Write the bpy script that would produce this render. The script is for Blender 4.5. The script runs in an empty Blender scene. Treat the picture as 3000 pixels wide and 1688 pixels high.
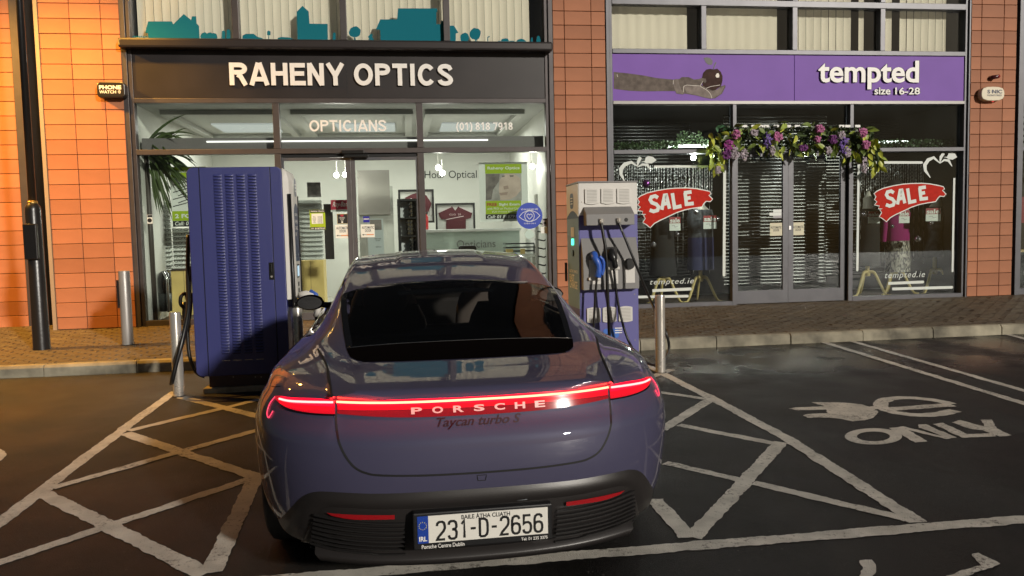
import bpy, math, random
from mathutils import Vector, Matrix
from mathutils.bvhtree import BVHTree
random.seed(7)
SC = bpy.context.scene
COL = SC.collection
# ------------------------------------------------------------------ camera
# world: X along the shop fronts, Y towards them, Z up (metres).  Photo pixels are 3000 x 1688.
PW, PH, FPX, CAMH = 3000.0, 1688.0, 2300.0, 1.52
R_RIGHT = Vector((0.99050, -0.13562, -0.02257))
R_DOWN = Vector((-0.03175, -0.06593, -0.99732))
R_FWD = Vector((0.13377, 0.98856, -0.06961))
cam_d = bpy.data.cameras.new('camera')
cam = bpy.data.objects.new('camera', cam_d); COL.objects.link(cam)
cam_d.sensor_width = 36.0
cam_d.lens = 36.0 * FPX / PW
cam_d.clip_start = 0.05; cam_d.clip_end = 500.0
cm = Matrix((( R_RIGHT.x, -R_DOWN.x, -R_FWD.x, 0), (R_RIGHT.y, -R_DOWN.y, -R_FWD.y, 0),
             (R_RIGHT.z, -R_DOWN.z, -R_FWD.z, CAMH), (0, 0, 0, 1)))
cam.matrix_world = cm
SC.camera = cam
SC.render.resolution_x, SC.render.resolution_y = 1024, 576
# ------------------------------------------------------------------ world + car-park floodlight (sun) + exposure
wd = bpy.data.worlds.new('World'); SC.world = wd; wd.use_nodes = True
wn = wd.node_tree.nodes; wl = wd.node_tree.links
for n in list(wn): wn.remove(n)
sky = wn.new('ShaderNodeTexSky'); sky.sky_type = 'NISHITA'; sky.sun_disc = False
SUN_AZ, SUN_EL = math.radians(-30.0), math.radians(18.0)   # behind the camera, to its right
sky.sun_elevation = SUN_EL; sky.sun_rotation = math.radians(150.0)
bgn = wn.new('ShaderNodeBackground'); bgn.inputs[1].default_value = 0.0030
wo = wn.new('ShaderNodeOutputWorld')
wl.new(sky.outputs[0], bgn.inputs[0]); wl.new(bgn.outputs[0], wo.inputs[0])
sd = bpy.data.lights.new('sun', 'SUN'); sd.energy = 0.92; sd.angle = math.radians(2.6); sd.color = (1.0, 0.93, 0.83)
so = bpy.data.objects.new('sun', sd); COL.objects.link(so)
sdir = Vector((-math.sin(-SUN_AZ) * math.cos(SUN_EL), math.cos(SUN_AZ) * math.cos(SUN_EL), -math.sin(SUN_EL)))
so.rotation_euler = sdir.to_track_quat('-Z', 'Y').to_euler(); so.location = (6, -10, 12)
SC.view_settings.view_transform = 'Standard'; SC.view_settings.look = 'None'
SC.view_settings.exposure = 1.75; SC.view_settings.gamma = 1.0
SC.view_settings.use_curve_mapping = False
# ------------------------------------------------------------------ pixel -> place helpers
SLOPE = 0.025                                   # the car park rises gently towards the shops
def gz(Y): return SLOPE * (Y - 3.0)
def ray(x, y): return R_RIGHT * ((x - PW/2) / FPX) + R_DOWN * ((y - PH/2) / FPX) + R_FWD
def G(x, y, z0=0.0):                            # photo pixel -> point on the ground (z0 above it)
    d = ray(x, y); t = (CAMH - z0 + 3.0*SLOPE) / (SLOPE*d.y - d.z)
    return Vector((d.x*t, d.y*t, CAMH + d.z*t))
def F(x, y, Y):                                 # photo pixel -> point on an upright plane parallel to the shops
    d = ray(x, y); t = Y / d.y
    return Vector((d.x*t, Y, CAMH + d.z*t))
def FR(x0, y0, x1, y1, Y):                      # pixel rectangle -> X0, X1, Z0, Z1 on that plane
    xm, ym = (x0+x1)/2, (y0+y1)/2
    return F(x0, ym, Y).x, F(x1, ym, Y).x, F(xm, y1, Y).z, F(xm, y0, Y).z
# ------------------------------------------------------------------ materials
MATS = {}
def mat(name, col=(.5,.5,.5), rough=.5, metal=0.0, spec=.5, coat=0.0, emis=None, estr=0.0, nscale=0, namt=0.0, bump=0.0, bscale=60, rvar=0.0):
    if name in MATS: return MATS[name]
    m = bpy.data.materials.new(name); m.use_nodes = True; MATS[name] = m
    nt = m.node_tree; b = nt.nodes['Principled BSDF']
    b.inputs['Base Color'].default_value = (*col, 1); b.inputs['Roughness'].default_value = rough
    b.inputs['Metallic'].default_value = metal; b.inputs['Specular IOR Level'].default_value = spec
    b.inputs['Coat Weight'].default_value = coat; b.inputs['Coat Roughness'].default_value = .015
    if emis: b.inputs['Emission Color'].default_value = (*emis, 1); b.inputs['Emission Strength'].default_value = estr
    if namt or bump or rvar:
        tc = nt.nodes.new('ShaderNodeTexCoord')
    if namt:
        nz = nt.nodes.new('ShaderNodeTexNoise'); nz.inputs['Scale'].default_value = nscale; nz.inputs['Detail'].default_value = 6
        nt.links.new(tc.outputs['Object'], nz.inputs['Vector'])
        rp = nt.nodes.new('ShaderNodeValToRGB')
        lo = tuple(c*(1-namt) for c in col); hi = tuple(min(1, c*(1+namt)) for c in col)
        rp.color_ramp.elements[0].position = .3; rp.color_ramp.elements[1].position = .7
        rp.color_ramp.elements[0].color = (*lo, 1); rp.color_ramp.elements[1].color = (*hi, 1)
        nt.links.new(nz.outputs['Fac'], rp.inputs['Fac']); nt.links.new(rp.outputs['Color'], b.inputs['Base Color'])
    if rvar:
        n3 = nt.nodes.new('ShaderNodeTexNoise'); n3.inputs['Scale'].default_value = 4; n3.inputs['Detail'].default_value = 5
        nt.links.new(tc.outputs['Object'], n3.inputs['Vector'])
        mr = nt.nodes.new('ShaderNodeMapRange'); mr.inputs['From Min'].default_value = .3; mr.inputs['From Max'].default_value = .7
        mr.inputs['To Min'].default_value = max(.02, rough-rvar); mr.inputs['To Max'].default_value = rough+rvar
        nt.links.new(n3.outputs['Fac'], mr.inputs['Value']); nt.links.new(mr.outputs['Result'], b.inputs['Roughness'])
    if bump:
        n2 = nt.nodes.new('ShaderNodeTexNoise'); n2.inputs['Scale'].default_value = bscale; n2.inputs['Detail'].default_value = 4
        nt.links.new(tc.outputs['Object'], n2.inputs['Vector'])
        bp = nt.nodes.new('ShaderNodeBump'); bp.inputs['Strength'].default_value = bump; bp.inputs['Distance'].default_value = .01
        nt.links.new(n2.outputs['Fac'], bp.inputs['Height']); nt.links.new(bp.outputs['Normal'], b.inputs['Normal'])
    return m
def glass_mat(name, tint=(.93,.97,.95), refl=.9, ior=1.5, rough=0.0, haze=0.0):
    m = bpy.data.materials.new(name); m.use_nodes = True; MATS[name] = m
    nt = m.node_tree
    for n in list(nt.nodes): nt.nodes.remove(n)
    tr = nt.nodes.new('ShaderNodeBsdfTransparent'); tr.inputs[0].default_value = (*tint, 1)
    gl = nt.nodes.new('ShaderNodeBsdfGlossy'); gl.inputs['Roughness'].default_value = rough; gl.inputs[0].default_value = (refl, refl, refl, 1)
    fr = nt.nodes.new('ShaderNodeFresnel'); fr.inputs[0].default_value = ior
    mx = nt.nodes.new('ShaderNodeMixShader'); out = nt.nodes.new('ShaderNodeOutputMaterial')
    nt.links.new(fr.outputs[0], mx.inputs[0]); nt.links.new(tr.outputs[0], mx.inputs[1]); nt.links.new(gl.outputs[0], mx.inputs[2])
    last = mx
    if haze:
        df = nt.nodes.new('ShaderNodeBsdfDiffuse'); df.inputs[0].default_value = (.7,.7,.68,1)
        tc = nt.nodes.new('ShaderNodeTexCoord'); nz = nt.nodes.new('ShaderNodeTexNoise'); nz.inputs['Scale'].default_value = 2.5; nz.inputs['Detail'].default_value = 8
        nt.links.new(tc.outputs['Object'], nz.inputs['Vector'])
        mr = nt.nodes.new('ShaderNodeMapRange'); mr.inputs['From Min'].default_value = .42; mr.inputs['From Max'].default_value = .75
        mr.inputs['To Min'].default_value = 0; mr.inputs['To Max'].default_value = haze
        nt.links.new(nz.outputs['Fac'], mr.inputs['Value'])
        m2 = nt.nodes.new('ShaderNodeMixShader'); nt.links.new(mr.outputs['Result'], m2.inputs[0])
        nt.links.new(mx.outputs[0], m2.inputs[1]); nt.links.new(df.outputs[0], m2.inputs[2]); last = m2
    nt.links.new(last.outputs[0], out.inputs[0])
    return m
def emat(name, col, s):
    return mat(name, (0.02,0.02,0.02), .4, emis=col, estr=s)
# ------------------------------------------------------------------ mesh builder
class MB:
    def __init__(s): s.v = []; s.f = []
    def add(s, vs, fs):
        o = len(s.v); s.v += [tuple(p) for p in vs]; s.f += [tuple(i+o for i in f) for f in fs]; return s
    def box(s, x0, x1, y0, y1, z0, z1):
        return s.add([(x0,y0,z0),(x1,y0,z0),(x1,y1,z0),(x0,y1,z0),(x0,y0,z1),(x1,y0,z1),(x1,y1,z1),(x0,y1,z1)],
                     [(0,3,2,1),(4,5,6,7),(0,1,5,4),(1,2,6,5),(2,3,7,6),(3,0,4,7)])
    def poly(s, pts, d=None):                    # flat outline; d = thickness vector
        n = len(pts)
        if d is None: return s.add(pts, [tuple(range(n))])
        d = Vector(d); q = [Vector(p)+d for p in pts]
        return s.add(list(pts)+q, [tuple(range(n)), tuple(range(2*n-1, n-1, -1))] + [(i, i+n, (i+1)%n+n, (i+1)%n) for i in range(n)])
    def tube(s, path, r, n=8, caps=True):
        path = [Vector(p) for p in path]; rs = r if isinstance(r, (list, tuple)) else [r]*len(path)
        o = len(s.v); up = None
        for i, p in enumerate(path):
            t = (path[min(i+1, len(path)-1)] - path[max(i-1, 0)]).normalized()
            if up is None:
                up = Vector((0,0,1)) if abs(t.z) < .9 else Vector((1,0,0))
            a = t.cross(up); a.normalize(); b = a.cross(t); b.normalize(); up = b
            for k in range(n):
                an = 2*math.pi*k/n; s.v.append(tuple(p + (a*math.cos(an) + b*math.sin(an))*rs[i]))
        for i in range(len(path)-1):
            for k in range(n):
                s.f.append((o+i*n+k, o+i*n+(k+1)%n, o+(i+1)*n+(k+1)%n, o+(i+1)*n+k))
        if caps:
            s.f.append(tuple(o+k for k in range(n-1, -1, -1))); s.f.append(tuple(o+(len(path)-1)*n+k for k in range(n)))
        return s
    def lathe(s, prof, c=(0,0,0), n=20, axis='z'):
        o = len(s.v)
        for (r, h) in prof:
            for k in range(n):
                a = 2*math.pi*k/n
                if axis == 'z': s.v.append((c[0]+r*math.cos(a), c[1]+r*math.sin(a), c[2]+h))
                elif axis == 'y': s.v.append((c[0]+r*math.cos(a), c[1]+h, c[2]+r*math.sin(a)))
                else: s.v.append((c[0]+h, c[1]+r*math.cos(a), c[2]+r*math.sin(a)))
        for i in range(len(prof)-1):
            for k in range(n):
                s.f.append((o+i*n+k, o+i*n+(k+1)%n, o+(i+1)*n+(k+1)%n, o+(i+1)*n+k))
        s.f.append(tuple(o+k for k in range(n-1, -1, -1))); s.f.append(tuple(o+(len(prof)-1)*n+k for k in range(n)))
        return s
    def grid(s, rows):                           # rows of equal length of points
        o = len(s.v); m = len(rows[0])
        for r in rows: s.v += [tuple(p) for p in r]
        for i in range(len(rows)-1):
            for j in range(m-1):
                s.f.append((o+i*m+j, o+i*m+j+1, o+(i+1)*m+j+1, o+(i+1)*m+j))
        return s
    def ball(s, c, r, n=10, m=7, sc=(1,1,1)):
        rows = []
        for i in range(m+1):
            a = math.pi*i/m
            rows.append([(c[0]+r*sc[0]*math.sin(a)*math.cos(2*math.pi*k/n), c[1]+r*sc[1]*math.sin(a)*math.sin(2*math.pi*k/n), c[2]+r*sc[2]*math.cos(a)) for k in range(n+1)])
        return s.grid(rows)
    def mesh(s, name, m, smooth=False):
        me = bpy.data.meshes.new(name); me.from_pydata(s.v, [], s.f); me.validate(); me.update()
        if m: me.materials.append(m)
        if smooth: me.polygons.foreach_set('use_smooth', [True]*len(me.polygons))
        return me
    def build(s, name, m, parent=None, smooth=False, bevel=0, recalc=False, angle=None):
        me = s.mesh(name, m, smooth)
        if recalc:
            import bmesh
            bm = bmesh.new(); bm.from_mesh(me); bmesh.ops.remove_doubles(bm, verts=bm.verts, dist=1e-5)
            bmesh.ops.recalc_face_normals(bm, faces=bm.faces); bm.to_mesh(me); bm.free()
        o = link(name, me, parent)
        if angle is not None:
            me.polygons.foreach_set('use_smooth', [True]*len(me.polygons))
            if hasattr(me, 'set_sharp_from_angle'): me.set_sharp_from_angle(angle=math.radians(angle))
        if bevel:
            bv = o.modifiers.new('bevel', 'BEVEL'); bv.width = bevel; bv.segments = 2; bv.limit_method = 'ANGLE'
        return o
def link(name, me, parent=None):
    o = bpy.data.objects.new(name, me); COL.objects.link(o)
    if parent is not None:
        o.parent = parent
        if parent.type == 'EMPTY' and not parent.get('local'):
            o.matrix_parent_inverse = parent.matrix_basis.inverted()
    return o
def thing(name, label, cat, loc=(0,0,0), group=None, rot=None, local=False):
    o = bpy.data.objects.new(name, None); COL.objects.link(o); o.empty_display_size = .1
    o.location = loc
    if rot: o.rotation_euler = rot
    if local: o['local'] = 1
    return tag(o, label, cat, group)
def tag(o, label, cat, group=None):
    o['label'] = label; o['category'] = cat
    if group: o['group'] = group
    return o
def structure(o): o['kind'] = 'structure'; return o
def dup(root, loc, label=None, rot=None):
    r = root.copy(); COL.objects.link(r); r.location = loc
    if rot: r.rotation_euler = rot
    if label: r['label'] = label
    for ch in list(root.children):
        c = ch.copy(); COL.objects.link(c); c.parent = r
        for g in list(ch.children):
            d = g.copy(); COL.objects.link(d); d.parent = c
    return r
# ------------------------------------------------------------------ lettering
TXT = {}
def text_geo(s, bold=0.0, shear=0.0, spacing=1.0, extrude=0.0):
    key = (s, bold, shear, spacing, extrude)
    if key in TXT: return TXT[key]
    cu = bpy.data.curves.new('t', 'FONT'); cu.body = s; cu.offset = bold; cu.shear = shear; cu.space_character = spacing
    cu.resolution_u = 4; cu.extrude = extrude; cu.space_line = .85; cu.align_x = 'CENTER'
    ob = bpy.data.objects.new('t', cu)
    me = ob.to_mesh()
    vs = [tuple(v.co) for v in me.vertices]; fs = [tuple(p.vertices) for p in me.polygons]
    ob.to_mesh_clear(); bpy.data.objects.remove(ob); bpy.data.curves.remove(cu)
    x0 = min(v[0] for v in vs); x1 = max(v[0] for v in vs); y0 = min(v[1] for v in vs); y1 = max(v[1] for v in vs)
    TXT[key] = ([((v[0]-x0)/(x1-x0), (v[1]-y0)/(y1-y0), v[2]) for v in vs], fs)
    return TXT[key]
def text_on(name, s, o, ux, uz, m, parent, bold=.0, depth=0.0, shear=0, spacing=1.0, nrm=None):
    # o = lower-left corner, ux / uz = full width / height vectors
    vs, fs = text_geo(s, bold, shear, spacing, 1.0 if depth else 0.0)
    o, ux, uz = Vector(o), Vector(ux), Vector(uz)
    n = Vector(nrm) if nrm else ux.cross(uz).normalized()
    mb = MB(); mb.add([o + ux*a + uz*b + n*(c*depth) for a, b, c in vs], fs)
    return mb.build(name, m, parent)
def ftext(name, s, px, Y, m, parent, bold=.0, depth=0.0, shear=0, spacing=1.0):
    X0, X1, Z0, Z1 = FR(*px, Y)
    return text_on(name, s, (X0, Y, Z0), (X1-X0, 0, 0), (0, 0, Z1-Z0), m, parent, bold, depth, shear, spacing)
def fpoly(mb, pts, Y, d=None):
    return mb.poly([F(x, y, Y) for x, y in pts], (0, d, 0) if d else None)
def sub(pts, x0, y0, s): return [(x0 + x/s, y0 + y/s) for x, y in pts]     # pixels of an enlargement -> photo pixels
# ================================================================== SETTING
YF = 11.55                                       # plane of the shop fronts
ZB = 0.335                                       # paving level at the fronts
YK = 8.66                                        # kerb face
m_asph = mat('asphalt', (.026,.025,.025), .42, spec=.5)
def asphalt_nodes(m):
    nt = m.node_tree; b = nt.nodes['Principled BSDF']; N = nt.nodes.new; L = nt.links.new
    tc = N('ShaderNodeTexCoord')
    vo = N('ShaderNodeTexVoronoi'); vo.inputs['Scale'].default_value = 16; L(tc.outputs['Object'], vo.inputs['Vector'])
    nz = N('ShaderNodeTexNoise'); nz.inputs['Scale'].default_value = 1.1; nz.inputs['Detail'].default_value = 7; L(tc.outputs['Object'], nz.inputs['Vector'])
    fine = N('ShaderNodeTexNoise'); fine.inputs['Scale'].default_value = 75; fine.inputs['Detail'].default_value = 6; fine.inputs['Roughness'].default_value = .75; L(tc.outputs['Object'], fine.inputs['Vector'])
    r1 = N('ShaderNodeValToRGB'); L(fine.outputs['Fac'], r1.inputs['Fac'])
    r1.color_ramp.elements[0].position = .42; r1.color_ramp.elements[0].color = (.0018,.0016,.0015,1)
    r1.color_ramp.elements[1].position = .68; r1.color_ramp.elements[1].color = (.020,.017,.0148,1)
    r2 = N('ShaderNodeMapRange'); r2.inputs['From Min'].default_value = .35; r2.inputs['From Max'].default_value = .68; r2.inputs['To Min'].default_value = .65; r2.inputs['To Max'].default_value = 1.25
    L(nz.outputs['Fac'], r2.inputs['Value'])
    mx = N('ShaderNodeMix'); mx.data_type = 'RGBA'; mx.blend_type = 'MULTIPLY'; mx.inputs['Factor'].default_value = 1
    L(r1.outputs['Color'], mx.inputs['A']); L(r2.outputs['Result'], mx.inputs['B'])
    spk = N('ShaderNodeMapRange'); spk.inputs['From Min'].default_value = .09; spk.inputs['From Max'].default_value = .05; spk.inputs['To Min'].default_value = 0; spk.inputs['To Max'].default_value = .30
    L(vo.outputs['Distance'], spk.inputs['Value'])
    mx2 = N('ShaderNodeMix'); mx2.data_type = 'RGBA'; L(spk.outputs['Result'], mx2.inputs['Factor']); L(mx.outputs['Result'], mx2.inputs['A']); mx2.inputs['B'].default_value = (.35,.33,.3,1)
    mpg = N('ShaderNodeMapping'); mpg.inputs['Scale'].default_value = (2.6, .16, 1); L(tc.outputs['Object'], mpg.inputs['Vector'])
    trk = N('ShaderNodeTexNoise'); trk.inputs['Scale'].default_value = 1.0; trk.inputs['Detail'].default_value = 4; L(mpg.outputs['Vector'], trk.inputs['Vector'])
    tr_ = N('ShaderNodeMapRange'); tr_.inputs['From Min'].default_value = .50; tr_.inputs['From Max'].default_value = .72; tr_.inputs['To Min'].default_value = 0; tr_.inputs['To Max'].default_value = .5; L(trk.outputs['Fac'], tr_.inputs['Value'])
    mx3 = N('ShaderNodeMix'); mx3.data_type = 'RGBA'; L(tr_.outputs['Result'], mx3.inputs['Factor']); L(mx2.outputs['Result'], mx3.inputs['A']); mx3.inputs['B'].default_value = (.024,.0195,.015,1)
    L(mx3.outputs['Result'], b.inputs['Base Color'])
    rr = N('ShaderNodeMapRange'); rr.inputs['From Min'].default_value = .35; rr.inputs['From Max'].default_value = .65; rr.inputs['To Min'].default_value = .42; rr.inputs['To Max'].default_value = .68
    L(nz.outputs['Fac'], rr.inputs['Value'])
    sx = N('ShaderNodeSeparateXYZ'); L(tc.outputs['Object'], sx.inputs[0])          # water standing along the kerb on the right
    wy = N('ShaderNodeMapRange'); wy.interpolation_type = 'SMOOTHSTEP'; wy.inputs['From Min'].default_value = 6.3; wy.inputs['From Max'].default_value = 7.6; L(sx.outputs['Y'], wy.inputs['Value'])
    wx = N('ShaderNodeMapRange'); wx.interpolation_type = 'SMOOTHSTEP'; wx.inputs['From Min'].default_value = 1.2; wx.inputs['From Max'].default_value = 2.6; L(sx.outputs['X'], wx.inputs['Value'])
    n4 = N('ShaderNodeTexNoise'); n4.inputs['Scale'].default_value = 1.7; n4.inputs['Detail'].default_value = 5; L(tc.outputs['Object'], n4.inputs['Vector'])
    wn_ = N('ShaderNodeMapRange'); wn_.inputs['From Min'].default_value = .36; wn_.inputs['From Max'].default_value = .56; L(n4.outputs['Fac'], wn_.inputs['Value'])
    m1 = N('ShaderNodeMath'); m1.operation = 'MULTIPLY'; L(wy.outputs[0], m1.inputs[0]); L(wx.outputs[0], m1.inputs[1])
    m2 = N('ShaderNodeMath'); m2.operation = 'MULTIPLY'; L(m1.outputs[0], m2.inputs[0]); L(wn_.outputs[0], m2.inputs[1])
    rx = N('ShaderNodeMix'); L(m2.outputs[0], rx.inputs['Factor']); L(rr.outputs['Result'], rx.inputs['A']); rx.inputs['B'].default_value = .13
    L(rx.outputs['Result'], b.inputs['Roughness'])
    bp = N('ShaderNodeBump'); bp.inputs['Strength'].default_value = .8; bp.inputs['Distance'].default_value = .012
    gr_ = N('ShaderNodeTexNoise'); gr_.inputs['Scale'].default_value = 150; gr_.inputs['Detail'].default_value = 5; gr_.inputs['Roughness'].default_value = .7; L(tc.outputs['Object'], gr_.inputs['Vector'])
    L(gr_.outputs['Fac'], bp.inputs['Height'])
    bs = N('ShaderNodeMapRange'); bs.inputs['To Min'].default_value = .8; bs.inputs['To Max'].default_value = .22; L(m2.outputs[0], bs.inputs['Value']); L(bs.outputs['Result'], bp.inputs['Strength']); L(bp.outputs['Normal'], b.inputs['Normal'])
asphalt_nodes(m_asph)
mb = MB()
xs = [-60,-20,-10,-5,0,5,10,20,60]; ys = [-60,-20,-5,0,3,6,YK+.06]
mb.grid([[(x, y, gz(y)) for x in xs] for y in ys])
car_park = structure(mb.build('car_park', m_asph))
# painted markings -------------------------------------------------
m_line = mat('line_paint', (.56,.53,.47), .6, nscale=7, namt=.20, bump=.6, bscale=140)
def wear_nodes(m):                               # paint worn off the high stones
    nt = m.node_tree; b = nt.nodes['Principled BSDF']; N = nt.nodes.new; L = nt.links.new; src = b.inputs['Base Color'].links[0].from_socket
    tc = N('ShaderNodeTexCoord'); a = N('ShaderNodeTexNoise'); a.inputs['Scale'].default_value = 38; a.inputs['Detail'].default_value = 6; a.inputs['Roughness'].default_value = .75; L(tc.outputs['Object'], a.inputs['Vector'])
    g = N('ShaderNodeTexNoise'); g.inputs['Scale'].default_value = 2.3; g.inputs['Detail'].default_value = 4; L(tc.outputs['Object'], g.inputs['Vector'])
    ad = N('ShaderNodeMath'); ad.operation = 'MULTIPLY_ADD'; L(g.outputs['Fac'], ad.inputs[0]); ad.inputs[1].default_value = .45; L(a.outputs['Fac'], ad.inputs[2])
    r = N('ShaderNodeMapRange'); r.inputs['From Min'].default_value = .78; r.inputs['From Max'].default_value = .90; r.inputs['To Max'].default_value = .85; L(ad.outputs[0], r.inputs['Value'])
    mx = N('ShaderNodeMix'); mx.data_type = 'RGBA'; L(r.outputs['Result'], mx.inputs['Factor']); L(src, mx.inputs['A']); mx.inputs['B'].default_value = (.07,.06,.05,1); L(mx.outputs['Result'], b.inputs['Base Color'])
wear_nodes(m_line)
LZ = .004
def worn(pts, step=.022, amp=.0055):              # ragged edge of thick thermoplastic paint
    out = []
    for i in range(len(pts)):
        a, b = Vector(pts[i]), Vector(pts[(i+1) % len(pts)])
        n = max(1, int((b-a).length/step))
        d = (b-a).normalized() if (b-a).length > 0 else Vector((0,0))
        nr = Vector((-d.y, d.x)); w = 0
        for k in range(n):
            if k: w = .6*w + random.uniform(-amp, amp)
            out.append(a.lerp(b, k/n) + nr*(w if k else 0))
    return out
NL = [0]
def paint(name, pts2, lift=None):
    NL[0] += 1
    z0 = LZ - .0015 + (.0004*(NL[0] % 6)) if lift is None else lift
    from mathutils.geometry import tessellate_polygon
    w = worn([Vector((p[0], p[1])) for p in pts2])
    vs = [(p.x, p.y, gz(p.y)+z0) for p in w]
    tri = tessellate_polygon([[Vector((v[0], v[1], 0)) for v in vs]])
    n = len(vs); mbx = MB()
    tri = [t if (Vector(vs[t[1]])-Vector(vs[t[0]])).cross(Vector(vs[t[2]])-Vector(vs[t[0]])).z > 0 else (t[0], t[2], t[1]) for t in tri]
    mbx.add(vs, tri)
    return mbx.build(name, m_line, car_park)
def stripe(a, b, w, name='painted_line', ga=True):
    A, B = (G(*a), G(*b)) if ga else (Vector((*a,0)), Vector((*b,0)))
    d = Vector((B.x-A.x, B.y-A.y)).normalized(); n = Vector((-d.y, d.x))*w*.44
    A2, B2 = Vector((A.x, A.y)), Vector((B.x, B.y))
    return paint(name, [A2-n, B2-n, B2+n, A2+n])
# long line along the open end of the bays
fy = lambda x: 3.50 + (x-2.4)*0.004
A = G(520, 1700); 
stripe((-6.0, 3.47), (9.0, 3.53), .105, ga=False)
# side line of the hatched bay, right and left
stripe((1800, 1022), (2078, 1165), .105); stripe((2068, 1158), (2310, 1288), .11); stripe((2300, 1282), (2690, 1532), .11)
stripe((515, 1148), (360, 1258), .10); stripe((372, 1250), (110, 1448), .105); stripe((135, 1430), (-80, 1590), .11)
z5 = lambda x, y: (x/1.9633, 950 + y/1.9633)                 # enlargement of the lower left
z8 = lambda x, y: (1800 + x/1.9633, 950 + y/1.9633)          # enlargement of the lower right
for a, b, w in [((1040,420),(1500,535),.10), ((740,615),(1520,428),.09), ((720,630),(1470,880),.105), ((300,945),(1500,606),.09),
                ((250,975),(1180,1440),.105), ((-40,1385),(1470,880),.09), ((1480,860),(1215,1430),.11)]:
    stripe(z5(*a), z5(*b), w)
for a, b, w in [((200,310),(330,262),.09), ((235,390),(530,432),.085), ((560,430),(270,610),.10), ((370,580),(930,690),.09), ((290,800),(760,905),.09),
                ((960,680),(450,1230),.105), ((800,915),(1680,1125),.09), ((235,1010),(420,1230),.105)]:
    stripe(z8(*a), z8(*b), w)
# double line on the far right and the next bay's line
stripe(z8(1180,98), z8(2420,478), .095); stripe(z8(1345,92), z8(2420,402), .085); stripe(z8(2230,52), z8(2460,108), .085)
# EV marking: plug, letter e, ONLY, and the marks at the picture's edge
def zpoly(name, pts, zf=z8): return paint(name, [(lambda q: (q.x, q.y))(G(*zf(x, y))) for x, y in pts])
zpoly('painted_plug', [(1130,450),(1255,452),(1340,455),(1420,463),(1470,478),(1512,500),(1512,520),(1490,540),(1440,555),(1370,562),(1310,548),(1240,541),(1228,512),(1205,472),(1165,462)])
zpoly('painted_prong', [(1000,487),(1060,480),(1215,474),(1235,492),(1140,496),(1060,498)]); zpoly('painted_prong', [(1085,528),(1110,520),(1250,514),(1260,540),(1110,541)])
def zstroke(name, pts, w):
    P = [G(*z8(*p)) for p in pts]; P = [Vector((p.x, p.y)) for p in P]; L2, R2 = [], []
    for i, p in enumerate(P):
        d = (P[min(i+1, len(P)-1)]-P[max(i-1, 0)]).normalized(); n = Vector((-d.y, d.x))*w/2; L2.append(p+n); R2.append(p-n)
    paint(name, L2 + R2[::-1])
zstroke('painted_cord', [(1455,492),(1500,482),(1545,478)], .085)
zstroke('painted_letter', [(1560,492),(1700,482),(1830,472),(1945,466)], .10)
zstroke('painted_letter', [(1935,462),(1900,450),(1830,437),(1740,427),(1650,424),(1575,432),(1535,448),(1530,470),(1560,493),(1620,511),(1700,522),(1790,525),(1880,517),(1960,498)], .105)
def zring(cx, cy, ax, ay, bx, by, name='painted_letter'):    # outer/inner ellipse as two halves
    P = []
    for k in range(41): a = 2*math.pi*k/40; P.append((cx+ax*math.cos(a), cy+ay*math.sin(a)))
    Q = []
    for k in range(41): a = -2*math.pi*k/40; Q.append((cx+bx*math.cos(a), cy+by*math.sin(a)))
    half = P[:21] + Q[20:41][::1]
    h1 = P[:21] + [(cx+bx*math.cos(math.pi*(1-k/20)), cy+by*math.sin(math.pi*(1-k/20))) for k in range(21)]
    h2 = P[20:41] + [(cx+bx*math.cos(2*math.pi-math.pi*k/20), cy+by*math.sin(2*math.pi-math.pi*k/20)) for k in range(21)]
    zpoly(name, h1); zpoly(name, h2)
zring(1490, 648, 165, 47, 95, 28)
zpoly('painted_letter', [(1578,600),(1660,590),(1880,645),(1750,598),(1750,580),(1790,578),(1970,655),(1910,664),(1690,612),(1800,678),(1730,684)])
zpoly('painted_letter', [(1830,578),(1890,570),(2030,635),(2170,628),(2195,648),(2000,656)])
zpoly('painted_letter', [(1940,566),(1990,553),(2130,592),(2105,552),(2170,550),(2195,600),(2285,640),(2215,648),(2120,612),(2060,606)])
zpoly('painted_mark', [(1410,1362),(1480,1358),(1505,1400),(1485,1449),(1470,1500),(1400,1500),(1410,1449),(1430,1400)])
zpoly('painted_mark', [(2055,1325),(2095,1318),(2220,1382),(1990,1470),(1900,1500),(1850,1470),(2110,1392)])
zpoly('painted_mark', [(-60,735),(0,720),(30,735),(38,755),(20,775),(0,790),(-60,800)], z5)
# kerb stones --------------------------------------------------------
m_kerb = mat('kerb_concrete', (.25,.225,.165), .8, nscale=3.2, namt=.62, bump=.4, bscale=40)
kerb = structure(MB().box(-30, 30, YK+.13, YK+.14, .05, .15).build('kerb', m_kerb))
def kerb_z(Y): return gz(Y) + .125
zt = kerb_z(YK)
kx = G(2312, 977, .12).x
k0 = kx - .915*11
kme = {}
for i in range(24):
    x0 = k0 + .915*i + .004; x1 = x0 + .907
    b = MB(); dz = random.uniform(-.004, .004); dy = random.uniform(-.006, .006)
    pr = [(YK+dy, -.05), (YK+.008+dy, zt-.03+dz), (YK+.032+dy, zt-.002+dz), (YK+.12, zt+dz), (YK+.13, -.05)]
    n = len(pr)
    b.add([(x0, p[0], p[1]) for p in pr] + [(x1, p[0], p[1]) for p in pr], [tuple(range(n)), tuple(range(2*n-1, n-1, -1))] + [(j+n, (j+1) % n+n, (j+1) % n, j)[::-1] for j in range(n)])
    b.build('kerb_stone', m_kerb, kerb, bevel=.006, recalc=True)
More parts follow.
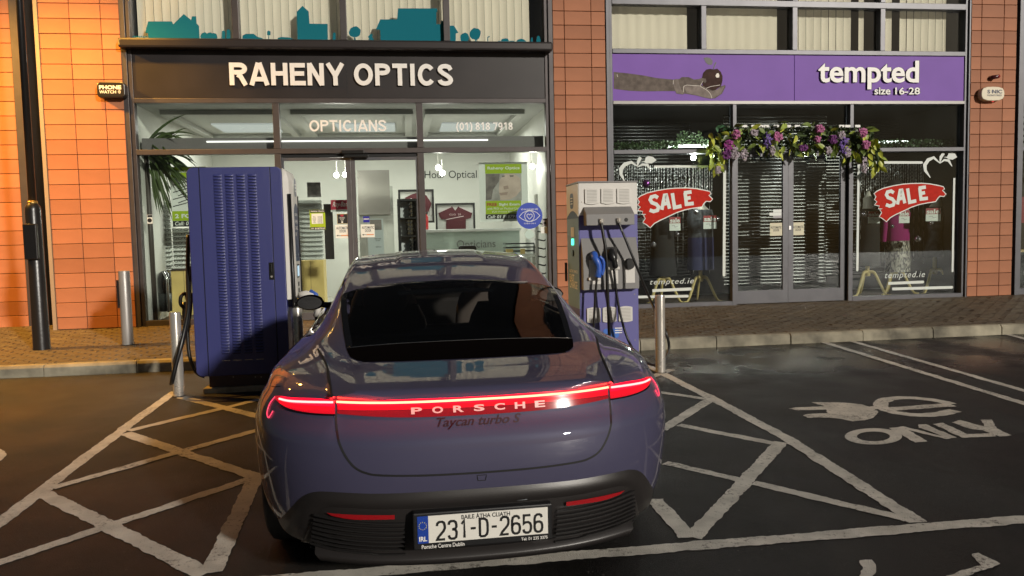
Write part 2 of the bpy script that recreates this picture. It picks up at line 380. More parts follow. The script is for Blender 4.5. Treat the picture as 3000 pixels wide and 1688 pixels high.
# pavement of block pavers -------------------------------------------
m_pave = mat('paver_clay', (.088,.066,.038), .62, nscale=3.0, namt=.30, bump=.35, bscale=70, rvar=.12)
m_sand = mat('joint_sand', (.07,.05,.035), .9)
pz = lambda y: zt + (ZB-zt)*(y-YK-.12)/(YF-YK-.12)
pv = MB().grid([[(x, y, pz(y)-.012) for x in (-30, 0, 30)] for y in (YK+.125, 13.2)])
pavement = structure(pv.build('pavement', m_sand))
L_, W_ = .2, .1
def paver_mesh():
    b = MB(); g = .004; c = .007; l, w = L_/2-g, W_/2-g
    b.add([(-l,-w,-.03),(l,-w,-.03),(l,w,-.03),(-l,w,-.03),(-l,-w,-c),(l,-w,-c),(l,w,-c),(-l,w,-c),(-l+c,-w+c,0),(l-c,-w+c,0),(l-c,w-c,0),(-l+c,w-c,0)],
          [(0,1,5,4),(1,2,6,5),(2,3,7,6),(3,0,4,7),(4,5,9,8),(5,6,10,9),(6,7,11,10),(7,4,8,11),(8,9,10,11)])
    return b
pm = paver_mesh(); pme = pm.mesh('paver', m_pave)
rest = MB(); cnt = 0; rowi = 0; y = YK + .135 + W_/2
cells = []
while y < 12.1:
    off = (rowi % 2)*L_/2; x = -8.0 + off
    while x < 13.5:
        cells.append((x, y, abs(x+3.3) + .6*(y-YK))); x += L_
    y += W_; rowi += 1
near = set(sorted(range(len(cells)), key=lambda i: cells[i][2] if cells[i][0] < -2.2 and cells[i][0] > -5.6 else 99)[:300])
for i, (x, y, _) in enumerate(cells):
    z = pz(y) + random.uniform(-.003, .003); tx, ty = random.uniform(-.02, .02), random.uniform(-.012, .012)
    if i in near:
        o = link('paver', pme, pavement); o.location = (x, y, z); o.rotation_euler = (ty+SLOPE, tx, random.uniform(-.01,.01))
    else:
        rest.add([(x+a, y+b, z+c+a*tx+b*ty) for a, b, c in pm.v], pm.f)
ro = rest.build('paver_field', m_pave, pavement); ro['kind'] = 'stuff'
# ================================================================== BUILDING: piers faced with terracotta tiles
m_tile = mat('terracotta', (.385,.155,.078), .6, spec=.25, nscale=2.2, namt=.13, bump=.12, bscale=90)
def tile_var(m):
    nt = m.node_tree; b = nt.nodes['Principled BSDF']; oi = nt.nodes.new('ShaderNodeObjectInfo')
    src = b.inputs['Base Color'].links[0].from_socket
    hs = nt.nodes.new('ShaderNodeHueSaturation'); mr = nt.nodes.new('ShaderNodeMapRange')
    mr.inputs['To Min'].default_value = .86; mr.inputs['To Max'].default_value = 1.1
    nt.links.new(oi.outputs['Random'], mr.inputs['Value']); nt.links.new(mr.outputs['Result'], hs.inputs['Value'])
    nt.links.new(src, hs.inputs['Color']); nt.links.new(hs.outputs['Color'], b.inputs['Base Color'])
tile_var(m_tile); tile_var(m_pave)
m_joint = mat('tile_joint', (.03,.022,.018), .9)
m_frame = mat('bronze_frame', (.075,.066,.066), .42, metal=.35, nscale=6, namt=.10)
m_frame2 = mat('grey_frame', (.095,.095,.105), .42, metal=.3, nscale=6, namt=.10)
m_black = mat('black_metal', (.012,.012,.013), .4)
m_trim = mat('beige_trim', (.33,.25,.17), .6)
bld = thing('shop_building', 'two storey shop building faced with terracotta tile piers', 'building', (2.6, YF+.4, ZB))
ROW = .2018; Z1 = ZB + .165
tme = {}
def tile(x0, x1, z0, z1, yf, par, th=.03):
    k = (round(x1-x0, 3), round(z1-z0, 3))
    if k not in tme:
        w, h_ = (x1-x0)/2-.004, (z1-z0)/2-.004; c = .003
        b = MB(); b.add([(-w,th,-h_),(w,th,-h_),(w,th,h_),(-w,th,h_),(-w,c,-h_),(w,c,-h_),(w,c,h_),(-w,c,h_),(-w+c,0,-h_+c),(w-c,0,-h_+c),(w-c,0,h_-c),(-w+c,0,h_-c)],
                        [(0,1,5,4),(1,2,6,5),(2,3,7,6),(3,0,4,7),(4,5,9,8),(5,6,10,9),(6,7,11,10),(7,4,8,11),(8,9,10,11)])
        tme[k] = b.mesh('tile', m_tile)
    o = link('tile', tme[k], par); o.location = ((x0+x1)/2, yf + random.uniform(-.002,.002), (z0+z1)/2)
    o.rotation_euler = (random.uniform(-.004,.004), 0, random.uniform(-.004,.004))
def pier(xs, yf, depth=.6, ztop=5.4, zbot=ZB):
    back = MB().box(xs[0]+.004, xs[-1]-.004, yf+.02, yf+depth, zbot-.05, ztop).build('pier', m_joint, bld)
    zs = [zbot]; z = Z1
    while z < ztop: zs.append(z); z += ROW
    for a in range(len(xs)-1):
        for k in range(len(zs)-1): tile(xs[a], xs[a+1], zs[k], zs[k+1], yf, back)
    return back
YP = YF - .06
px1 = [F(x, 0, YP).x for x in (107, 199, 291, 346)]
p1 = pier(px1, YP)
pier([F(x, 300, YP).x for x in (1623, 1657, 1735, 1776)], YP)
pier([F(x, 300, YP).x for x in (2842, 2872, 2937, 2975)], YP)
# side return of the left pier, dark recess and the wall beyond it
MB().box(px1[0]-.05, px1[0]-.002, YP-.01, YP+.65, ZB-.05, 5.4).build('pier_trim', m_trim, bld)
xr1 = px1[0]-.05; xr0 = F(62, 300, 12.15).x
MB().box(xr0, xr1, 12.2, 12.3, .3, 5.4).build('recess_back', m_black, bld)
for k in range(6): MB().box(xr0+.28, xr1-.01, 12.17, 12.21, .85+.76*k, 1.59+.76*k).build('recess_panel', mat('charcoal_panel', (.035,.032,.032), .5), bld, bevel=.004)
xw = [xr0 - .02 - .62*k for k in range(4)][::-1]
MB().box(xr0-.03, xr0+.1, 12.02, 12.3, .3, 5.4).build('wall_trim', m_frame, bld)
pier(xw, 12.05, .4)

# storeys above the picture: dark glazing between the piers, seen only as reflections
for a, b_ in ((-3.76, 2.245), (3.04, 8.955), (9.79, 14)): MB().box(a, b_, YF+.02, YF+.3, 5.41, 9.5).build('upper_glazing', mat('dark_glazing', (.02,.022,.026), .1), bld)
for a, b_ in ((-9, -3.765), (2.25, 3.035), (8.96, 9.785), (14.01, 16)): MB().box(a, b_, YP, YF+.5, 5.41, 9.5).build('upper_pier', m_tile, bld)
MB().box(-9, 16, YF-.1, YF+.6, 9.51, 9.9).build('parapet', m_frame, bld)
# ================================================================== SHOP FRONT OF THE OPTICIAN
m_glass = glass_mat('shop_glass', (.92,.95,.93), .45, 1.45, haze=.004)
m_glass_up = glass_mat('upper_glass', (.97,.98,.97), .9, 1.5)
m_white = mat('white_letter', (.80,.78,.74), .45)
m_fascia = mat('fascia_dark', (.022,.018,.018), .38, nscale=2, namt=.2)
m_wall_in = mat('shop_wall', (.60,.60,.56), .7, nscale=1.5, namt=.05)
m_ceil = mat('shop_ceiling', (.38,.385,.36), .8)
m_floor_in = mat('shop_floor', (.45,.43,.38), .25, nscale=2, namt=.08)
GY = YF + .06
def bar(name, X0, X1, Z0, Z1, par, m=m_frame, y0=YF-.03, y1=YF+.10, bevel=.004):
    return MB().box(X0, X1, y0, y1, Z0, Z1).build(name, m, par, bevel=bevel)
def pane(X0, X1, Z0, Z1, par, m=None, name='window_pane', y=GY):
    return MB().box(X0-.004, X1+.004, y, y+.008, Z0-.004, Z1+.004).build(name, m or m_glass, par)
FL = [0]
def strip_xz(mb, P, w, closed=False):            # mitred band along a polyline in an upright plane
    L_, R_ = [], []; n_ = len(P)
    for i, p in enumerate(P):
        a = P[i-1] if (i or closed) else None; c = P[(i+1) % n_] if (i < n_-1 or closed) else None
        if closed and i == n_-1: c = P[1]
        if closed and i == 0: a = P[-2]
        d0 = (p-a).normalized() if a is not None and (p-a).length > 1e-9 else None; d1 = (c-p).normalized() if c is not None and (c-p).length > 1e-9 else None
        d0 = d0 or d1; d1 = d1 or d0
        d = d0+d1; d = d.normalized() if d.length > .2 else d1
        n = Vector((-d.z, 0, d.x)); k = max(.45, n.dot(Vector((-d0.z, 0, d0.x))))
        L_.append(p+n*w/2/k); R_.append(p-n*w/2/k)
    mb.grid([L_, R_])
def fline(mb, pts, w, Y):                        # thin painted line on an upright plane
    FL[0] = (FL[0]+1) % 8
    strip_xz(mb, [F(*p, Y - .00025*FL[0]) for p in pts], w)
def arc(cx, cz, rx, rz, a0, a1, n=9): return [(cx+rx*math.cos(math.radians(a0+(a1-a0)*k/n)), cz+rz*math.sin(math.radians(a0+(a1-a0)*k/n))) for k in range(n+1)]
def block_glyph(ch, t, w):                       # strokes of a heavy grotesque capital: cap height 1, width w, stroke t
    h = t/2; a, b = h, w-h
    if ch == 'I': return [[(w/2,0),(w/2,1)]]
    if ch == 'H': return [[(a,0),(a,1)],[(b,0),(b,1)],[(t,.53),(w-t,.53)]]
    if ch == 'E': return [[(a,0),(a,1)],[(t,1-h),(w,1-h)],[(t,.53),(w*.93,.53)],[(t,h),(w*1.02,h)]]
    if ch == 'T': return [[(0,1-h),(w,1-h)],[(w/2,0),(w/2,1-t)]]
    if ch == 'N': return [[(a,0),(a,1)],[(b,0),(b,1)],[(a,1-h*.2),(b,h*.2)]]
    if ch == 'A': return [[(a*.75,0),(w/2-h*.25,1)],[(w-a*.75,0),(w/2+h*.25,1)],[(w*.24,.27),(w*.76,.27)]]
    if ch == 'Y': return [[(a*.8,1),(w/2,.44)],[(w-a*.8,1),(w/2,.44)],[(w/2,0),(w/2,.5)]]
    if ch in 'PR':
        s = [[(a,0),(a,1)],[(t,1-h)] + arc(b-.22, .735, .22, .265-h, 90, -90, 10) + [(t,.47+h)]]
        if ch == 'R': s.append([(w*.45,.47),(w*.62,.40),(w-h*.8,0)])
        return s
    if ch == 'O': return [arc(w/2, .5, w/2-h, .5-h, 90, 450, 28)]
    if ch == '0': return [arc(w/2, .5, w/2-h, .5-h, 90, 450, 20)]
    if ch == 'C': return [arc(w/2, .5, w/2-h, .5-h, 38, 322, 22)]
    if ch == 'S': return [[(b,.72)] + arc(w/2, .745, w/2-h*1.05, .255-h, 20, 215, 9)[1:] + [(w*.36,.575),(w*.66,.44)] + arc(w/2, .265, w/2-h, .265-h, 35, -160, 9) + [(a*.95,.27)]]
    if ch == '8': return [arc(w/2, .745, w/2-h*1.3, .255-h, 90, 450, 16), arc(w/2, .275, w/2-h, .275-h, 90, 450, 16)]
    if ch == '1': return [[(w*.15,.74),(w*.55,.97)],[(w*.62,0),(w*.62,1)]]
    if ch == '7': return [[(0,1-h),(w-h,1-h),(w*.42,0)]]
    if ch == '9': return [arc(w/2, .66, w/2-h, .34-h, 90, 450, 16), [(w-h,.62)] + arc(w/2, .36, w/2-h, .36-h, 0, -120, 8)]
    if ch == '(': return [[(w*.85,1.02),(w*.35,.78),(w*.2,.4),(w*.35,.02),(w*.85,-.22)]]
    if ch == ')': return [[(w*.15,1.02),(w*.65,.78),(w*.8,.4),(w*.65,.02),(w*.15,-.22)]]
    return []
BWID = {'I': .28, 'H': .72, 'E': .66, 'T': .66, 'N': .72, 'A': .82, 'Y': .80, 'P': .68, 'R': .76, 'O': .84, 'C': .80, 'S': .70, ' ': .32, '(': .32, ')': .32}
def block_text(s, px, Y, m, par, t, depth=0.0):
    X0, X1, Z0, Z1 = FR(*px, Y); H_ = Z1-Z0
    if '(' in s: Z0 += H_*.18; H_ *= .82
    adv = []; x = 0
    for ch in s: w = BWID.get(ch, .56); adv.append((x, w)); x += w + .095*(0 if ch == ' ' else 1)
    k = (X1-X0)/((x-.095)*H_)
    for ch, (x, w) in zip(s, adv):
        st = block_glyph(ch, t, w)
        if not st: continue
        b = MB()
        for i, ln in enumerate(st):
            yo = Y - .0004*i
            P = [Vector((X0+(x+q[0])*H_*k, yo, Z0+q[1]*H_)) for q in ln]
            strip_xz(b, P, t*H_, closed=(P[0]-P[-1]).length < 1e-6)
        o = b.build('letter', m, par)
        if depth: sm = o.modifiers.new('thick', 'SOLIDIFY'); sm.thickness = depth; sm.offset = 0
opt = thing('shopfront', 'optician shop front with black fascia and white lettering', 'shopfront', (-.75, YF, ZB))
XL, XR, M1, M2, TOP = -3.62, 2.12, -1.735, .272, 5.4
bar('jamb', -3.755, XL-.055, ZB-.02, TOP, opt, y0=YF-.05); bar('jamb', XL-.05, XL, ZB-.02, TOP, opt, y0=YF-.02)
bar('jamb', XR, XR+.05, ZB-.02, TOP, opt, y0=YF-.02); bar('jamb', XR+.055, 2.24, ZB-.02, TOP, opt, y0=YF-.05)
fas = bar('fascia', XL+.002, XR-.002, 3.488, 4.20, opt, m_fascia, y0=YF-.005, y1=YF+.2)
fj = F(1017, 270, YF).x
MB().box(fj-.003, fj+.003, YF-.0075, YF, 3.49, 4.12).build('fascia_joint', m_black, fas)
bar('canopy_rail', -3.74, 2.215, 4.135, 4.268, opt, mat('canopy_metal', (.035,.03,.03), .35, metal=.3), y0=YF-.19, y1=YF-.035, bevel=.03)
bar('lintel', XL+.001, XR-.001, 3.42, 3.484, opt)
bar('transom', XL+.001, XR-.001, 2.712, 2.782, opt)
bar('sill', XL+.001, M1-.046, ZB-.02, ZB+.075, opt); bar('sill', M2+.046, XR-.001, ZB-.02, ZB+.075, opt)
for mx in (M1, M2):
    bar('mullion', mx-.045, mx+.045, 2.784, 3.418, opt, y0=YF-.026); bar('mullion', mx-.045, mx+.045, ZB-.02, 2.71, opt, y0=YF-.026)
for a, b in ((XL, M1-.045), (M1+.045, M2-.045), (M2+.045, XR)): pane(a, b, 2.782, 3.42, opt)
pane(XL, M1-.045, ZB+.075, 2.712, opt); pane(M2+.045, XR, ZB+.075, 2.712, opt)
block_text('RAHENY OPTICS', (672, 186, 1327, 251), YF-.03, m_white, fas, .20, .022)
tp = opt
block_text('OPTICIANS', (906, 352, 1132, 385), GY-.004, m_white, tp, .165)
block_text('(01) 818 7918', (1337, 359, 1502, 386), GY-.004, m_white, tp, .16)
# sliding doors
dx = F(1031, 600, YF).x
for (a, b, hs) in ((M1+.047, dx-.002, 1), (dx+.002, M2-.047, -1)):
    st = .068 if hs == 1 else .06
    dr = MB(); z0, z1 = ZB+.01, 2.655; sa, sb = (.03, st) if hs == 1 else (st, .03)
    dr.box(a, a+sa, YF+.0, YF+.05, z0, z1); dr.box(b-sb, b, YF+.0, YF+.05, z0, z1); dr.box(a+sa, b-sb, YF+.0, YF+.05, z1-.04, z1); dr.box(a+sa, b-sb, YF+.0, YF+.05, z0, z0+.1)
    door = dr.build('door', m_frame2, opt)
    MB().box(a+sa-.004, b-sb+.004, YF+.02, YF+.028, z0+.096, z1-.036).build('door_pane', m_glass, door)
hx0, hx1, hz0, hz1 = FR(1045, 697, 1049, 709, YF)
MB().box(hx0, hx1, YF-.008, YF+.001, hz0, hz1).build('lock', mat('steel', (.6,.6,.6), .3, 1.0), door)
bar('door_header', M1+.047, M2-.047, 2.66, 2.709, opt, m_black, y0=YF+.01)
s = FR(1000, 440, 1066, 461, YF-.12)
MB().box(s[0], s[1], YF-.12, YF-.031, s[2]+.05, s[3]).box(s[0]+.03, s[1]+.06, YF-.10, YF-.031, s[2], s[2]+.049).build('door_sensor', mat('black_plastic', (.012,.012,.012), .3), opt, bevel=.008)
# upper floor windows of the optician, unlit rooms with darkened walls behind vertical blinds
m_blind = mat('blind_fabric', (.82,.76,.62), .9)
def translucent(m, f, e):
    nt = m.node_tree; b = nt.nodes['Principled BSDF']; out = nt.nodes['Material Output']
    t = nt.nodes.new('ShaderNodeBsdfTranslucent'); t.inputs[0].default_value = e
    mx = nt.nodes.new('ShaderNodeMixShader'); mx.inputs[0].default_value = f
    nt.links.new(b.outputs[0], mx.inputs[1]); nt.links.new(t.outputs[0], mx.inputs[2]); nt.links.new(mx.outputs[0], out.inputs[0])
translucent(m_blind, .12, (.85,.80,.66,1))
m_teal = mat('teal_film', (.010,.14,.185), .9, spec=.1)
ux = [XL, F(690, 60, YF).x, F(1005.5, 60, YF).x, F(1308, 60, YF).x, XR]
bar('upper_sill', XL+.001, XR-.001, 4.205, 4.30, opt, y0=YF-.02)
for k in (1, 2, 3): bar('mullion', ux[k]-.045, ux[k]+.045, 4.302, TOP, opt, y0=YF-.026)
for k in range(4): pane(ux[k]+.045*(k>0), ux[k+1]-.045*(k<3), 4.30, TOP, opt, m_glass_up)
def blind(x0, x1, z0, z1, y, label, pitch, w, gaps=()):
    t = thing('vertical_blind', label, 'blind', ((x0+x1)/2, y, z0), 'vertical blinds upstairs')
    x = x0
    while x < x1 - .02:
        if not any(a < x < b for a, b in gaps):
            an = random.uniform(-.05, .05); dx_ = min(w, x1-x)
            b = MB(); n = 4
            rows = [[(x + dx_*i/n, y + .010*math.sin(math.pi*i/n) + (i/n-.5)*an*dx_*2, z) for i in range(n+1)] for z in (z0, z1)]
            b.grid(rows).build('slat', m_blind, t, smooth=True)
        x += pitch
    MB().box(x0, x1, y+.02, y+.05, z1, z1+.04).build('headrail', m_white, t)
    return t
yb = YF+.26
names = ['leftmost upstairs vertical blind behind the teal house silhouette', 'upstairs vertical blind behind the teal tower silhouette', 'upstairs vertical blind behind the large teal hall silhouette', 'upstairs vertical blind behind the teal pair of trees']
for k in range(4): blind(ux[k]+.02, ux[k+1]-(.02 if k < 3 else .16), 4.22, 5.45, yb, names[k], .112, .108)
def room(name, label, x0, x1, y0, y1, z0, z1, wm, cmx, fm, par=None, front=False, grp=None):
    r = par
    MB().box(x0-.05, x1+.05, y1, y1+.05, z0-.02, z1+.02).build('back_wall', wm, r)
    MB().box(x0-.05, x0, y0, y1-.001, z0, z1).build('side_wall', wm, r); MB().box(x1, x1+.05, y0, y1-.001, z0, z1).build('side_wall', wm, r)
    MB().box(x0-.05, x1+.05, y0, y1-.001, z1, z1+.05).build('ceiling', cmx, r); MB().box(x0-.05, x1+.05, y0, y1-.001, z0-.05, z0-.003).build('floor', fm, r)
up1 = bld
m_dark_up = mat('unlit_room', (.05,.048,.045), .8)  # dark wall colour stands in for rooms with no light on
room('', '', XL-.02, XR+.02, YF+.12, YF+2.0, 4.15, 5.4, m_dark_up, m_dark_up, m_dark_up, bld)
# teal film silhouettes on the upstairs panes
film = MB(); TY = GY-.006
A = lambda p: sub(p, 0, 0, 2.415)
B = lambda p: sub(p, 800, 0, 2.415)
def blob(cx, cy, rx, ry, conv, n=14, wob=.12):
    return conv([(cx + rx*(1+random.uniform(-wob, wob))*math.cos(2*math.pi*k/n), cy + ry*(1+random.uniform(-wob, wob))*math.sin(2*math.pi*k/n)) for k in range(n)])
polys = [A([(1050,287),(1046,236),(1027,232),(1048,152),(1215,152),(1226,172),(1300,100),(1352,142),(1358,116),(1388,116),(1391,166),(1408,184),(1413,290)]),
         A([(2105,297),(2099,84),(2140,42),(2184,82),(2190,168),(2318,170),(2320,298)]),
         B([(762,312),(757,212),(728,209),(758,138),(878,138),(884,60),(1162,60),(1162,84),(1155,86),(1155,172),(1185,172),(1190,146),(1217,150),(1222,182),(1280,182),(1311,232),(1293,238),(1293,315)]),
         A([(1600,287),(1604,212),(1617,207),(1630,216),(1632,260),(1624,288)]), A([(1568,285),(1570,222),(1582,216),(1594,226),(1592,286)]),
         A([(1712,288),(1716,252),(1740,240),(1795,240),(1822,262),(1860,272),(1858,292)]), A([(1960,294),(1966,268),(1990,262),(2050,266),(2082,280),(2084,296)]),
         A([(1897,290),(1899,250),(1890,250),(1890,224),(1900,216),(1914,224),(1914,250),(1904,250),(1903,290)]),
         A([(2352,298),(2356,236),(2366,230),(2376,238),(2374,298)]),
         B([(420,300),(424,236),(434,229),(442,238),(442,300)]), B([(572,302),(576,262),(582,262),(588,302)]), B([(1355,312),(1358,290),(1364,290),(1366,312)]), B([(1428,312),(1432,262),(1438,262),(1442,312)]),
         B([(1515,312),(1516,262),(1530,255),(1534,262),(1521,268),(1523,312)]), B([(1862,314),(1866,262),(1876,252),(1888,262),(1900,316)]), B([(1820,312),(1826,268),(1836,266),(1840,312)]),
         B([(665,300),(680,272),(670,262),(690,240),(708,242),(700,258),(712,278),(716,300)])]
polys += [blob(1445,260,28,30,A), blob(1485,258,26,26,A), blob(1515,258,24,24,A), A([(1420,262),(1535,258),(1535,288),(1420,287)]),
          blob(578,228,42,40,B), blob(1356,266,30,36,B), blob(1430,240,40,42,B), blob(1600,302,22,12,B), blob(1640,290,30,18,B), blob(1690,300,26,12,B), blob(1755,296,34,20,B)]
for k in range(9): polys.append(A([(938+12*k,284),(938+12*k,258),(943+12*k,252),(946+12*k,258),(946+12*k,284)]))
polys.append(A([(936,268),(1046,270),(1046,275),(936,273)]))
for i, p in enumerate(polys):
    fpoly(MB(), p, TY - .0002*(i % 7)).build('skyline_film', m_teal, opt)
# ---- inside the optician
m_strip = emat('led_strip', (1,.97,.9), .6)
room('', '', XL-.06, XR+.08, YF+.12, YF+4.6, ZB, 3.44, m_wall_in, m_ceil, m_floor_in, bld)
bh = bar('shutter_box', XL, XR, 2.785, 2.97, opt, mat('shutter_grey', (.16,.15,.15), .5), y0=YF+.22, y1=YF+.55)
MB().box(F(605, 422, YF+.2).x, F(1430, 422, YF+.2).x, YF+.205, YF+.218, 2.905, 2.925).build('led_strip', m_strip, bh)
for a, b in ((XL+.12, M1-.1), (M1+.1, M2-.08), (M2+.1, XR-.2)):
    fr_ = MB(); y0_, y1_ = YF+.7, YF+3.6
    fr_.box(a, b, y0_, y0_+.12, 3.37, 3.437); fr_.box(a, b, y1_-.12, y1_, 3.37, 3.437); fr_.box(a, a+.12, y0_+.12, y1_-.12, 3.37, 3.437); fr_.box(b-.12, b, y0_+.12, y1_-.12, 3.37, 3.437)
    fr_.build('ceiling_tray', m_ceil, bld, bevel=.004)
# interior lamps (seen lit through the glass)
m_spot = emat('spot_face', (1,.96,.85), 30)
def point(name, loc, e, col=(1,.95,.85), r=.06, par=None):
    l = bpy.data.lights.new(name, 'POINT'); l.energy = e; l.color = col; l.shadow_soft_size = r
    o = bpy.data.objects.new(name, l); COL.objects.link(o); o.location = loc
    if par is not None: o.parent = par; o.matrix_parent_inverse = par.matrix_basis.inverted()
    return o
def spotlight(px, Y, label, e, z_arm=.25, r=.045):
    p = F(*px, Y); t = thing('spotlight', label, 'spotlight', p, 'spotlights in the optician shop')
    MB().lathe([(r*.7, -.12), (r, -.06), (r*1.05, .0), (r*.9, .0)], (0,0,0), 14).build('x', None) if False else None
    MB().tube([p+Vector((0,.13,.05)), p+Vector((0,.02,.005))], [r*.7, r*1.05], 14).build('lamp_body', m_white, t, smooth=True)
    MB().tube([p+Vector((0,.019,.004)), p+Vector((0,.008,0))], [r*.9, r*.9], 14).build('bulb', m_spot, t)
    MB().tube([p+Vector((0,.1,.04)), p+Vector((0,.12,z_arm))], .01, 6).build('arm', m_white, t)
    point('lamp_light', p+Vector((0,-.06,-.05)), e, par=t)
spotlight((985, 514), YF+2.2, 'left of two glaring spotlights above the red sign inside the optician door', 3.5)
spotlight((1011, 512), YF+2.2, 'right of two glaring spotlights above the red sign inside the optician door', 3.5)
spotlight((1284, 492), YF+1.6, 'spotlight glaring above the words Hour Optical', 2)
spotlight((1296, 508), YF+2.4, 'spotlight glaring in front of the words Hour Optical', 1.5)
spotlight((1560, 488), YF+1.2, 'spotlight glaring right of the face poster in the optician window', 2.5)
for lx in (-2.6, -.6, 1.2):
    l = bpy.data.lights.new('ceiling_panel_light', 'AREA'); l.energy = 16; l.size = 1.0; l.color = (1.0,.985,.90)
    o = bpy.data.objects.new('ceiling_panel_light', l); COL.objects.link(o); o.location = (lx, YF+2.6, 3.40)
    MB().box(lx-.5, lx+.5, YF+2.1, YF+3.1, 3.415, 3.438).build('ceiling_panel', emat('panel_face', (.95,1,.95), .14), bld)
# ================================================================== SHOP FRONT OF THE CLOTHES SHOP
tem = thing('shopfront', 'clothes shop front with purple fascia and dark windows', 'shopfront', (6.0, YF, ZB))
TL, TR, T1, T2 = 3.14, 8.866, 5.04, 6.955
bar('jamb', 3.04, TL-.045, ZB-.02, TOP, tem, m_frame2, y0=YF-.05); bar('jamb', TL-.04, TL, ZB-.02, TOP, tem, m_frame2, y0=YF-.02)
bar('jamb', TR, TR+.04, ZB-.02, TOP, tem, m_frame2, y0=YF-.02); bar('jamb', TR+.045, 8.955, ZB-.02, TOP, tem, m_frame2, y0=YF-.05)
m_purple = mat('purple_panel', (.215,.110,.42), .5, spec=.12, nscale=2, namt=.05)
xj = F(2327, 230, YF).x
f2 = bar('fascia', TL+.002, xj-.004, 3.455, 4.145, tem, m_purple, y0=YF-.004, y1=YF+.15, bevel=.002)
f3 = bar('fascia', xj+.004, TR-.002, 3.455, 4.145, tem, m_purple, y0=YF-.004, y1=YF+.15, bevel=.002)
bar('lintel', TL+.001, TR-.001, 3.40, 3.452, tem, mat('light_frame', (.22,.21,.20), .4, metal=.3))
bar('lintel', TL+.001, TR-.001, 4.148, 4.215, tem, m_frame2); bar('lintel', TL+.001, TR-.001, 4.86, 4.95, tem, m_frame2)
bar('transom', TL+.001, T2-.04+1.95, 2.665, 2.725, tem, m_frame2)
for mx in (T1, T2):
    bar('mullion', mx-.03, mx+.03, 2.727, 3.398, tem, m_frame2, y0=YF-.026); bar('mullion', mx-.045, mx+.03, ZB-.02, 2.663, tem, m_frame2, y0=YF-.026)
for a, b in ((TL, T1-.03), (T1+.03, T2-.03), (T2+.03, TR)): pane(a, b, 2.725, 3.40, tem)
pane(TL, T1-.045, ZB+.06, 2.665, tem); pane(T2+.03, TR, ZB+.06, 2.665, tem)
bar('sill', TL+.001, T1-.046, ZB-.02, ZB+.06, tem, m_frame2); bar('sill', T2+.031, TR-.001, ZB-.02, ZB+.06, tem, m_frame2)
# doors
dm = F(2309, 700, YF).x; da, db = T1+.032, F(2473, 700, YF).x
for (a, b, hs) in ((da, dm-.002, 1), (dm+.002, db, -1)):
    dr = MB(); z0, z1 = ZB+.01, 2.66; sa, sb = (.025, .085) if hs == 1 else (.085, .06)
    dr.box(a, a+sa, YF, YF+.05, z0, z1); dr.box(b-sb, b, YF, YF+.05, z0, z1); dr.box(a+sa, b-sb, YF, YF+.05, z1-.05, z1); dr.box(a+sa, b-sb, YF, YF+.05, z0, z0+.20)
    d2 = dr.build('door', m_frame2, tem)
    MB().box(a+sa-.004, b-sb+.004, YF+.02, YF+.028, z0+.196, z1-.046).build('door_pane', m_glass, d2)
q = FR(2311, 662, 2317, 673, YF)
MB().box(q[0], q[1], YF-.008, YF, q[2], q[3]).build('lock', MATS['steel'], d2)
bar('side_panel', db+.004, T2-.048, ZB, 2.66, tem, m_black, y0=YF+.03)
# upper windows
u2 = [TL, F(2060.5, 90, YF).x, F(2327, 90, YF).x, F(2584, 90, YF).x, TR]
for k in (1, 2, 3):
    bar('mullion', u2[k]-.04, u2[k]+.04, 4.217, 4.858, tem, m_frame2, y0=YF-.026); bar('mullion', u2[k]-.04, u2[k]+.04, 4.952, TOP, tem, m_frame2, y0=YF-.026)
for k in range(4): pane(u2[k], u2[k+1], 4.215, 4.86, tem, m_glass_up); pane(u2[k], u2[k+1], 4.95, TOP, tem, m_glass_up)
room('', '', TL-.02, TR+.02, YF+.12, YF+2.0, 4.17, 5.4, m_dark_up, m_dark_up, m_dark_up, bld)
bl2 = ['left plain blind upstairs above the sleeve on the purple fascia', 'second plain blind upstairs above the apple on the purple fascia', 'blind with open slats upstairs above the fascia joint', 'rightmost upstairs blind with gaps above the white lettering']
for k in range(4):
    xa, xb = u2[k]+.05, u2[k+1]-.18
    if k < 2:
        t = thing('roller_blind', bl2[k], 'blind', ((xa+xb)/2, YF+.2, 4.2), 'blinds above the clothes shop')
        n = 24; rows = [[(xa+(xb-xa)*i/n, YF+.2 + .008*math.sin(i*1.9+k), z) for i in range(n+1)] for z in (4.18, 5.5)]
        MB().grid(rows).build('fabric', m_blind, t, smooth=True); MB().box(xa, xb, YF+.19, YF+.215, 4.165, 4.185).build('bottom_bar', m_white, t)
    else:
        gp = [(xa+(xb-xa)*.80, xa+(xb-xa)*.86)] if k == 2 else [(xa+(xb-xa)*.18, xa+(xb-xa)*.24), (xa+(xb-xa)*.34, xa+(xb-xa)*.39)]
        t = blind(xa, xb, 4.18, 5.5, YF+.2, bl2[k], .125, .118, gp); t['group'] = 'blinds above the clothes shop'
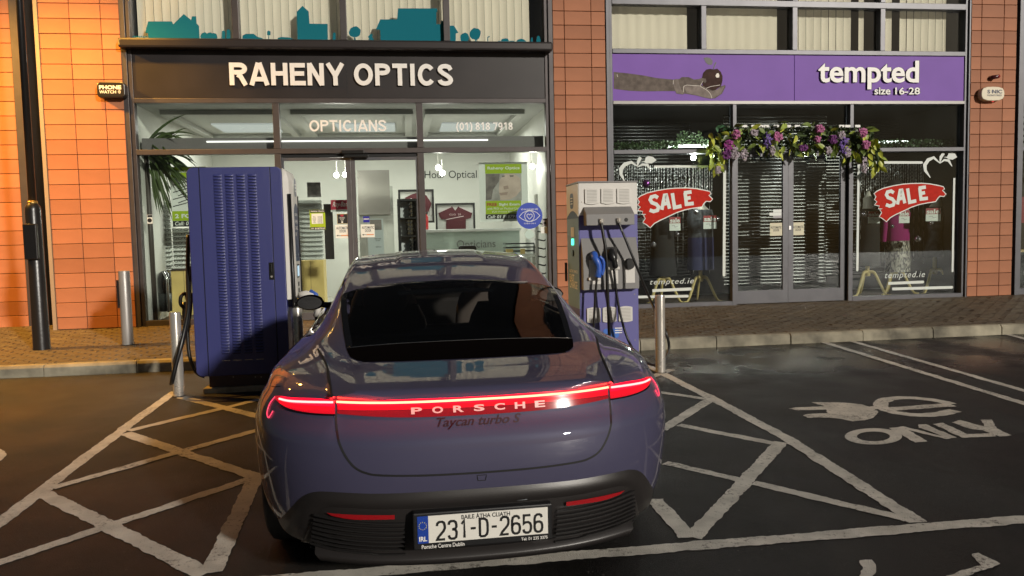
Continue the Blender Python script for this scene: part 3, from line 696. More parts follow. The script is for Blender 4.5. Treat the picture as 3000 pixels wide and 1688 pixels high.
# purple fascia: letters and the printed arm with the apple
C = lambda p: sub(p, 1600, 0, 1.84)
X0, X1, Z0, Z1_ = FR(1600+1468/1.84, 325/1.84, 1600+2010/1.84, 482/1.84, YF-.03)
m_shadow_l = mat('letter_return', (.03,.025,.04), .5)
for nm, s_, r_, bd in (('lettering', 'tempted', (1468,325,2010,482), .022), ('lettering', 'size', (1770,472,1856,510), .015), ('lettering', '16-28', (1882,472,2015,510), .015)):
    q = (1600+r_[0]/1.84, r_[1]/1.84, 1600+r_[2]/1.84, r_[3]/1.84)
    ftext(nm, s_, q, YF-.035, m_white, f3, bold=bd)
    ftext('letter_return', s_, q, YF-.019, m_shadow_l, f3, bold=bd, depth=.014)
D = lambda p: sub(p, 1780, 160, 5.6)
m_skin = mat('print_skin', (.145,.12,.105), .7, spec=.08, nscale=14, namt=.25); m_skin2 = mat('print_skin_light', (.22,.185,.165), .7, spec=.08, nscale=14, namt=.25)
m_apple = mat('print_apple', (.05,.024,.02), .6, spec=.1, nscale=9, namt=.4); m_leafp = mat('print_leaf', (.055,.05,.05), .5); m_hl = mat('print_highlight', (.75,.68,.6), .5)
def fprint(name, pts, m, y, par, conv=D):
    b = MB(); fpoly(b, conv(pts), y); return b.build(name, m, par)
fprint('printed_arm', [(100,285),(350,310),(600,345),(800,385),(1075,410),(1085,500),(1105,600),(900,600),(600,605),(350,595),(100,562)], m_skin, YF-.0062, f2)
fprint('printed_apple', [(1545,390),(1570,300),(1620,245),(1680,235),(1740,243),(1800,232),(1860,285),(1885,350),(1885,430),(1860,520),(1760,590),(1640,590),(1560,530)], m_apple, YF-.0066, f2)
fprint('printed_hand', [(1095,405),(1180,400),(1220,370),(1330,370),(1420,410),(1500,400),(1540,385),(1610,395),(1622,440),(1600,470),(1560,440),(1540,500),(1640,560),(1720,590),(1790,580),(1860,520),(1930,500),(1935,530),(1880,640),(1760,720),(1680,725),(1560,700),(1450,670),(1260,640),(1240,658),(1130,640),(1095,540)], m_skin, YF-.0072, f2)
fprint('printed_palm', [(1250,520),(1420,515),(1540,530),(1660,600),(1730,600),(1860,545),(1925,515),(1850,650),(1740,715),(1600,705),(1300,630)], m_skin2, YF-.0078, f2)
fprint('printed_bracelet', [(1078,410),(1160,405),(1180,500),(1240,650),(1130,638),(1095,560)], m_skin2, YF-.0082, f2)
fprint('printed_leaf', [(1575,55),(1630,45),(1690,60),(1722,100),(1722,150),(1700,170),(1650,165),(1610,130)], m_leafp, YF-.0062, f2)
fprint('printed_stalk', [(1730,235),(1745,180),(1765,128),(1785,125),(1780,150),(1760,185),(1745,238)], m_leafp, YF-.0072, f2)
fprint('printed_highlight', [(1770,350),(1790,310),(1820,305),(1835,340),(1830,375),(1790,380)], m_hl, YF-.0078, f2)
hl = MB()
for ln in ([(1240,620),(1250,520),(1300,500),(1420,510),(1520,515)], [(1520,515),(1560,440)], [(1520,520),(1640,590),(1690,650),(1710,715)], [(1615,555),(1690,525),(1845,500)], [(1080,420),(1075,490)], [(155,325),(168,370)]):
    fline(hl, D(ln), .006, YF-.0086)
hl.build('printed_outline', m_hl, f2)
# ---- inside the clothes shop
m_dark_in = mat('dark_wall', (.012,.011,.012), .7); m_shut = mat('black_slat', (.010,.010,.011), .27, spec=.5)
room('', '', TL-.02, TR+.03, YF+.12, YF+2.2, ZB, 3.44, m_dark_in, m_dark_in, mat('grey_floor', (.09,.087,.082), .35, nscale=3, namt=.15), bld)
def shutter(x0, x1, y, z0, z1, label):
    t = thing('roller_shutter', label, 'shutter', ((x0+x1)/2, y, z0), 'black slatted shutters in the clothes shop')
    z = z0; p = .056
    prof = [(0,0),(-.008,.007),(-.010,.026),(-.007,.045),(0,.052)]
    b = MB(); b.add([(x0, y+a, c) for a, c in prof] + [(x1, y+a, c) for a, c in prof], [(i, i+5, i+6, i+1) for i in range(4)])
    me = b.mesh('slat', m_shut, smooth=True)
    while z < z1:
        o = link('slat', me, t); o.location = (0, 0, z); o.rotation_euler = (0, 0, 0)
        z += p
    return t
def shutter_fix(t):
    for c in t.children: c.matrix_parent_inverse = t.matrix_basis.inverted()
s1 = shutter(da+.02, T2-.1, YF+.55, ZB+.25, 3.3, 'black slatted shutter behind the clothes shop doors')
s2 = shutter(TL+.05, T1-.12, YF+1.55, ZB+.3, 3.3, 'black slatted shutter behind the left clothes window')
s3 = shutter(T2+.1, TR-.05, YF+1.55, ZB+.3, 3.3, 'black slatted shutter behind the right clothes window')
for s_ in (s1, s2, s3): shutter_fix(s_)
m_spot2 = emat('spot_face_cool', (.96,1,.9), 45)
def spot2(px, Y, label, e):
    p = F(*px, Y); t = thing('spotlight', label, 'spotlight', p, 'spotlights in the clothes shop')
    MB().tube([p+Vector((0,.10,.06)), p], [.03, .045], 12).build('lamp_body', MATS['black_metal'], t, smooth=True)
    MB().tube([p+Vector((0,-.002,-.001)), p+Vector((0,-.008,-.004))], .04, 12).build('bulb', m_spot2, t)
    point('lamp_light', p+Vector((0,-.05,-.06)), e, (.97,1,.92), par=t)
spot2((2031, 462), YF+.2, 'spotlight glaring at the top of the left clothes window', 12.0)
spot2((2348, 452), YF+.2, 'spotlight glaring under the flower garland above the doors', 3)
# unlit sliver of the next shop at the far right
nx0 = 9.79
nxt = thing('shopfront', 'sliver of dark shop front right of the third tile pier', 'shopfront', (10.3, YF, ZB))
bar('jamb', nx0, nx0+.1, ZB-.02, TOP, nxt, m_frame2, y0=YF-.05)
bar('transom', nx0+.1, 12, 2.66, 2.73, nxt, m_frame2); bar('lintel', nx0+.1, 12, 3.40, 3.47, nxt, m_frame2); bar('sill', nx0+.1, 12, ZB-.02, ZB+.1, nxt, m_frame2)
bar('fascia', nx0+.1, 12, 3.472, 4.2, nxt, m_black); pane(nx0+.1, 12, ZB+.1, 2.66, nxt); pane(nx0+.1, 12, 2.73, 3.4, nxt); pane(nx0+.1, 12, 4.2, 5.4, nxt, m_glass_up)
MB().box(nx0+.1, 12, YF+1.2, YF+1.25, ZB, 5.4).build('back_wall', m_dark_in, nxt)
MB().box(nx0+.1, 12, YF+.1, YF+1.2, ZB-.05, ZB).build('floor', mat('red_floor', (.18,.03,.03), .5), nxt)
MB().box(nx0+.3, 11.5, YF+.6, YF+.9, 1.0, 1.04).build('shelf', mat('warm_shelf', (.5,.35,.15), .5), nxt)
for k in range(6): MB().box(nx0+.1, 12, YF+.25, YF+.26, 2.75+.1*k, 2.81+.1*k).build('louvre', mat('grey_louvre', (.2,.2,.21), .5), nxt)
MB().box(nx0+.35, 10.9, YF+.8, YF+1.0, 1.5, 1.95).build('display_panel', mat('crimson_panel', (.25,.01,.03), .5), nxt)
# ================================================================== STREET FURNITURE
m_steel = mat('brushed_steel', (.62,.59,.54), .24, metal=.62, rvar=.06)
m_steel2 = mat('dull_steel', (.42,.41,.39), .45, metal=.4, rvar=.1)
def bollard(loc, h_, r, label, m, slot=False):
    t = thing('bollard', label, 'bollard', loc, 'steel bollards')
    x, y, z = loc
    MB().lathe([(r, -.03), (r, h_-.012), (r*.93, h_), (r*.2, h_+.004)], loc, 28).build('post', m, t, angle=40)
    MB().lathe([(r*1.25, -.02), (r*1.25, .006), (r*1.02, .008)], loc, 28).build('base_ring', mat('ring_dark', (.03,.028,.026), .7), t)
    if slot: MB().box(x-.012-.06, x+.012-.06, y-r*.92, y-r*.80, z+.45, z+.78).build('slot', MATS['black_metal'], t)
    return t
g = G(525, 1161); bollard(g, .765, .049, 'shiny steel bollard before the left corner of the big blue charger', m_steel)
g = G(1935, 1092); bollard(g, .77, .049, 'shiny steel bollard with a black cable looped behind it', m_steel)
bollard((-1.005, 7.44, gz(7.44)), .765, .049, 'shiny steel bollard half hidden behind the car, right of the blue charger', m_steel)
g = G(375, 1010, .125); bollard((g.x, g.y, pz(g.y)), .885, .064, 'matt grey steel bollard standing on the pavement near the left pier', m_steel2, True)
# black lamp post on the pavement
m_post = mat('post_black', (.012,.011,.011), .32, coat=.3, bump=.1, bscale=30)
g = G(123, 1022, .125); g.z = pz(g.y)
def lamp_post(loc, label, aim, e=70):
    t = thing('street_lamp', label, 'street lamp', loc, 'street lamps with orange light')
    x, y, z = loc
    MB().lathe([(.10, -.02), (.10, .0), (.092, .01), (.085, 1.62), (.078, 1.66), (.05, 1.70)], loc, 24).build('base_column', m_post, t, angle=40)
    MB().lathe([(.052, 1.69), (.056, 1.70), (.05, 1.725), (.045, 1.727)], loc, 20).build('collar', mat('brass_collar', (.35,.22,.06), .4, metal=.7), t, smooth=True)
    MB().box(x-.075, x+.075, y-.125, y-.07, z+1.05, z+1.46).build('access_door', m_post, t, bevel=.012)
    MB().lathe([(.042, 1.72), (.036, 5.0), (.034, 5.7)], loc, 18).build('pole', m_post, t, smooth=True)
    MB().lathe([(.05, 5.70), (.28, 5.74), (.27, 5.80), (.12, 5.95), (.02, 6.02)], loc, 20).build('lamp_head', m_post, t, smooth=True)
    MB().lathe([(.06, 5.69), (.20, 5.70), (.20, 5.712)], loc, 18).build('lamp_lens', emat('sodium_lens', (1,.52,.1), 40), t)
    l = bpy.data.lights.new('lamp_light', 'SPOT'); l.energy = e; l.color = (1,.47,.06); l.shadow_soft_size = .12; l.spot_size = math.radians(96); l.spot_blend = .75
    o = bpy.data.objects.new('lamp_light', l); COL.objects.link(o); o.parent = t; o.matrix_parent_inverse = t.matrix_basis.inverted(); o.location = (x+.14, y-.10, z+5.55); o.rotation_euler = (Vector(aim) - Vector((x+.14, y-.10, z+5.55))).to_track_quat('-Z', 'Y').to_euler()
    return t
lamp_post(g, 'black street lamp post standing beside the left tile pier', (-4.2, 11.0, 1.5), e=200)
lamp_post((-7.6, 9.9, pz(9.9)), 'black street lamp further left along the pavement, outside the picture', (-4.4, 10.9, .8), e=900)
# alarm boxes -----------------------------------------------------------
def rbox(mb, X0, X1, Z0, Z1, y0, y1, r, n=5):
    pts = []
    for (cx, cz, a0) in ((X1-r, Z1-r, 0), (X0+r, Z1-r, 90), (X0+r, Z0+r, 180), (X1-r, Z0+r, 270)):
        for k in range(n+1): a = math.radians(a0+90*k/n); pts.append((cx+r*math.cos(a), y0, cz+r*math.sin(a)))
    return mb.poly(pts, (0, y1-y0, 0))
t = thing('alarm_box', 'black rounded alarm box lettered phone watch on the left pier', 'alarm box', F(325, 262, YP))
r_ = FR(283, 240, 366, 286, YP-.12)
rbox(MB(), *r_, YP-.12, YP-.003, .05).build('housing', mat('alarm_black', (.012,.011,.012), .35), t, bevel=.012, recalc=True)
ftext('lettering', 'PHONE', (290, 250, 355, 262), YP-.1225, m_white, t, bold=.045); ftext('lettering', 'WATCH', (291, 265, 340, 274), YP-.1225, m_white, t, bold=.02)
w_ = MB()
for k, rr in enumerate((.010, .022, .034)):
    c = F(344, 269, YP-.1225)
    for q in range(5):
        a, b = math.radians(-50+20*q), math.radians(-30+20*q)
        w_.add([(c.x+rr*math.cos(a), c.y, c.z+rr*math.sin(a)), (c.x+rr*math.cos(b), c.y, c.z+rr*math.sin(b)), (c.x+(rr+.005)*math.cos(b), c.y, c.z+(rr+.005)*math.sin(b)), (c.x+(rr+.005)*math.cos(a), c.y, c.z+(rr+.005)*math.sin(a))], [(0,1,2,3)])
w_.build('wave_mark', m_white, t, recalc=True)
t = thing('alarm_box', 'cream alarm box lettered sonic monitored on the right pier', 'alarm box', F(2909, 274, YP))
r_ = FR(2877, 255, 2942, 294, YP-.10)
pts = []
for k in range(40):
    a = 2*math.pi*k/40; cx, cz = (r_[0]+r_[1])/2, (r_[2]+r_[3])/2
    wob = 1 + .05*math.cos(4*a)+.02*math.cos(8*a)
    pts.append((cx + (r_[1]-r_[0])/2*math.copysign(abs(math.cos(a))**.35, math.cos(a))*wob*.97, YP-.10, cz + (r_[3]-r_[2])/2*math.copysign(abs(math.sin(a))**.45, math.sin(a))*(1-.06*math.cos(6*a))))
MB().poly(pts, (0, .097, 0)).build('housing', mat('cream_plastic', (.66,.58,.42), .4), t, bevel=.008, recalc=True)
ftext('lettering', 'S NIC', (2893, 263, 2936, 274), YP-.1025, mat('navy_print', (.01,.015,.06), .5), t, bold=.03)
ftext('lettering', 'MONITORED', (2893, 277, 2935, 282), YP-.1025, MATS['navy_print'], t)
c = F(2909, 268, YP-.1025); b = MB(); 
for q in range(16):
    a, d = 2*math.pi*q/16, 2*math.pi*(q+1)/16
    b.add([(c.x+.022*math.cos(a), c.y, c.z+.026*math.sin(a)), (c.x+.022*math.cos(d), c.y, c.z+.026*math.sin(d)), (c.x+.015*math.cos(d), c.y, c.z+.019*math.sin(d)), (c.x+.015*math.cos(a), c.y, c.z+.019*math.sin(a))], [(0,1,2,3)])
b.build('emblem', mat('print_grey', (.35,.34,.36), .5), t, recalc=True)
p = F(2909, 295, YP-.05); MB().ball(p, .022, 10, 6).build('strobe', mat('strobe_red', (.5,.03,.03), .3, emis=(1,.1,.08), estr=.25), t, smooth=True)
t = thing('warning_light', 'small dark red beacon above the cream alarm box', 'beacon', F(2915, 226, YP))
p = F(2925, 224, YP-.09); q = F(2903, 229, YP-.02)
MB().tube([q+Vector((0,.018,0)), q+Vector((.01,-.02,.005)), p], [.035, .034, .028], 14).build('housing', mat('beacon_red', (.07,.01,.012), .3), t, smooth=True)
MB().ball(p, .027, 10, 7).build('lens', mat('beacon_lens', (.28,.01,.015), .15), t, smooth=True)
# ================================================================== CHARGERS
m_blue = mat('charger_blue', (.040,.046,.170), .34, bump=.25, bscale=420, spec=.5)
m_bluev = mat('charger_violet', (.105,.10,.30), .45)
m_chw = mat('charger_white', (.62,.60,.56), .4)
m_grey = mat('charger_grey', (.20,.195,.19), .45)
m_cable = mat('cable_black', (.008,.008,.008), .35)
m_navy = mat('charger_navy', (.02,.035,.10), .4)
m_gapc = mat('charger_gap', (.004,.004,.006), .8)
m_conc = mat('slab_concrete', (.34,.29,.21), .8, nscale=7, namt=.4, bump=.4, bscale=50)
# ---- big blue charger on the left
CX0, CX1, CY0, CY1, CZ0, CZ1 = -1.94, -1.10, 7.49, 8.05, .262, 2.18
slab = MB(); slab.box(CX0+.10, CX1+.5, CY0-.07, CY1+.25, .05, .165).build('x', None) if False else None
sl = MB().box(CX0+.06, CX1+.35, CY0-.035, CY1+.12, .06, .160).build('charger_slab', m_conc, None, bevel=.012)
tag(sl, 'low concrete slab under the big blue charger', 'slab')
ch = thing('charging_station', 'tall dark blue charging cabinet with louvred side, left of the car', 'charger', (CX0+.42, CY0+.28, .16))
def prof_box(x0, x1, y0, y1, z0, z1, r):         # cabinet with rounded upright silhouette seen from the front
    pts = []; n = 6
    for (cx, cz, a0) in ((x1-r, z1-r, 0), (x0+r, z1-r, 90), (x0+r, z0+r, 180), (x1-r, z0+r, 270)):
        for k in range(n+1): a = math.radians(a0+90*k/n); pts.append((cx+r*math.cos(a), y0, cz+r*math.sin(a)))
    return MB().poly(pts, (0, y1-y0, 0))
prof_box(CX0, CX1, CY0+.006, CY1, CZ0, CZ1, .06).build('cabinet', m_blue, ch, bevel=.008, recalc=True)
sx0, sx1 = -1.828, -1.2035
MB().box(sx0-.003, sx0+.003, CY0+.0035, CY0+.02, CZ0+.002, CZ1-.003).build('door_gap', m_gapc, ch); MB().box(sx1-.003, sx1+.003, CY0+.0035, CY0+.02, CZ0+.002, CZ1-.003).build('door_gap', m_gapc, ch)
dr = MB().box(sx0+.004, sx1-.004, CY0, CY0+.012, CZ0+.004, CZ1-.006).build('door', m_blue, ch, bevel=.003)
MB().box(-1.83, CX1-.03, CY0+.01, CY1-.02, .160, CZ0+.004).build('plinth', mat('plinth_brown', (.05,.028,.026), .6), ch, bevel=.004)
for px_ in (683, 748, 765): p = F(px_, 1103, CY0); MB().lathe([(.007, -.006), (.007, .004)], (p.x, CY0+.01, p.z-.006), 8, 'y').build('bolt', m_steel, ch)
lv = MB(); w_ = .078
n = 8
prof = [[( -w_/2 + w_*i/n, -.0125*math.sin(math.pi*min(1, max(0, (i/n)*1.0)))**.5 if 0 < i < n else 0, 0) for i in range(n+1)], [(-w_/2 + w_*i/n, -.014*(math.sin(math.pi*i/n)**.5) if 0 < i < n else 0, .006) for i in range(n+1)], [(-w_/2 + w_*i/n, -.003*(math.sin(math.pi*i/n)**.5) if 0 < i < n else 0, .0155) for i in range(n+1)], [(-w_/2 + w_*i/n, 0, .019) for i in range(n+1)]]
lme = MB().grid(prof).mesh('louvre', m_blue, smooth=True)
hol = MB().box(-w_/2+.004, w_/2-.004, -.0015, .002, -.007, .0005).mesh('louvre_slot', m_gapc)
zz = [CZ1-.085 - .0275*k for k in range(60)]
lx = [F(560+680*0+ (x), 560, CY0).x for x in ()]
lcx = [F(636, 510, CY0).x + (F(737.5, 510, CY0).x-F(636, 510, CY0).x)*k/3 for k in range(4)]
for cx in lcx:
    for z in zz:
        o = link('louvre', lme, ch); o.location = Vector((cx, CY0, z)); o.matrix_parent_inverse = ch.matrix_basis.inverted()
hb = MB()
for cx in lcx:
    for z in zz: hb.box(cx-w_/2+.006, cx+w_/2-.006, CY0-.0012, CY0+.002, z-.006, z-.0005)
o = hb.build('louvre_slots', m_gapc, ch); o['kind'] = 'stuff'
for k in range(4): p = lcx[k]; MB().box(p-.036, p+.036, CY0-.004, CY0+.001, .403, .408).build('lower_slit', m_steel, ch)
q = FR(788, 769, 803, 820, CY0-.005)
h_ = MB().box(*q[:2], CY0-.006, CY0+.001, *q[2:]).build('handle', MATS['black_plastic'], ch, bevel=.004)
MB().lathe([(.010, -.012), (.010, 0)], ((q[0]+q[1])/2, CY0-.002, q[2]+.03), 12, 'y').build('key_lock', m_steel, h_)
MB().tube([((q[0]+q[1])/2, CY0-.010, q[2]+.07), ((q[0]+q[1])/2, CY0-.012, q[3]-.015)], .008, 8).build('lever', MATS['black_plastic'], h_)
# its working front (facing right) with graphics, seen at a slant
fp = MB(); zb_ = .95
prof = [(CY0+.02, 0), (CY0+.05, .05), (CY0+.15, .075), (CY1-.15, .075), (CY1-.05, .05), (CY1-.01, 0)]
rows = []
for z, s_, in ((zb_, .8), (zb_+.03, 1.0), (CZ1-.12, 1.0), (CZ1-.04, .6), (CZ1-.015, .05)):
    rows.append([(CX1 + .002 + b_*s_, a, z) for a, b_ in prof])
fp.grid(rows).build('front_cover', m_chw, ch, smooth=False, recalc=True)
fx = CX1 + .0785
def cfill(y0, y1, z0, z1, m, name, x=fx): return MB().box(x-.003, x, CY0+y0, CY0+y1, z0, z1).build(name, m, ch)
rb_ = [(fx+.001, CY0+.28 + .055*math.copysign(abs(math.cos(a))**.5, math.cos(a)), 2.0 + .085*math.copysign(abs(math.sin(a))**.6, math.sin(a))) for a in [2*math.pi*k/24 for k in range(24)]]
MB().poly(rb_).build('badge', m_navy, ch)
for k in range(3): MB().box(fx+.0008, fx+.0025, CY0+.25, CY0+.315, 1.965+.03*k, 1.972+.03*k).build('badge_mark', m_white, ch)
cfill(.155, .405, 1.30, 1.78, m_navy, 'printed_panel')
b = MB(); b.poly([(fx+.0006, CY0+.155+.25*k/10, 1.80+.05*math.sin(math.pi*k/10)) for k in range(11)] + [(fx+.0006, CY0+.405, 1.775), (fx+.0006, CY0+.155, 1.775)]).build('printed_wave', m_navy, ch)
for s_, z, hh in (('ELECTRIC', 1.73, .025), ('HIGH POWER', 1.66, .035), ('CHARGE', 1.60, .035), ('POINT', 1.54, .035)):
    text_on('lettering', s_, (fx+.0015, CY0+.18, z), (0, .17 if s_ != 'POINT' else .11, 0), (0, 0, hh), m_white, ch, .02)
cfill(.20, .36, 1.14, 1.27, MATS['black_metal'], 'screen'); cfill(.22, .34, 1.155, 1.255, emat('screen_glow', (.6,.85,1), .25), 'screen_glass', fx+.001)
for zz_ in (1.06, 1.00): cfill(.235, .325, zz_, zz_+.04, MATS['black_metal'], 'button_plate')
for yy in (CY0+.035, CY1-.035): MB().tube([(CX1+.055, yy, 1.93), (CX1+.06, yy, 1.0), (CX1+.05, yy+.01, .6)], .018, 8).build('cable', m_cable, ch, smooth=True)
# connector in its holster, on the right
HP = F(905, 870, CY0+.10)
b = MB(); b.tube([(CX1, CY0+.10, .915), (CX1+.10, CY0+.09, .92), (CX1+.19, CY0+.08, .90)], [.045, .05, .035], 14).build('holster', MATS['black_plastic'], ch, smooth=True)
def plug(base, dirv, m1, m2, par, s_=1.0):
    a = Vector(base); d = Vector(dirv).normalized(); dn = Vector((0, 0, -1))
    b = MB(); b.tube([a, a+d*.05*s_, a+d*.10*s_+dn*.02*s_, a+d*.14*s_+dn*.07*s_, a+d*.15*s_+dn*.14*s_, a+d*.13*s_+dn*.20*s_], [.034*s_,.036*s_,.034*s_,.028*s_,.026*s_,.028*s_], 14)
    o = b.build('connector', m1, par, smooth=True)
    MB().tube([a+d*.085*s_+Vector((0,0,.03*s_)), a+d*.135*s_+dn*.01*s_, a+d*.165*s_+dn*.08*s_], [.016*s_, .019*s_, .014*s_], 10).build('connector_grip', m2, o, smooth=True)
    return a+d*.13*s_+dn*.20*s_
e1 = plug((CX1+.10, CY0+.18, .975), (1, -.1, .1), m_chw, mat('plug_blue', (.03,.10,.45), .35), ch, 1.1)
MB().tube([e1, e1+Vector((.0, .02, -.15)), e1+Vector((.02, .05, -.40)), e1+Vector((-.06, .10, -.62)), (CX1+.02, CY0+.35, .30)], .017, 8).build('cable', m_cable, ch, smooth=True)
# cables on its left flank
cl = lambda pts, r, nm='cable', par=ch, m=m_cable: MB().tube(smooth_path(pts), r, 10).build(nm, m, par, smooth=True)
def smooth_path(P, n=8):
    P = [Vector(p) for p in P]; out = []
    for i in range(len(P)-1):
        p0, p1, p2, p3 = P[max(i-1, 0)], P[i], P[i+1], P[min(i+2, len(P)-1)]
        for k in range(n):
            t = k/n; out.append(.5*((2*p1) + (p2-p0)*t + (2*p0-5*p1+4*p2-p3)*t*t + (3*p1-p0-3*p2+p3)*t**3))
    out.append(P[-1]); return out
cl([F(552, 690, 7.75), F(550, 800, 7.62), F(551, 905, 7.45), F(533, 1000, 7.32), F(515, 1070, 7.28), F(505, 1115, 7.28), F(503, 1118, 7.36), F(520, 1050, 7.42), F(552, 940, 7.60), F(560, 860, 7.75)], .019)
cl([F(556, 780, 7.80), F(555, 900, 7.75), F(550, 980, 7.70), F(556, 1045, 7.68), F(575, 1090, 7.66), F(600, 1104, 7.66)], .017)
b = MB(); b.tube(smooth_path([F(552, 895, 7.7), F(545, 862, 7.68), F(531, 868, 7.66), F(529, 890, 7.66), F(540, 905, 7.68), F(548, 935, 7.7)]), .017, 8).build('connector', MATS['black_plastic'], ch, smooth=True)
b = MB(); b.tube([F(540, 885, 7.70), F(545, 925, 7.70), F(550, 960, 7.72)], [.02, .035, .03], 10).build('holster', MATS['black_plastic'], ch, smooth=True)
# ---- violet charger on the right
RX0, RX1, RY0, RY1, RZ0, RZ1 = 1.854, 2.502, 8.25, 8.85, .150, 2.036
rc = thing('charging_station', 'violet and white charging cabinet with blue plug, right of the car', 'charger', ((RX0+RX1)/2, RY0+.3, RZ0))
zs_ = F(1780, 630, RY0).z
MB().box(RX0, RX1, RY0, RY1, RZ0, zs_).build('cabinet', m_bluev, rc, bevel=.006); MB().box(RX0, RX1, RY0, RY1, zs_+.001, RZ1).build('cabinet_top', m_chw, rc, bevel=.006)
MB().box(RX0-.012, RX1+.005, RY0-.01, RY1+.01, RZ1+.001, RZ1+.018).build('lid', m_grey, rc, bevel=.004)
H = lambda p: sub([p], 1640, 500, 2.498)[0]
def vent(r4, par):
    X0, X1, Z0, Z1_ = FR(*H(r4[:2]), *H(r4[2:]), RY0)
    arch = .012; pts = [(X0, RY0-.016, Z0+arch), (X0, RY0-.016, Z1_-arch)]
    pts = [(lerp_(X0, X1, k/8), RY0-.016, Z1_-arch+arch*math.sin(math.pi*k/8)) for k in range(9)] + [(lerp_(X1, X0, k/8), RY0-.016, Z0+arch-arch*math.sin(math.pi*k/8)) for k in range(9)]
    v = MB().poly(pts, (0, .0155, 0)).build('vent', m_chw, par, recalc=True, bevel=.003)
    n = 9
    for k in range(n):
        z = Z0+.026 + (Z1_-Z0-.05)*k/(n-1)
        MB().box(X0+.022, X1-.022, RY0-.0185, RY0-.0162, z-.0025, z+.0025).build('vent_slat', mat('vent_slat', (.34,.33,.30), .6), v)
def lerp_(a, b, t): return a+(b-a)*t
for r4 in ((181,128,283,248),(300,126,400,246),(416,124,518,244),(197,1000,297,1117),(312,995,413,1112),(429,991,530,1108)): vent(r4, rc)
# cable outlet box
def wedge(r4, dep_t, dep_b, m, name, par):
    X0, X1, Z0, Z1_ = FR(*H(r4[:2]), *H(r4[2:]), RY0-.06)
    b = MB(); b.add([(X0, RY0-dep_b, Z0), (X1, RY0-dep_b, Z0), (X1, RY0-.0005, Z0), (X0, RY0-.0005, Z0), (X0, RY0-dep_b, Z0+(Z1_-Z0)*.58), (X1, RY0-dep_b, Z0+(Z1_-Z0)*.58), (X1, RY0-.0005, Z1_), (X0, RY0-.0005, Z1_)],
                    [(0,3,2,1),(4,5,6,7),(0,1,5,4),(1,2,6,5),(2,3,7,6),(3,0,4,7)])
    return b.build(name, m, par, bevel=.004), (X0, X1, Z0, Z1_)
ob, oq = wedge((183,262,533,400), 0, .13, m_grey, 'outlet_box', rc)
sb, sq = wedge((165,490,572,868), 0, .10, m_grey, 'socket_box', rc)
SY = RY0-.10
# flatten: face panels on the socket box
for r4 in ((216,552,299,832),(345,558,425,828),(468,545,548,822)):
    X0, X1, Z0, Z1_ = FR(*H(r4[:2]), *H(r4[2:]), SY)
    MB().box(X0, X1, SY-.006, SY+.002, Z0, min(Z1_, sq[2]+(sq[3]-sq[2])*.575)).build('socket_panel', m_chw, sb, bevel=.002)
p = F(*H((510, 683)), SY-.02); MB().lathe([(.060, 0), (.060, -.02), (.052, -.03), (.01, -.03)], (p.x, SY-.006, p.z), 24, 'y').build('socket_cap', MATS['black_plastic'], sb, angle=40)
p = F(*H((250, 618)), SY); MB().lathe([(.046, 0), (.046, -.012), (.04, -.012)], (p.x, SY-.006, p.z), 20, 'y').build('socket', MATS['black_plastic'], sb)
X0, X1, Z0, Z1_ = FR(*H((345,558)), *H((418,640)), SY); MB().box(X0, X1, SY-.012, SY-.0065, Z0, Z1_).build('socket', MATS['black_plastic'], sb)
for q in ((258, 790), (398, 712)):
    p = F(*H(q), SY-.02); MB().box(p.x-.07, p.x+.06, SY-.03, SY-.007, p.z-.018, p.z+.012).build('plug_rest', m_chw, sb, bevel=.004)
# blue plug
pb = [F(*H(q), SY-d) for q, d in (((248,612),.02), ((258,640),.07), ((283,690),.085), ((285,740),.085), ((278,778),.075))]
bp_ = MB().tube(smooth_path(pb, 4), [.040]*4+[.038]*4+[.034]*4+[.037]*4+[.037], 14).build('connector', MATS['plug_blue'], rc, smooth=True)
MB().tube(smooth_path([F(*H(q), SY-.10) for q in ((290,628),(318,660),(320,720),(306,765))], 4), .017, 8).build('connector_grip', MATS['plug_blue'], bp_, smooth=True)
pb = [F(*H(q), SY-d) for q, d in (((372,590),.02), ((380,620),.06), ((398,660),.07), ((408,715),.06))]
MB().tube(smooth_path(pb, 4), [.045]*4+[.043]*4+[.030]*4+[.020], 14).build('connector', MATS['black_plastic'], rc, smooth=True)
for q in ((303, 360), (430, 356)):
    p = F(*H(q), RY0-.13); MB().lathe([(.026, .03), (.026, -.005), (.018, -.03)], (p.x, RY0-.14, p.z-.02), 14).build('gland', m_steel, ob, smooth=False)
p = F(*H((486, 360)), RY0-.13); MB().lathe([(.022, .0), (.02, -.004)], (p.x, RY0-.13, p.z), 16, 'y').build('blank_gland', MATS['black_plastic'], ob)
def cab(pts, r): return MB().tube(smooth_path([F(*H(q), Y) for q, Y in pts]), r, 10).build('cable', m_cable, rc, smooth=True)
cab([((303,385),RY0-.15), ((318,470),RY0-.16), ((335,580),RY0-.17), ((345,720),RY0-.17), ((350,900),RY0-.16), ((362,1180),RY0-.14), ((372,1400),RY0-.15)], .017)
cab([((430,382),RY0-.15), ((480,500),RY0-.18), ((545,660),RY0-.24), ((610,820),RY0-.34), ((665,950),RY0-.45), ((725,1080),RY0-.62), ((775,1180),7.50), ((800,1290),7.50), ((775,1370),7.48), ((735,1415),7.48), ((670,1420),7.62), ((590,1375),7.85), ((520,1280),8.05), ((460,1120),8.10), ((415,900),8.12), ((396,720),SY-.06)], .0135)
cab([((270,785),SY-.075), ((262,900),SY-.07), ((252,1050),SY-.06), ((248,1200),SY-.06), ((255,1400),SY-.04)], .0125)
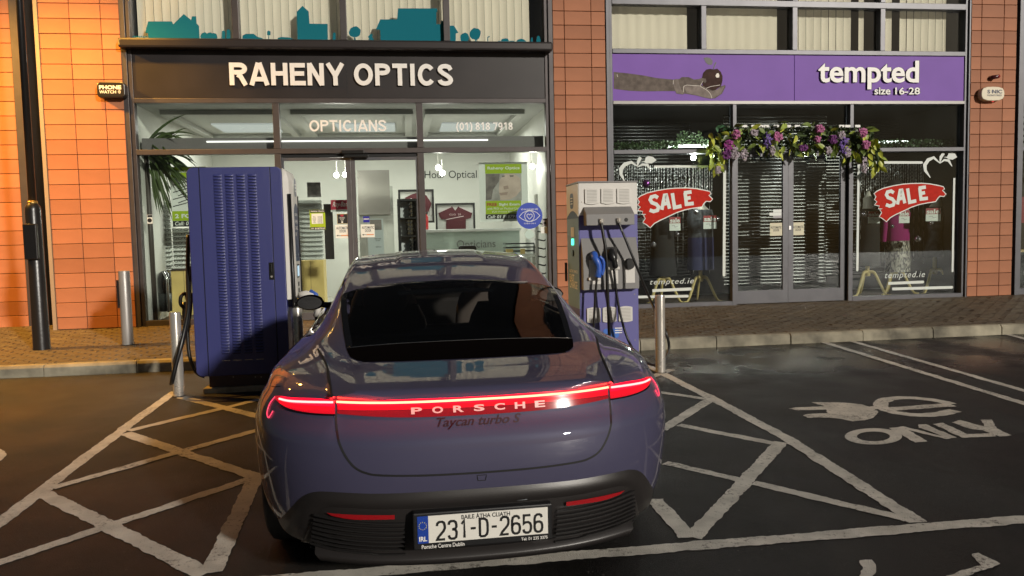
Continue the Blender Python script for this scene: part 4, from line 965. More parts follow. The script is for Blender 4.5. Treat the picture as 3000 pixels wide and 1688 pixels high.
# side graphics (face turned to the left)
sxp = RX0 - .002
def sq_(y0, y1, z0, z1, m, name): return MB().box(sxp-.002, sxp+.001, RY0+y0, RY0+y1, z0, z1).build(name, m, rc)
def glz(zpx): return F(1680, 500+zpx/2.498, RY0+.25).z
sq_(.002, .598, glz(345), RZ1-.005, m_chw, 'printed_panel'); sq_(.002, .598, glz(1000), glz(346), mat('print_sky', (.16,.26,.42), .45), 'printed_panel'); sq_(.002, .598, RZ0, glz(1001), m_bluev, 'printed_panel')
b = MB(); b.poly([(sxp-.003, RY0+.33+.09*math.copysign(abs(math.cos(a))**.5, math.cos(a)), glz(222)+.085*math.copysign(abs(math.sin(a))**.6, math.sin(a))) for a in [2*math.pi*k/24 for k in range(24)]][::-1]).build('badge', m_navy, rc)
for k in range(3): MB().box(sxp-.0045, sxp-.003, RY0+.28, RY0+.38, glz(222)-.035+.03*k, glz(222)-.025+.03*k).build('badge_mark', m_white, rc)
b = MB(); b.poly([(sxp-.003, RY0+.60-.597*k/12, glz(345)+.075*math.sin(math.pi*k/12)) for k in range(13)] + [(sxp-.003, RY0+.003, glz(352)), (sxp-.003, RY0+.60, glz(352))]).build('printed_wave', m_navy, rc)
X = sxp-.003
MB().box(X-.003, X, RY0+.22, RY0+.38, glz(485), glz(415)).build('screen', m_chw, rc); MB().box(X-.004, X, RY0+.25, RY0+.36, glz(545), glz(500)).build('status_light', emat('green_led', (.05,1,.45), 1.2), rc)
MB().lathe([(.035, 0), (.035, .012)], (X-.012, RY0+.28, glz(605)), 16, 'x').build('stop_button', MATS['black_plastic'], rc)
for s_, z, hh, w_ in (('ELECTRIC VEHICLE', 748, .03, .42), ('FAST', 812, .075, .25), ('CHARGE', 865, .085, .40)):
    text_on('lettering', s_, (X-.001, RY0+.50, glz(z)), (0, -w_, 0), (0, 0, hh), m_white, rc, .01)
MB().tube([(X-.03, RY0+.55, glz(680)), (X-.03, RY0+.55, glz(820))], .015, 8).build('handle', MATS['black_plastic'], rc)
X0, X1, Z0, Z1_ = FR(*H((318,1157)), *H((434,1225)), RY0-.003)
rbox(MB(), X0, X1, Z0, Z1_, RY0-.004, RY0-.001, .03).build('badge', mat('badge_blue', (.05,.16,.55), .4), rc, recalc=True)
for k in range(3): MB().box(X0+.13, X0+.21, RY0-.006, RY0-.0042, Z0+.05+.025*k, Z0+.06+.025*k).build('badge_mark', m_white, rc)
for q in ((170, 920), (546, 905), (550, 1240), (160, 230)):
    p = F(*H(q), RY0); MB().lathe([(.007, 0), (.006, -.004)], (p.x, RY0, p.z), 8, 'y').build('bolt', m_steel, rc)
# ================================================================== CAR
CAR = thing('car', 'glossy violet blue sports saloon seen from behind with glowing red light bar', 'car', (.268, 3.0, 0.0), rot=(math.atan(SLOPE), 0, math.radians(1.0)), local=True)
def paint_mat():
    m = mat('car_paint', (.064,.061,.110), .50, metal=.10, coat=1.0, spec=.18)
    nt = m.node_tree; b = nt.nodes['Principled BSDF']
    tc = nt.nodes.new('ShaderNodeTexCoord'); nz = nt.nodes.new('ShaderNodeTexNoise'); nz.inputs['Scale'].default_value = 900; nz.inputs['Detail'].default_value = 1
    nt.links.new(tc.outputs['Object'], nz.inputs['Vector'])
    bp = nt.nodes.new('ShaderNodeBump'); bp.inputs['Strength'].default_value = .10; bp.inputs['Distance'].default_value = .002
    nt.links.new(nz.outputs['Fac'], bp.inputs['Height']); nt.links.new(bp.outputs['Normal'], b.inputs['Normal'])
    return m
m_paint = paint_mat()
m_gap = mat('panel_gap', (.004,.004,.005), .7)
m_blk = mat('satin_black', (.010,.010,.011), .38)
m_gloss = mat('gloss_black', (.004,.004,.005), .08, coat=.6)
def lerp(a, b, t): return a + (b-a)*t
def ss(t): t = max(0, min(1, t)); return t*t*(3-2*t)
def tab(t, pts):                                 # smooth table look-up (monotone-ish cubic)
    if t <= pts[0][0]: return pts[0][1]
    if t >= pts[-1][0]: return pts[-1][1]
    for i in range(len(pts)-1):
        if pts[i][0] <= t <= pts[i+1][0]:
            a, b = pts[i], pts[i+1]; h = b[0]-a[0]; u = (t-a[0])/h
            d = (b[1]-a[1])/h
            dm = (a[1]-pts[i-1][1])/(a[0]-pts[i-1][0]) if i > 0 else d
            dn = (pts[i+2][1]-b[1])/(pts[i+2][0]-b[0]) if i+2 < len(pts) else d
            m0 = 0 if dm*d <= 0 else 2*dm*d/(dm+d); m1 = 0 if dn*d <= 0 else 2*dn*d/(dn+d)
            return (2*u**3-3*u*u+1)*a[1] + (u**3-2*u*u+u)*h*m0 + (-2*u**3+3*u*u)*b[1] + (u**3-u*u)*h*m1
LEN = 4.96
# lower body: rows k = 0..14.  tail height, tail depth y0, half width at the axle, height at the axle
RW = [(.19, .20, .74, .19), (.225, .13, .86, .24), (.28, .085, .915, .30), (.35, .055, .938, .36), (.43, .032, .950, .43), (.51, .018, .958, .51), (.585, .001, .963, .585),
      (.65, .002, .965, .645), (.708, .009, .962, .695), (.738, .016, .960, .722), (.768, .044, .954, .748), (.81, .064, .944, .785), (.845, .074, .928, .818), (.878, .082, .905, .850)]
NK = len(RW)
def side_w(y):                                   # plan curvature of the flank ahead of the rear axle
    return tab(y, [(0, 1.0), (1.0, 1.0), (1.5, .985), (2.0, .965), (2.6, .962), (3.2, .968), (3.8, .985), (4.1, .98), (4.96, .9)])
VAL = [(0.0, (.565, .118, .893)), (.15, (.572, .18, .905)), (.3, (.585, .29, .925)), (.5, (.61, .48, .952)), (.75, (.665, .75, .974)), (1.0, (.728, 1.05, .985)), (1.25, (.742, 1.4, .975)),
       (1.6, (.745, 1.9, .955)), (2.0, (.74, 2.5, .94)), (2.4, (.735, 3.1, .93)), (2.7, (.75, 3.6, .905)), (3.0, (.76, 4.0, .86)), (3.3, (.73, 4.4, .80)), (3.6, (.60, 4.75, .70))]
def valley(s): return Vector([tab(s, [(a, p[i]) for a, p in VAL]) for i in range(3)])
TAILX = .565
cols = []                                        # (kind, param): fraction along the rear, then along the side
for i in range(13): cols.append(('r', TAILX*i/12))
ths = [.60,.635,.67,.70,.73,.755,.78,.80,.82,.84,.86,.88,.90,.92,.94,.955,.97,.98,.99]
for t in ths: cols.append(('c', t))
for y in [1.02,1.12,1.22,1.35,1.5,1.65,1.8,2.0,2.2,2.4,2.6,2.8,3.0,3.2,3.4,3.55,3.7,3.85,4.0,4.15,4.3,4.45]: cols.append(('s', y))
for t in [.95,.85,.72,.56,.4,.2,0]: cols.append(('f', t))
def sup(q, n=3.0): return 1-(max(0.0, 1-q**n))**(1/n)
def belt_pt(col, k):
    kind, p = col; zt_, y0, wa, za = RW[k]; D = 1.0 - y0
    if kind == 'r':
        W = wa; y = y0 + D*sup(p/W)
        return Vector((p, y, zt_ + .004*(1-(p/.57)**2) - .004))
    if kind == 'c':
        bl = ss((p-.58)/.42); W = wa
        y = y0 + D*sup(p)
        return Vector((W*p, y, lerp(zt_, za, bl)))
    if kind == 's':
        w = side_w(p); z = za + tab(p, [(1.0, 0), (2.6, .0), (3.9, -.015), (4.5, -.10)])*(za-.2)/.6
        return Vector((wa*w, p, z))
    fw = side_w(4.5)*wa
    z = za - (.10 + .05*(1-p))*(za-.2)/.6
    return Vector((fw*p, 4.45 + .5*(1-sup(p)) - .06*max(0, (za-.5)), z))
def val_param(col):
    kind, p = col
    if kind == 'r': return None
    if kind == 'c': return (p-.585)/.415*1.0*.98
    if kind == 's': return 1.0 + tab(p, [(1.0, 0), (1.4, .25), (1.9, .6), (2.5, 1.0), (3.1, 1.4), (3.6, 1.7), (4.0, 2.0), (4.45, 2.32)])
    return 3.32 + .28*(1-p)
NB = 8
rows_all = []
for c in cols:
    r = [belt_pt(c, k) for k in range(NK)]
    top = r[-1]; vp = val_param(c)
    if vp is None:
        V = top.copy()
        r += [V.copy() for _ in range(NB)]
    else:
        V = valley(max(0, vp))
        if c[0] == 'f': V.x = V.x * c[1] / .6 if c[1] < .6 else V.x; V.y = top.y - .12
        chord = V - top; out = Vector((0, 0, 1))*abs(chord.x) + Vector((1, 0, 0))*abs(chord.z); 
        if out.length > 0: out.normalize()
        if c[0] == 'c': out = (out + Vector((0, -.25*(1-ss((c[1]-.6)/.35)), 0))).normalized()
        bul = .15*chord.length
        for i in range(1, NB+1):
            t = i/NB
            r.append(top + chord*t + out*bul*4*t*(1-t)*(1 - .30*t) - out*bul*1.3*t*t*(1-t)*2.0)
    rows_all.append(r)
belt = MB(); belt.grid(rows_all)
# upper body: deck, glasshouse, bonnet
ZC = [(.082,.892),(.12,.905),(.25,.926),(.42,.943),(.55,.957),(.70,.987),(.85,1.029),(1.0,1.075),(1.2,1.133),(1.4,1.185),(1.6,1.231),(1.85,1.281),(2.1,1.318),(2.35,1.339),(2.6,1.343),(2.85,1.328),(3.05,1.295),(3.3,1.215),(3.6,1.085),(3.85,.98),(4.1,.92),(4.45,.83),(4.7,.74),(4.9,.62)]
XRL = [(.082,.48),(.42,.50),(.70,.535),(1.0,.575),(1.35,.602),(1.7,.595),(2.1,.575),(2.5,.565),(2.9,.57),(3.3,.60),(3.6,.62),(4.0,.60),(4.9,.45)]
ZE = [(.082,0.0),(.42,.002),(.70,.012),(1.0,.026),(1.35,.038),(1.7,.040),(2.1,.034),(2.5,.034),(2.9,.045),(3.3,.07),(3.7,.03),(4.1,.03),(4.9,.03)]
NCOL = 20
def cap_row(y, V):
    zc, xr, dz = tab(y, ZC), min(tab(y, XRL), V.x*.9), tab(y, ZE)
    pts = []
    ctrl = [(0, zc), (.35*xr, zc - dz*.06), (.68*xr, zc - dz*.32), (.9*xr, zc-dz*.72), (xr, zc-dz)]
    lo = (V.x, V.z)
    gh = ss((y-.55)/.6)
    mx, mz = lerp(xr, V.x, .40), lerp(zc-dz, V.z, lerp(.42, .34, gh)); m2x, m2z = lerp(xr, V.x, .72), lerp(zc-dz, V.z, lerp(.74, .72, gh))
    ctrl += [(mx, mz), (m2x, m2z), lo]
    P = [(-ctrl[1][0], ctrl[1][1])] + ctrl + [(2*lo[0]-m2x, 2*lo[1]-m2z)]
    for i in range(1, len(P)-2):
        for t in [0, .34, .67]:
            p0, p1, p2, p3 = P[i-1], P[i], P[i+1], P[i+2]
            pts.append(tuple(.5*((2*p1[a]) + (-p0[a]+p2[a])*t + (2*p0[a]-5*p1[a]+4*p2[a]-p3[a])*t*t + (-p0[a]+3*p1[a]-3*p2[a]+p3[a])*t**3) for a in (0, 1)))
    pts.append(lo)
    return pts
caps = []
vals = [(c, valley(max(0, val_param(c)))) for c in cols if c[0] in 'cs']
lip = [belt_pt(('r', TAILX*i/21), NK-1) for i in range(22)]
caps.append([Vector((p.x, p.y, p.z)) for p in lip])
for c, V in vals:
    pts = cap_row(V.y, V)
    cy = V.y
    # rows bow backwards in the middle near the tail so that they follow the rear edge
    bow = .035*(1-ss((V.y-.12)/.35))
    caps.append([Vector((x, cy - bow*(1-(x/V.x)**2), z)) for x, z in pts])
V = vals[-1][1]
for c in [c for c in cols if c[0] == 'f']:
    f = 1-c[1]; y = V.y + (4.93-V.y)*f
    caps.append([Vector((x*(1-.12*f), y - .10*(x/.7)**2*f, z - .05*f)) for x, z in cap_row(min(y, 4.9), Vector((V.x*(1-.05*f), y, lerp(V.z, .60, f))))])
cap = MB(); cap.grid(caps)
half_v, half_f = list(belt.v), list(belt.f); o_ = len(half_v)
half_v += cap.v; half_f += [tuple(i+o_ for i in reversed(f)) for f in cap.f]
import bmesh
def mirrored(vs, fs, name, m):
    bm = bmesh.new()
    bv = [bm.verts.new(v) for v in vs] + [bm.verts.new((-v[0], v[1], v[2])) for v in vs]; n = len(vs)
    for f in fs:
        for ff in ([bv[i] for i in f], [bv[i+n] for i in reversed(f)]):
            try: bm.faces.new(ff)
            except ValueError: pass
    bmesh.ops.remove_doubles(bm, verts=bm.verts, dist=.0012)
    bmesh.ops.dissolve_degenerate(bm, edges=bm.edges, dist=1e-6)
    bmesh.ops.recalc_face_normals(bm, faces=bm.faces)
    return bm
bm = mirrored(half_v, half_f, 'body', m_paint)
bm.verts.ensure_lookup_table()
BT = BVHTree.FromBMesh(bm)
def from_behind(x, z, off=.0):                   # car-space point on the tail seen along +y
    h, n, i, d = BT.ray_cast(Vector((x, -1, z)), Vector((0, 1, 0)))
    if h is None: return Vector((x, .3, z))
    if n.y > 0: n = -n
    return h + n*off
def from_above(x, y, off=.0):
    h, n, i, d = BT.ray_cast(Vector((x, y, 3)), Vector((0, 0, -1)))
    if h is None: return Vector((x, y, 1))
    if n.z < 0: n = -n
    return h + n*off
# openings: rear glass, wheel arches, side glass, windscreen
GL = [(0.0,.500),(.25,.505),(.41,.523),(.48,.560),(.516,.62),(.537,.72),(.564,.95),(.586,1.2),(.598,1.42),(.582,1.475),(.51,1.505),(.3,1.54),(0,1.555)]
def glass_half(y):                               # half width of the rear glass at y
    best = 0
    for (x0, y0), (x1, y1) in zip(GL, GL[1:]):
        if min(y0, y1) <= y <= max(y0, y1) and abs(y1-y0) > 1e-6: best = max(best, x0 + (x1-x0)*(y-y0)/(y1-y0))
    return best
RA = (1.02, .355)                                # rear axle y, z
FA = (3.92, .355)
kill = []
for f in bm.faces:
    c = f.calc_center_median()
    if c.z > .9 and .52 < c.y < 1.53 and abs(c.x) < glass_half(c.y)-.03: kill.append(f)
    elif c.z > .97 and 3.05 < c.y < 3.72 and abs(c.x) < .60: kill.append(f)
    elif abs(c.x) > .60 and abs(f.normal.x) > .35 and 1.6 < c.y < 3.35 and .985 < c.z < 1.27: kill.append(f)
    elif abs(c.x) > .62 and min(math.hypot(c.y-RA[0], c.z-RA[1]), math.hypot(c.y-FA[0], c.z-FA[1])) < .385: kill.append(f)
bmesh.ops.delete(bm, geom=kill, context='FACES')
me = bpy.data.meshes.new('body'); bm.to_mesh(me); bm.free(); me.materials.append(m_paint)
me.polygons.foreach_set('use_smooth', [True]*len(me.polygons))
if hasattr(me, 'set_sharp_from_angle'): me.set_sharp_from_angle(angle=math.radians(62))
body = link('body', me, CAR)
def cpart(mb, name, m, par=None, smooth=True, **k): return mb.build(name, m, par or CAR, smooth=smooth, **k)
# rear glass, split by the bright line into a clear pane and an opaque black panel
m_cglass = glass_mat('car_glass', (.75,.73,.70), .75, 1.42)
YS = .735
def glass_patch(y0, y1, n, off, shrink=0):
    rows = []
    for i in range(n+1):
        y = y0 + (y1-y0)*i/n; w = max(.004, glass_half(min(max(y, .5001), 1.5549))-shrink)
        rows.append([from_above(w*j/16, y + (0), off) for j in range(-16, 17)])
    return MB().grid(rows)
cpart(glass_patch(YS+.004, 1.5545, 44, .003), 'rear_window', m_cglass)
cpart(glass_patch(.5005, YS-.004, 26, .003), 'rear_panel', mat('panel_black', (.004,.003,.003), .5, spec=0.0))
b = MB(); b.tube([from_above(x/20*(glass_half(YS)-.002), YS, .004) for x in range(-20, 21)], .0022, 6); cpart(b, 'glass_seam', mat('chrome', (.75,.73,.7), .15, 1.0))
# black ceramic border of the clear pane
bd = MB(); pts = []
for i in range(41):
    y = YS + .01 + (1.545-YS-.01)*i/40
    pts.append(y)
for s_ in (-1, 1):
    bd.grid([[from_above(s_*max(.0, glass_half(y)-.001), y, .0045), from_above(s_*max(0, glass_half(y)-.03), y, .0045)] for y in pts])
cpart(bd, 'window_border', m_gloss)
# shut lines
def ribbon(pts, w, off, n_hint, mbx):
    P = [Vector(p) for p in pts]
    for a in range(len(P)):
        pass
    L, Rr = [], []
    for i, p in enumerate(P):
        d = (P[min(i+1, len(P)-1)] - P[max(i-1, 0)]).normalized(); s_ = d.cross(n_hint(p)).normalized()*w/2
        L.append(p+s_); Rr.append(p-s_)
    return mbx.grid([L, Rr])
def tail_line(pts, off=.0012, n=10):
    out = []
    for (a, b) in zip(pts, pts[1:]):
        for k in range(n): t = k/n; out.append(from_behind(a[0]+(b[0]-a[0])*t, a[1]+(b[1]-a[1])*t, off))
    out.append(from_behind(*pts[-1], off)); return out
def smooth_pts(P, n=8):
    out = []
    for i in range(len(P)-1):
        p0, p1, p2, p3 = P[max(i-1, 0)], P[i], P[i+1], P[min(i+2, len(P)-1)]
        for k in range(n):
            t = k/n; out.append(tuple(.5*((2*p1[a]) + (-p0[a]+p2[a])*t + (2*p0[a]-5*p1[a]+4*p2[a]-p3[a])*t*t + (-p0[a]+3*p1[a]-3*p2[a]+p3[a])*t**3) for a in range(len(p1))))
    out.append(P[-1]); return out
gp = MB()
HL = [(.548,.838),(.553,.80),(.545,.74),(.520,.68),(.485,.635),(.44,.612),(.38,.603),(.2,.597),(0,.595)]
for s_ in (-1, 1):
    ln = tail_line([(s_*x, z) for x, z in smooth_pts(HL, 6)], n=2)
    ribbon(ln, .0085, 0, lambda p: Vector((0,-1,0)), gp)
    up = [valley(t) for t in [i/24*1.0 for i in range(0, 25)]]
    up = [Vector((s_*p.x, p.y, p.z)) for p in up]
    ribbon([p + Vector((0, 0, .0025)) for p in up[:20]], .0085, 0, lambda p: Vector((0,-.2,1)), gp)
    ribbon(tail_line([(s_*.85,.867),(s_*.80,.885)], n=6) , .004, 0, lambda p: Vector((0,-1,0)), gp)
cpart(gp, 'shut_line', m_gap)
# light bar ------------------------------------------------------------
m_core = emat('tail_core', (1.0,.026,.024), 11.0)
m_core2 = emat('tail_core_hot', (1.0,.032,.016), 12.0)
m_lens = mat('tail_lens', (.30,.004,.015), .12, coat=.5, emis=(1,.004,.024), estr=.55)
m_lens_d = mat('tail_lens_dark', (.10,.006,.008), .10, coat=.6, emis=(1,.02,.04), estr=.06)
m_lens_m = mat('tail_lens_mid', (.25,.006,.012), .10, coat=.6, emis=(1,.006,.025), estr=.16)
def strip(xz_top, xz_bot, off, n, name, m, par=None):
    T, Bm = smooth_pts(xz_top, n), smooth_pts(xz_bot, n)
    rows = []
    for j in range(5): rows.append([from_behind(lerp(a[0], b_[0], j/4), lerp(a[1], b_[1], j/4), off) for a, b_ in zip(T, Bm)])
    return cpart(MB().grid(rows), name, m, par)
bar_c = strip([(-.548,.879),(-.3,.878),(0,.877),(.3,.878),(.548,.879)], [(-.548,.826),(-.3,.812),(0,.808),(.3,.812),(.548,.826)], .003, 10, 'light_bar', m_lens_d)
strip([(-.546,.879),(-.3,.8785),(0,.8775),(.3,.8785),(.546,.879)], [(-.546,.858),(-.3,.857),(0,.856),(.3,.857),(.546,.858)], .0045, 10, 'red_lens', m_lens, bar_c)
strip([(-.546,.858),(-.3,.857),(0,.856),(.3,.857),(.546,.858)], [(-.546,.840),(-.3,.840),(0,.838),(.3,.840),(.546,.840)], .0042, 10, 'red_lens', m_lens_m, bar_c)
b = MB(); b.tube([from_behind(lerp(-.545, .545, i/60), .868-.001*(1-(i/30-1)**2), .013) for i in range(61)], .0042, 8); cpart(b, 'light_strip', m_core2, bar_c)
for s_ in (-1, 1):
    tl = strip([(s_*.556,.879),(s_*.65,.873),(s_*.74,.862),(s_*.79,.857),(s_*.82,.848)], [(s_*.556,.824),(s_*.65,.822),(s_*.74,.824),(s_*.79,.832),(s_*.82,.841)], .004, 8, 'tail_light', m_lens_m)
    strip([(s_*.557,.879),(s_*.65,.873),(s_*.74,.862),(s_*.785,.857)], [(s_*.557,.851),(s_*.65,.848),(s_*.74,.843),(s_*.785,.843)], .0055, 8, 'red_lens', m_lens, tl)
    b = MB(); b.tube([from_behind(s_*x, z, .013) for x, z in smooth_pts([(.560,.866),(.62,.862),(.69,.855),(.74,.849),(.785,.846)], 6)], .0042, 8); cpart(b, 'light_strip', m_core, tl)
    b = MB(); b.tube([from_behind(s_*x, z, .004) for x, z in smooth_pts([(.818,.846),(.842,.815),(.852,.78),(.842,.768),(.830,.784),(.822,.798)], 4)], .0026, 6); cpart(b, 'light_outline', emat('tail_outline', (1,.05,.12), .45), tl)
    # air vent blade under the light
    strip([(s_*.556,.824),(s_*.65,.822),(s_*.74,.824),(s_*.79,.832)], [(s_*.556,.818),(s_*.65,.816),(s_*.74,.818),(s_*.78,.824)], .006, 6, 'light_sill', m_gloss)
# PORSCHE lettering in the light bar and the script badge below
m_logo = mat('logo_white', (.55,.36,.33), .4, emis=(1,.55,.5), estr=.06)
def tail_text(s, x0, x1, z0, z1, off, name, m, par, bold=0, shear=0, spacing=1.0):
    vs, fs = text_geo(s, bold, shear, spacing, 0)
    mbx = MB(); mbx.add([from_behind(lerp(x0, x1, a), lerp(z0, z1, b_), off) for a, b_, c in vs], fs)
    return cpart(mbx, name, m, par, smooth=False)
for k_, ch_ in enumerate('PORSCHE'): tail_text(ch_, -.262+.0815*k_, -.262+.0815*k_+.042, .822, .847, .0062, 'letter', m_logo, bar_c, bold=.03)
tail_text('Taycan turbo S', -.165, .168, .762, .805, .0025, 'badge', mat('badge_red', (.03,.006,.010), .3), None, bold=.012, shear=.35)
# tow cover outline
tw = MB(); ring = [(-.018,.585),(.019,.585),(.015,.562),(-.014,.562),(-.018,.585)]
ribbon(tail_line(ring, .0012, 4), .003, 0, lambda p: Vector((0,-1,0)), tw); cpart(tw, 'tow_cover', m_gap)
# bumper insert ------------------------------------------------------------
IT = [(0,.528),(.2,.528),(.4,.527),(.55,.529),(.64,.522),(.70,.490),(.75,.43),(.80,.36),(.835,.31)]
IB = [(0,.462),(.2,.464),(.4,.466),(.53,.470),(.60,.462),(.645,.425),(.675,.36),(.70,.30),(.72,.27)]
both = lambda P: [(-x, z) for x, z in P[:0:-1]] + P
def strip2(top, bot, off0, off1, n, name, m, par=None, nr=7):
    T, Bm = smooth_pts(top, n), smooth_pts(bot, n); rows = []
    for j in range(nr):
        t = j/(nr-1); off = lerp(off0, off1, t) + .010*math.sin(math.pi*min(1, t*1.0))
        rows.append([from_behind(lerp(a[0], b_[0], t), lerp(a[1], b_[1], t), off) for a, b_ in zip(T, Bm)])
    return cpart(MB().grid(rows), name, m, par)
m_ins = mat('bumper_plastic', (.020,.0175,.017), .38, bump=.05, bscale=300)
ins = strip2(both(IT), both(IB), .001, .012, 6, 'bumper_insert', m_ins)
# recessed lower grille, fins, reflectors, diffuser
IL = [(0,.225),(.3,.222),(.55,.225),(.66,.24),(.715,.262)]
gr = strip2(both(IB), both([(0,.215),(.2,.215),(.4,.217),(.53,.222),(.60,.228),(.64,.235),(.67,.243),(.70,.252),(.72,.262)]), .012, .002, 6, 'lower_grille', m_ins)
m_fin = mat('fin_black', (.016,.015,.015), .35)
for i in range(9):
    z = .415 - .02*i
    for s_ in (-1, 1):
        fin = MB()
        xa, xb = .30, .640 + .004*i - .0
        P = [from_behind(s_*lerp(xa, xb, k/14), z + .022*(k/14)**2, .024) for k in range(15)]
        fin.grid([[p + Vector((0, 0, .003)) for p in P], [p + Vector((0, -.010, .001)) for p in P], [p + Vector((0, -.010, -.004)) for p in P], [p + Vector((0, 0, -.006)) for p in P]])
        cpart(fin, 'grille_fin', m_fin, gr, smooth=False)
m_refl = mat('reflector_red', (.32,.008,.012), .25, coat=.5)
for s_ in (-1, 1):
    strip([(s_*.335,.450),(s_*.45,.451),(s_*.575,.452),(s_*.59,.452)], [(s_*.335,.432),(s_*.42,.431),(s_*.50,.431),(s_*.57,.441)], .028, 6, 'reflector', m_refl)
df = MB()
dP = lambda z, y, xw: [Vector((x, y + .10*(abs(x)/.66)**3, z + .018*(abs(x)/.66)**2)) for x in [xw*k/20 for k in range(-20, 21)]]
df.grid([dP(.262,.085,.66), dP(.240,.055,.66), dP(.228,.052,.65), dP(.205,.075,.64), dP(.16,.25,.60), dP(.14,.5,.55)])
cpart(df, 'diffuser', m_ins)
# number plate ---------------------------------------------------------------
pw, ph, pz_, py = .2545, .0535, .393, -.022
DZ = .031
pl = cpart(MB().box(-pw-.018, pw+.018, py, py+.045, pz_-ph-.028, pz_+ph+.012), 'number_plate', m_blk, smooth=False, bevel=.006)
m_plate = mat('plate_white', (.74,.72,.66), .35); m_eu = mat('plate_blue', (.012,.05,.32), .35); m_num = mat('plate_black', (.012,.012,.012), .4)
MB().box(-pw+.042, pw, py-.003, py+.001, pz_-ph, pz_+ph).build('plate_face', m_plate, pl)
MB().box(-pw, -pw+.0418, py-.003, py+.001, pz_-ph, pz_+ph).build('euro_band', m_eu, pl)
def ptext(s, x0, x1, z0, z1, m, name='lettering', bold=0, y=py-.0036): return text_on(name, s, (x0, y, z0), (x1-x0, 0, 0), (0, 0, z1-z0), m, pl, bold)
# condensed plate numerals drawn as strokes
GLY = {'2': [[(0,.78),(.08,.93),(.3,1),(.7,1),(.92,.93),(1,.78),(1,.62),(.85,.48),(.15,.14),(0,0),(1,0)]], '3': [[(0,.80),(.1,.94),(.3,1),(.7,1),(.92,.92),(1,.78),(1,.66),(.85,.55),(.45,.53)],[(.45,.53),(.85,.5),(1,.38),(1,.22),(.92,.07),(.7,0),(.3,0),(.08,.06),(0,.2)]],
       '1': [[(.25,.78),(.7,1),(.7,0)]], 'D': [[(0,0),(0,1),(.6,1),(.9,.9),(1,.72),(1,.28),(.9,.1),(.6,0),(0,0)]], '6': [[(.95,.82),(.85,.95),(.65,1),(.35,1),(.1,.92),(0,.75),(0,.22),(.1,.07),(.35,0),(.65,0),(.9,.07),(1,.22),(1,.38),(.9,.52),(.65,.58),(.35,.58),(.1,.52),(0,.40)]],
       '5': [[(.95,1),(.08,1),(.03,.52),(.25,.60),(.65,.60),(.9,.52),(1,.38),(1,.22),(.9,.07),(.65,0),(.3,0),(.08,.06),(0,.2)]], '-': [[(0,.5),(1,.5)]]}
def glyph(ch, x, z, w, h_, t):
    b = MB()
    for st in GLY[ch]:
        P = [Vector((x + a*w, py-.0036, z + c*h_)) for a, c in st]
        L, Rr = [], []
        for i, p in enumerate(P):
            d0 = (P[i]-P[max(i-1, 0)]); d1 = (P[min(i+1, len(P)-1)]-P[i])
            d = ((d0.normalized() if d0.length else d1.normalized()) + (d1.normalized() if d1.length else d0.normalized())).normalized()
            n = Vector((-d.z, 0, d.x)); k = max(.55, abs(n.dot(Vector((-(d0 if d0.length else d1).normalized().z, 0, (d0 if d0.length else d1).normalized().x)))))
            L.append(p + n*t/2/k); Rr.append(p - n*t/2/k)
        b.grid([L, Rr])
    b.build('numeral', m_num, pl)
xs_ = -.180
for ch, w, adv in (('2',.030,.045),('3',.030,.045),('1',.022,.040),('-',.020,.036),('D',.030,.046),('-',.020,.036),('2',.030,.0445),('6',.030,.0445),('5',.030,.0445),('6',.030,.0445)):
    glyph(ch, xs_, pz_-.043, w, .070, .0098); xs_ += adv
ptext('BAILE ÁTHA CLIATH', -.085, .105, .393+DZ, .4145+DZ, m_num, bold=.02)
ptext('IRL', -.249, -.219, .317+DZ, .336+DZ, m_white, bold=.03)
st = MB()
for k in range(12):
    a = 2*math.pi*k/12; cx, cz = -.234 + .0145*math.cos(a), .378 + DZ + .0145*math.sin(a)
    st.poly([(cx + (.0026 if q % 2 == 0 else .0011)*math.cos(q*math.pi/5+math.pi/2), py-.0036, cz + (.0026 if q % 2 == 0 else .0011)*math.sin(q*math.pi/5+math.pi/2)) for q in range(10)])
o = st.build('euro_stars', mat('star_yellow', (.7,.6,.15), .4), pl); o['kind'] = 'stuff'
text_on('lettering', 'Porsche Centre Dublin', (-.240, py-.0008, .2855+DZ), (.165, 0, 0), (0, 0, .016), m_white, pl, .012)
text_on('lettering', 'Tel: 01 235 3375', (.148, py-.0008, .2865+DZ), (.105, 0, 0), (0, 0, .0125), m_white, pl, .012)
# plate lamp
MB().box(-.14, -.06, .012, .03, .468, .471).build('plate_lamp', emat('plate_lamp', (.95,1,.95), .05), pl); MB().box(.10, .18, .012, .03, .468, .471).build('plate_lamp', MATS['plate_lamp'], pl)
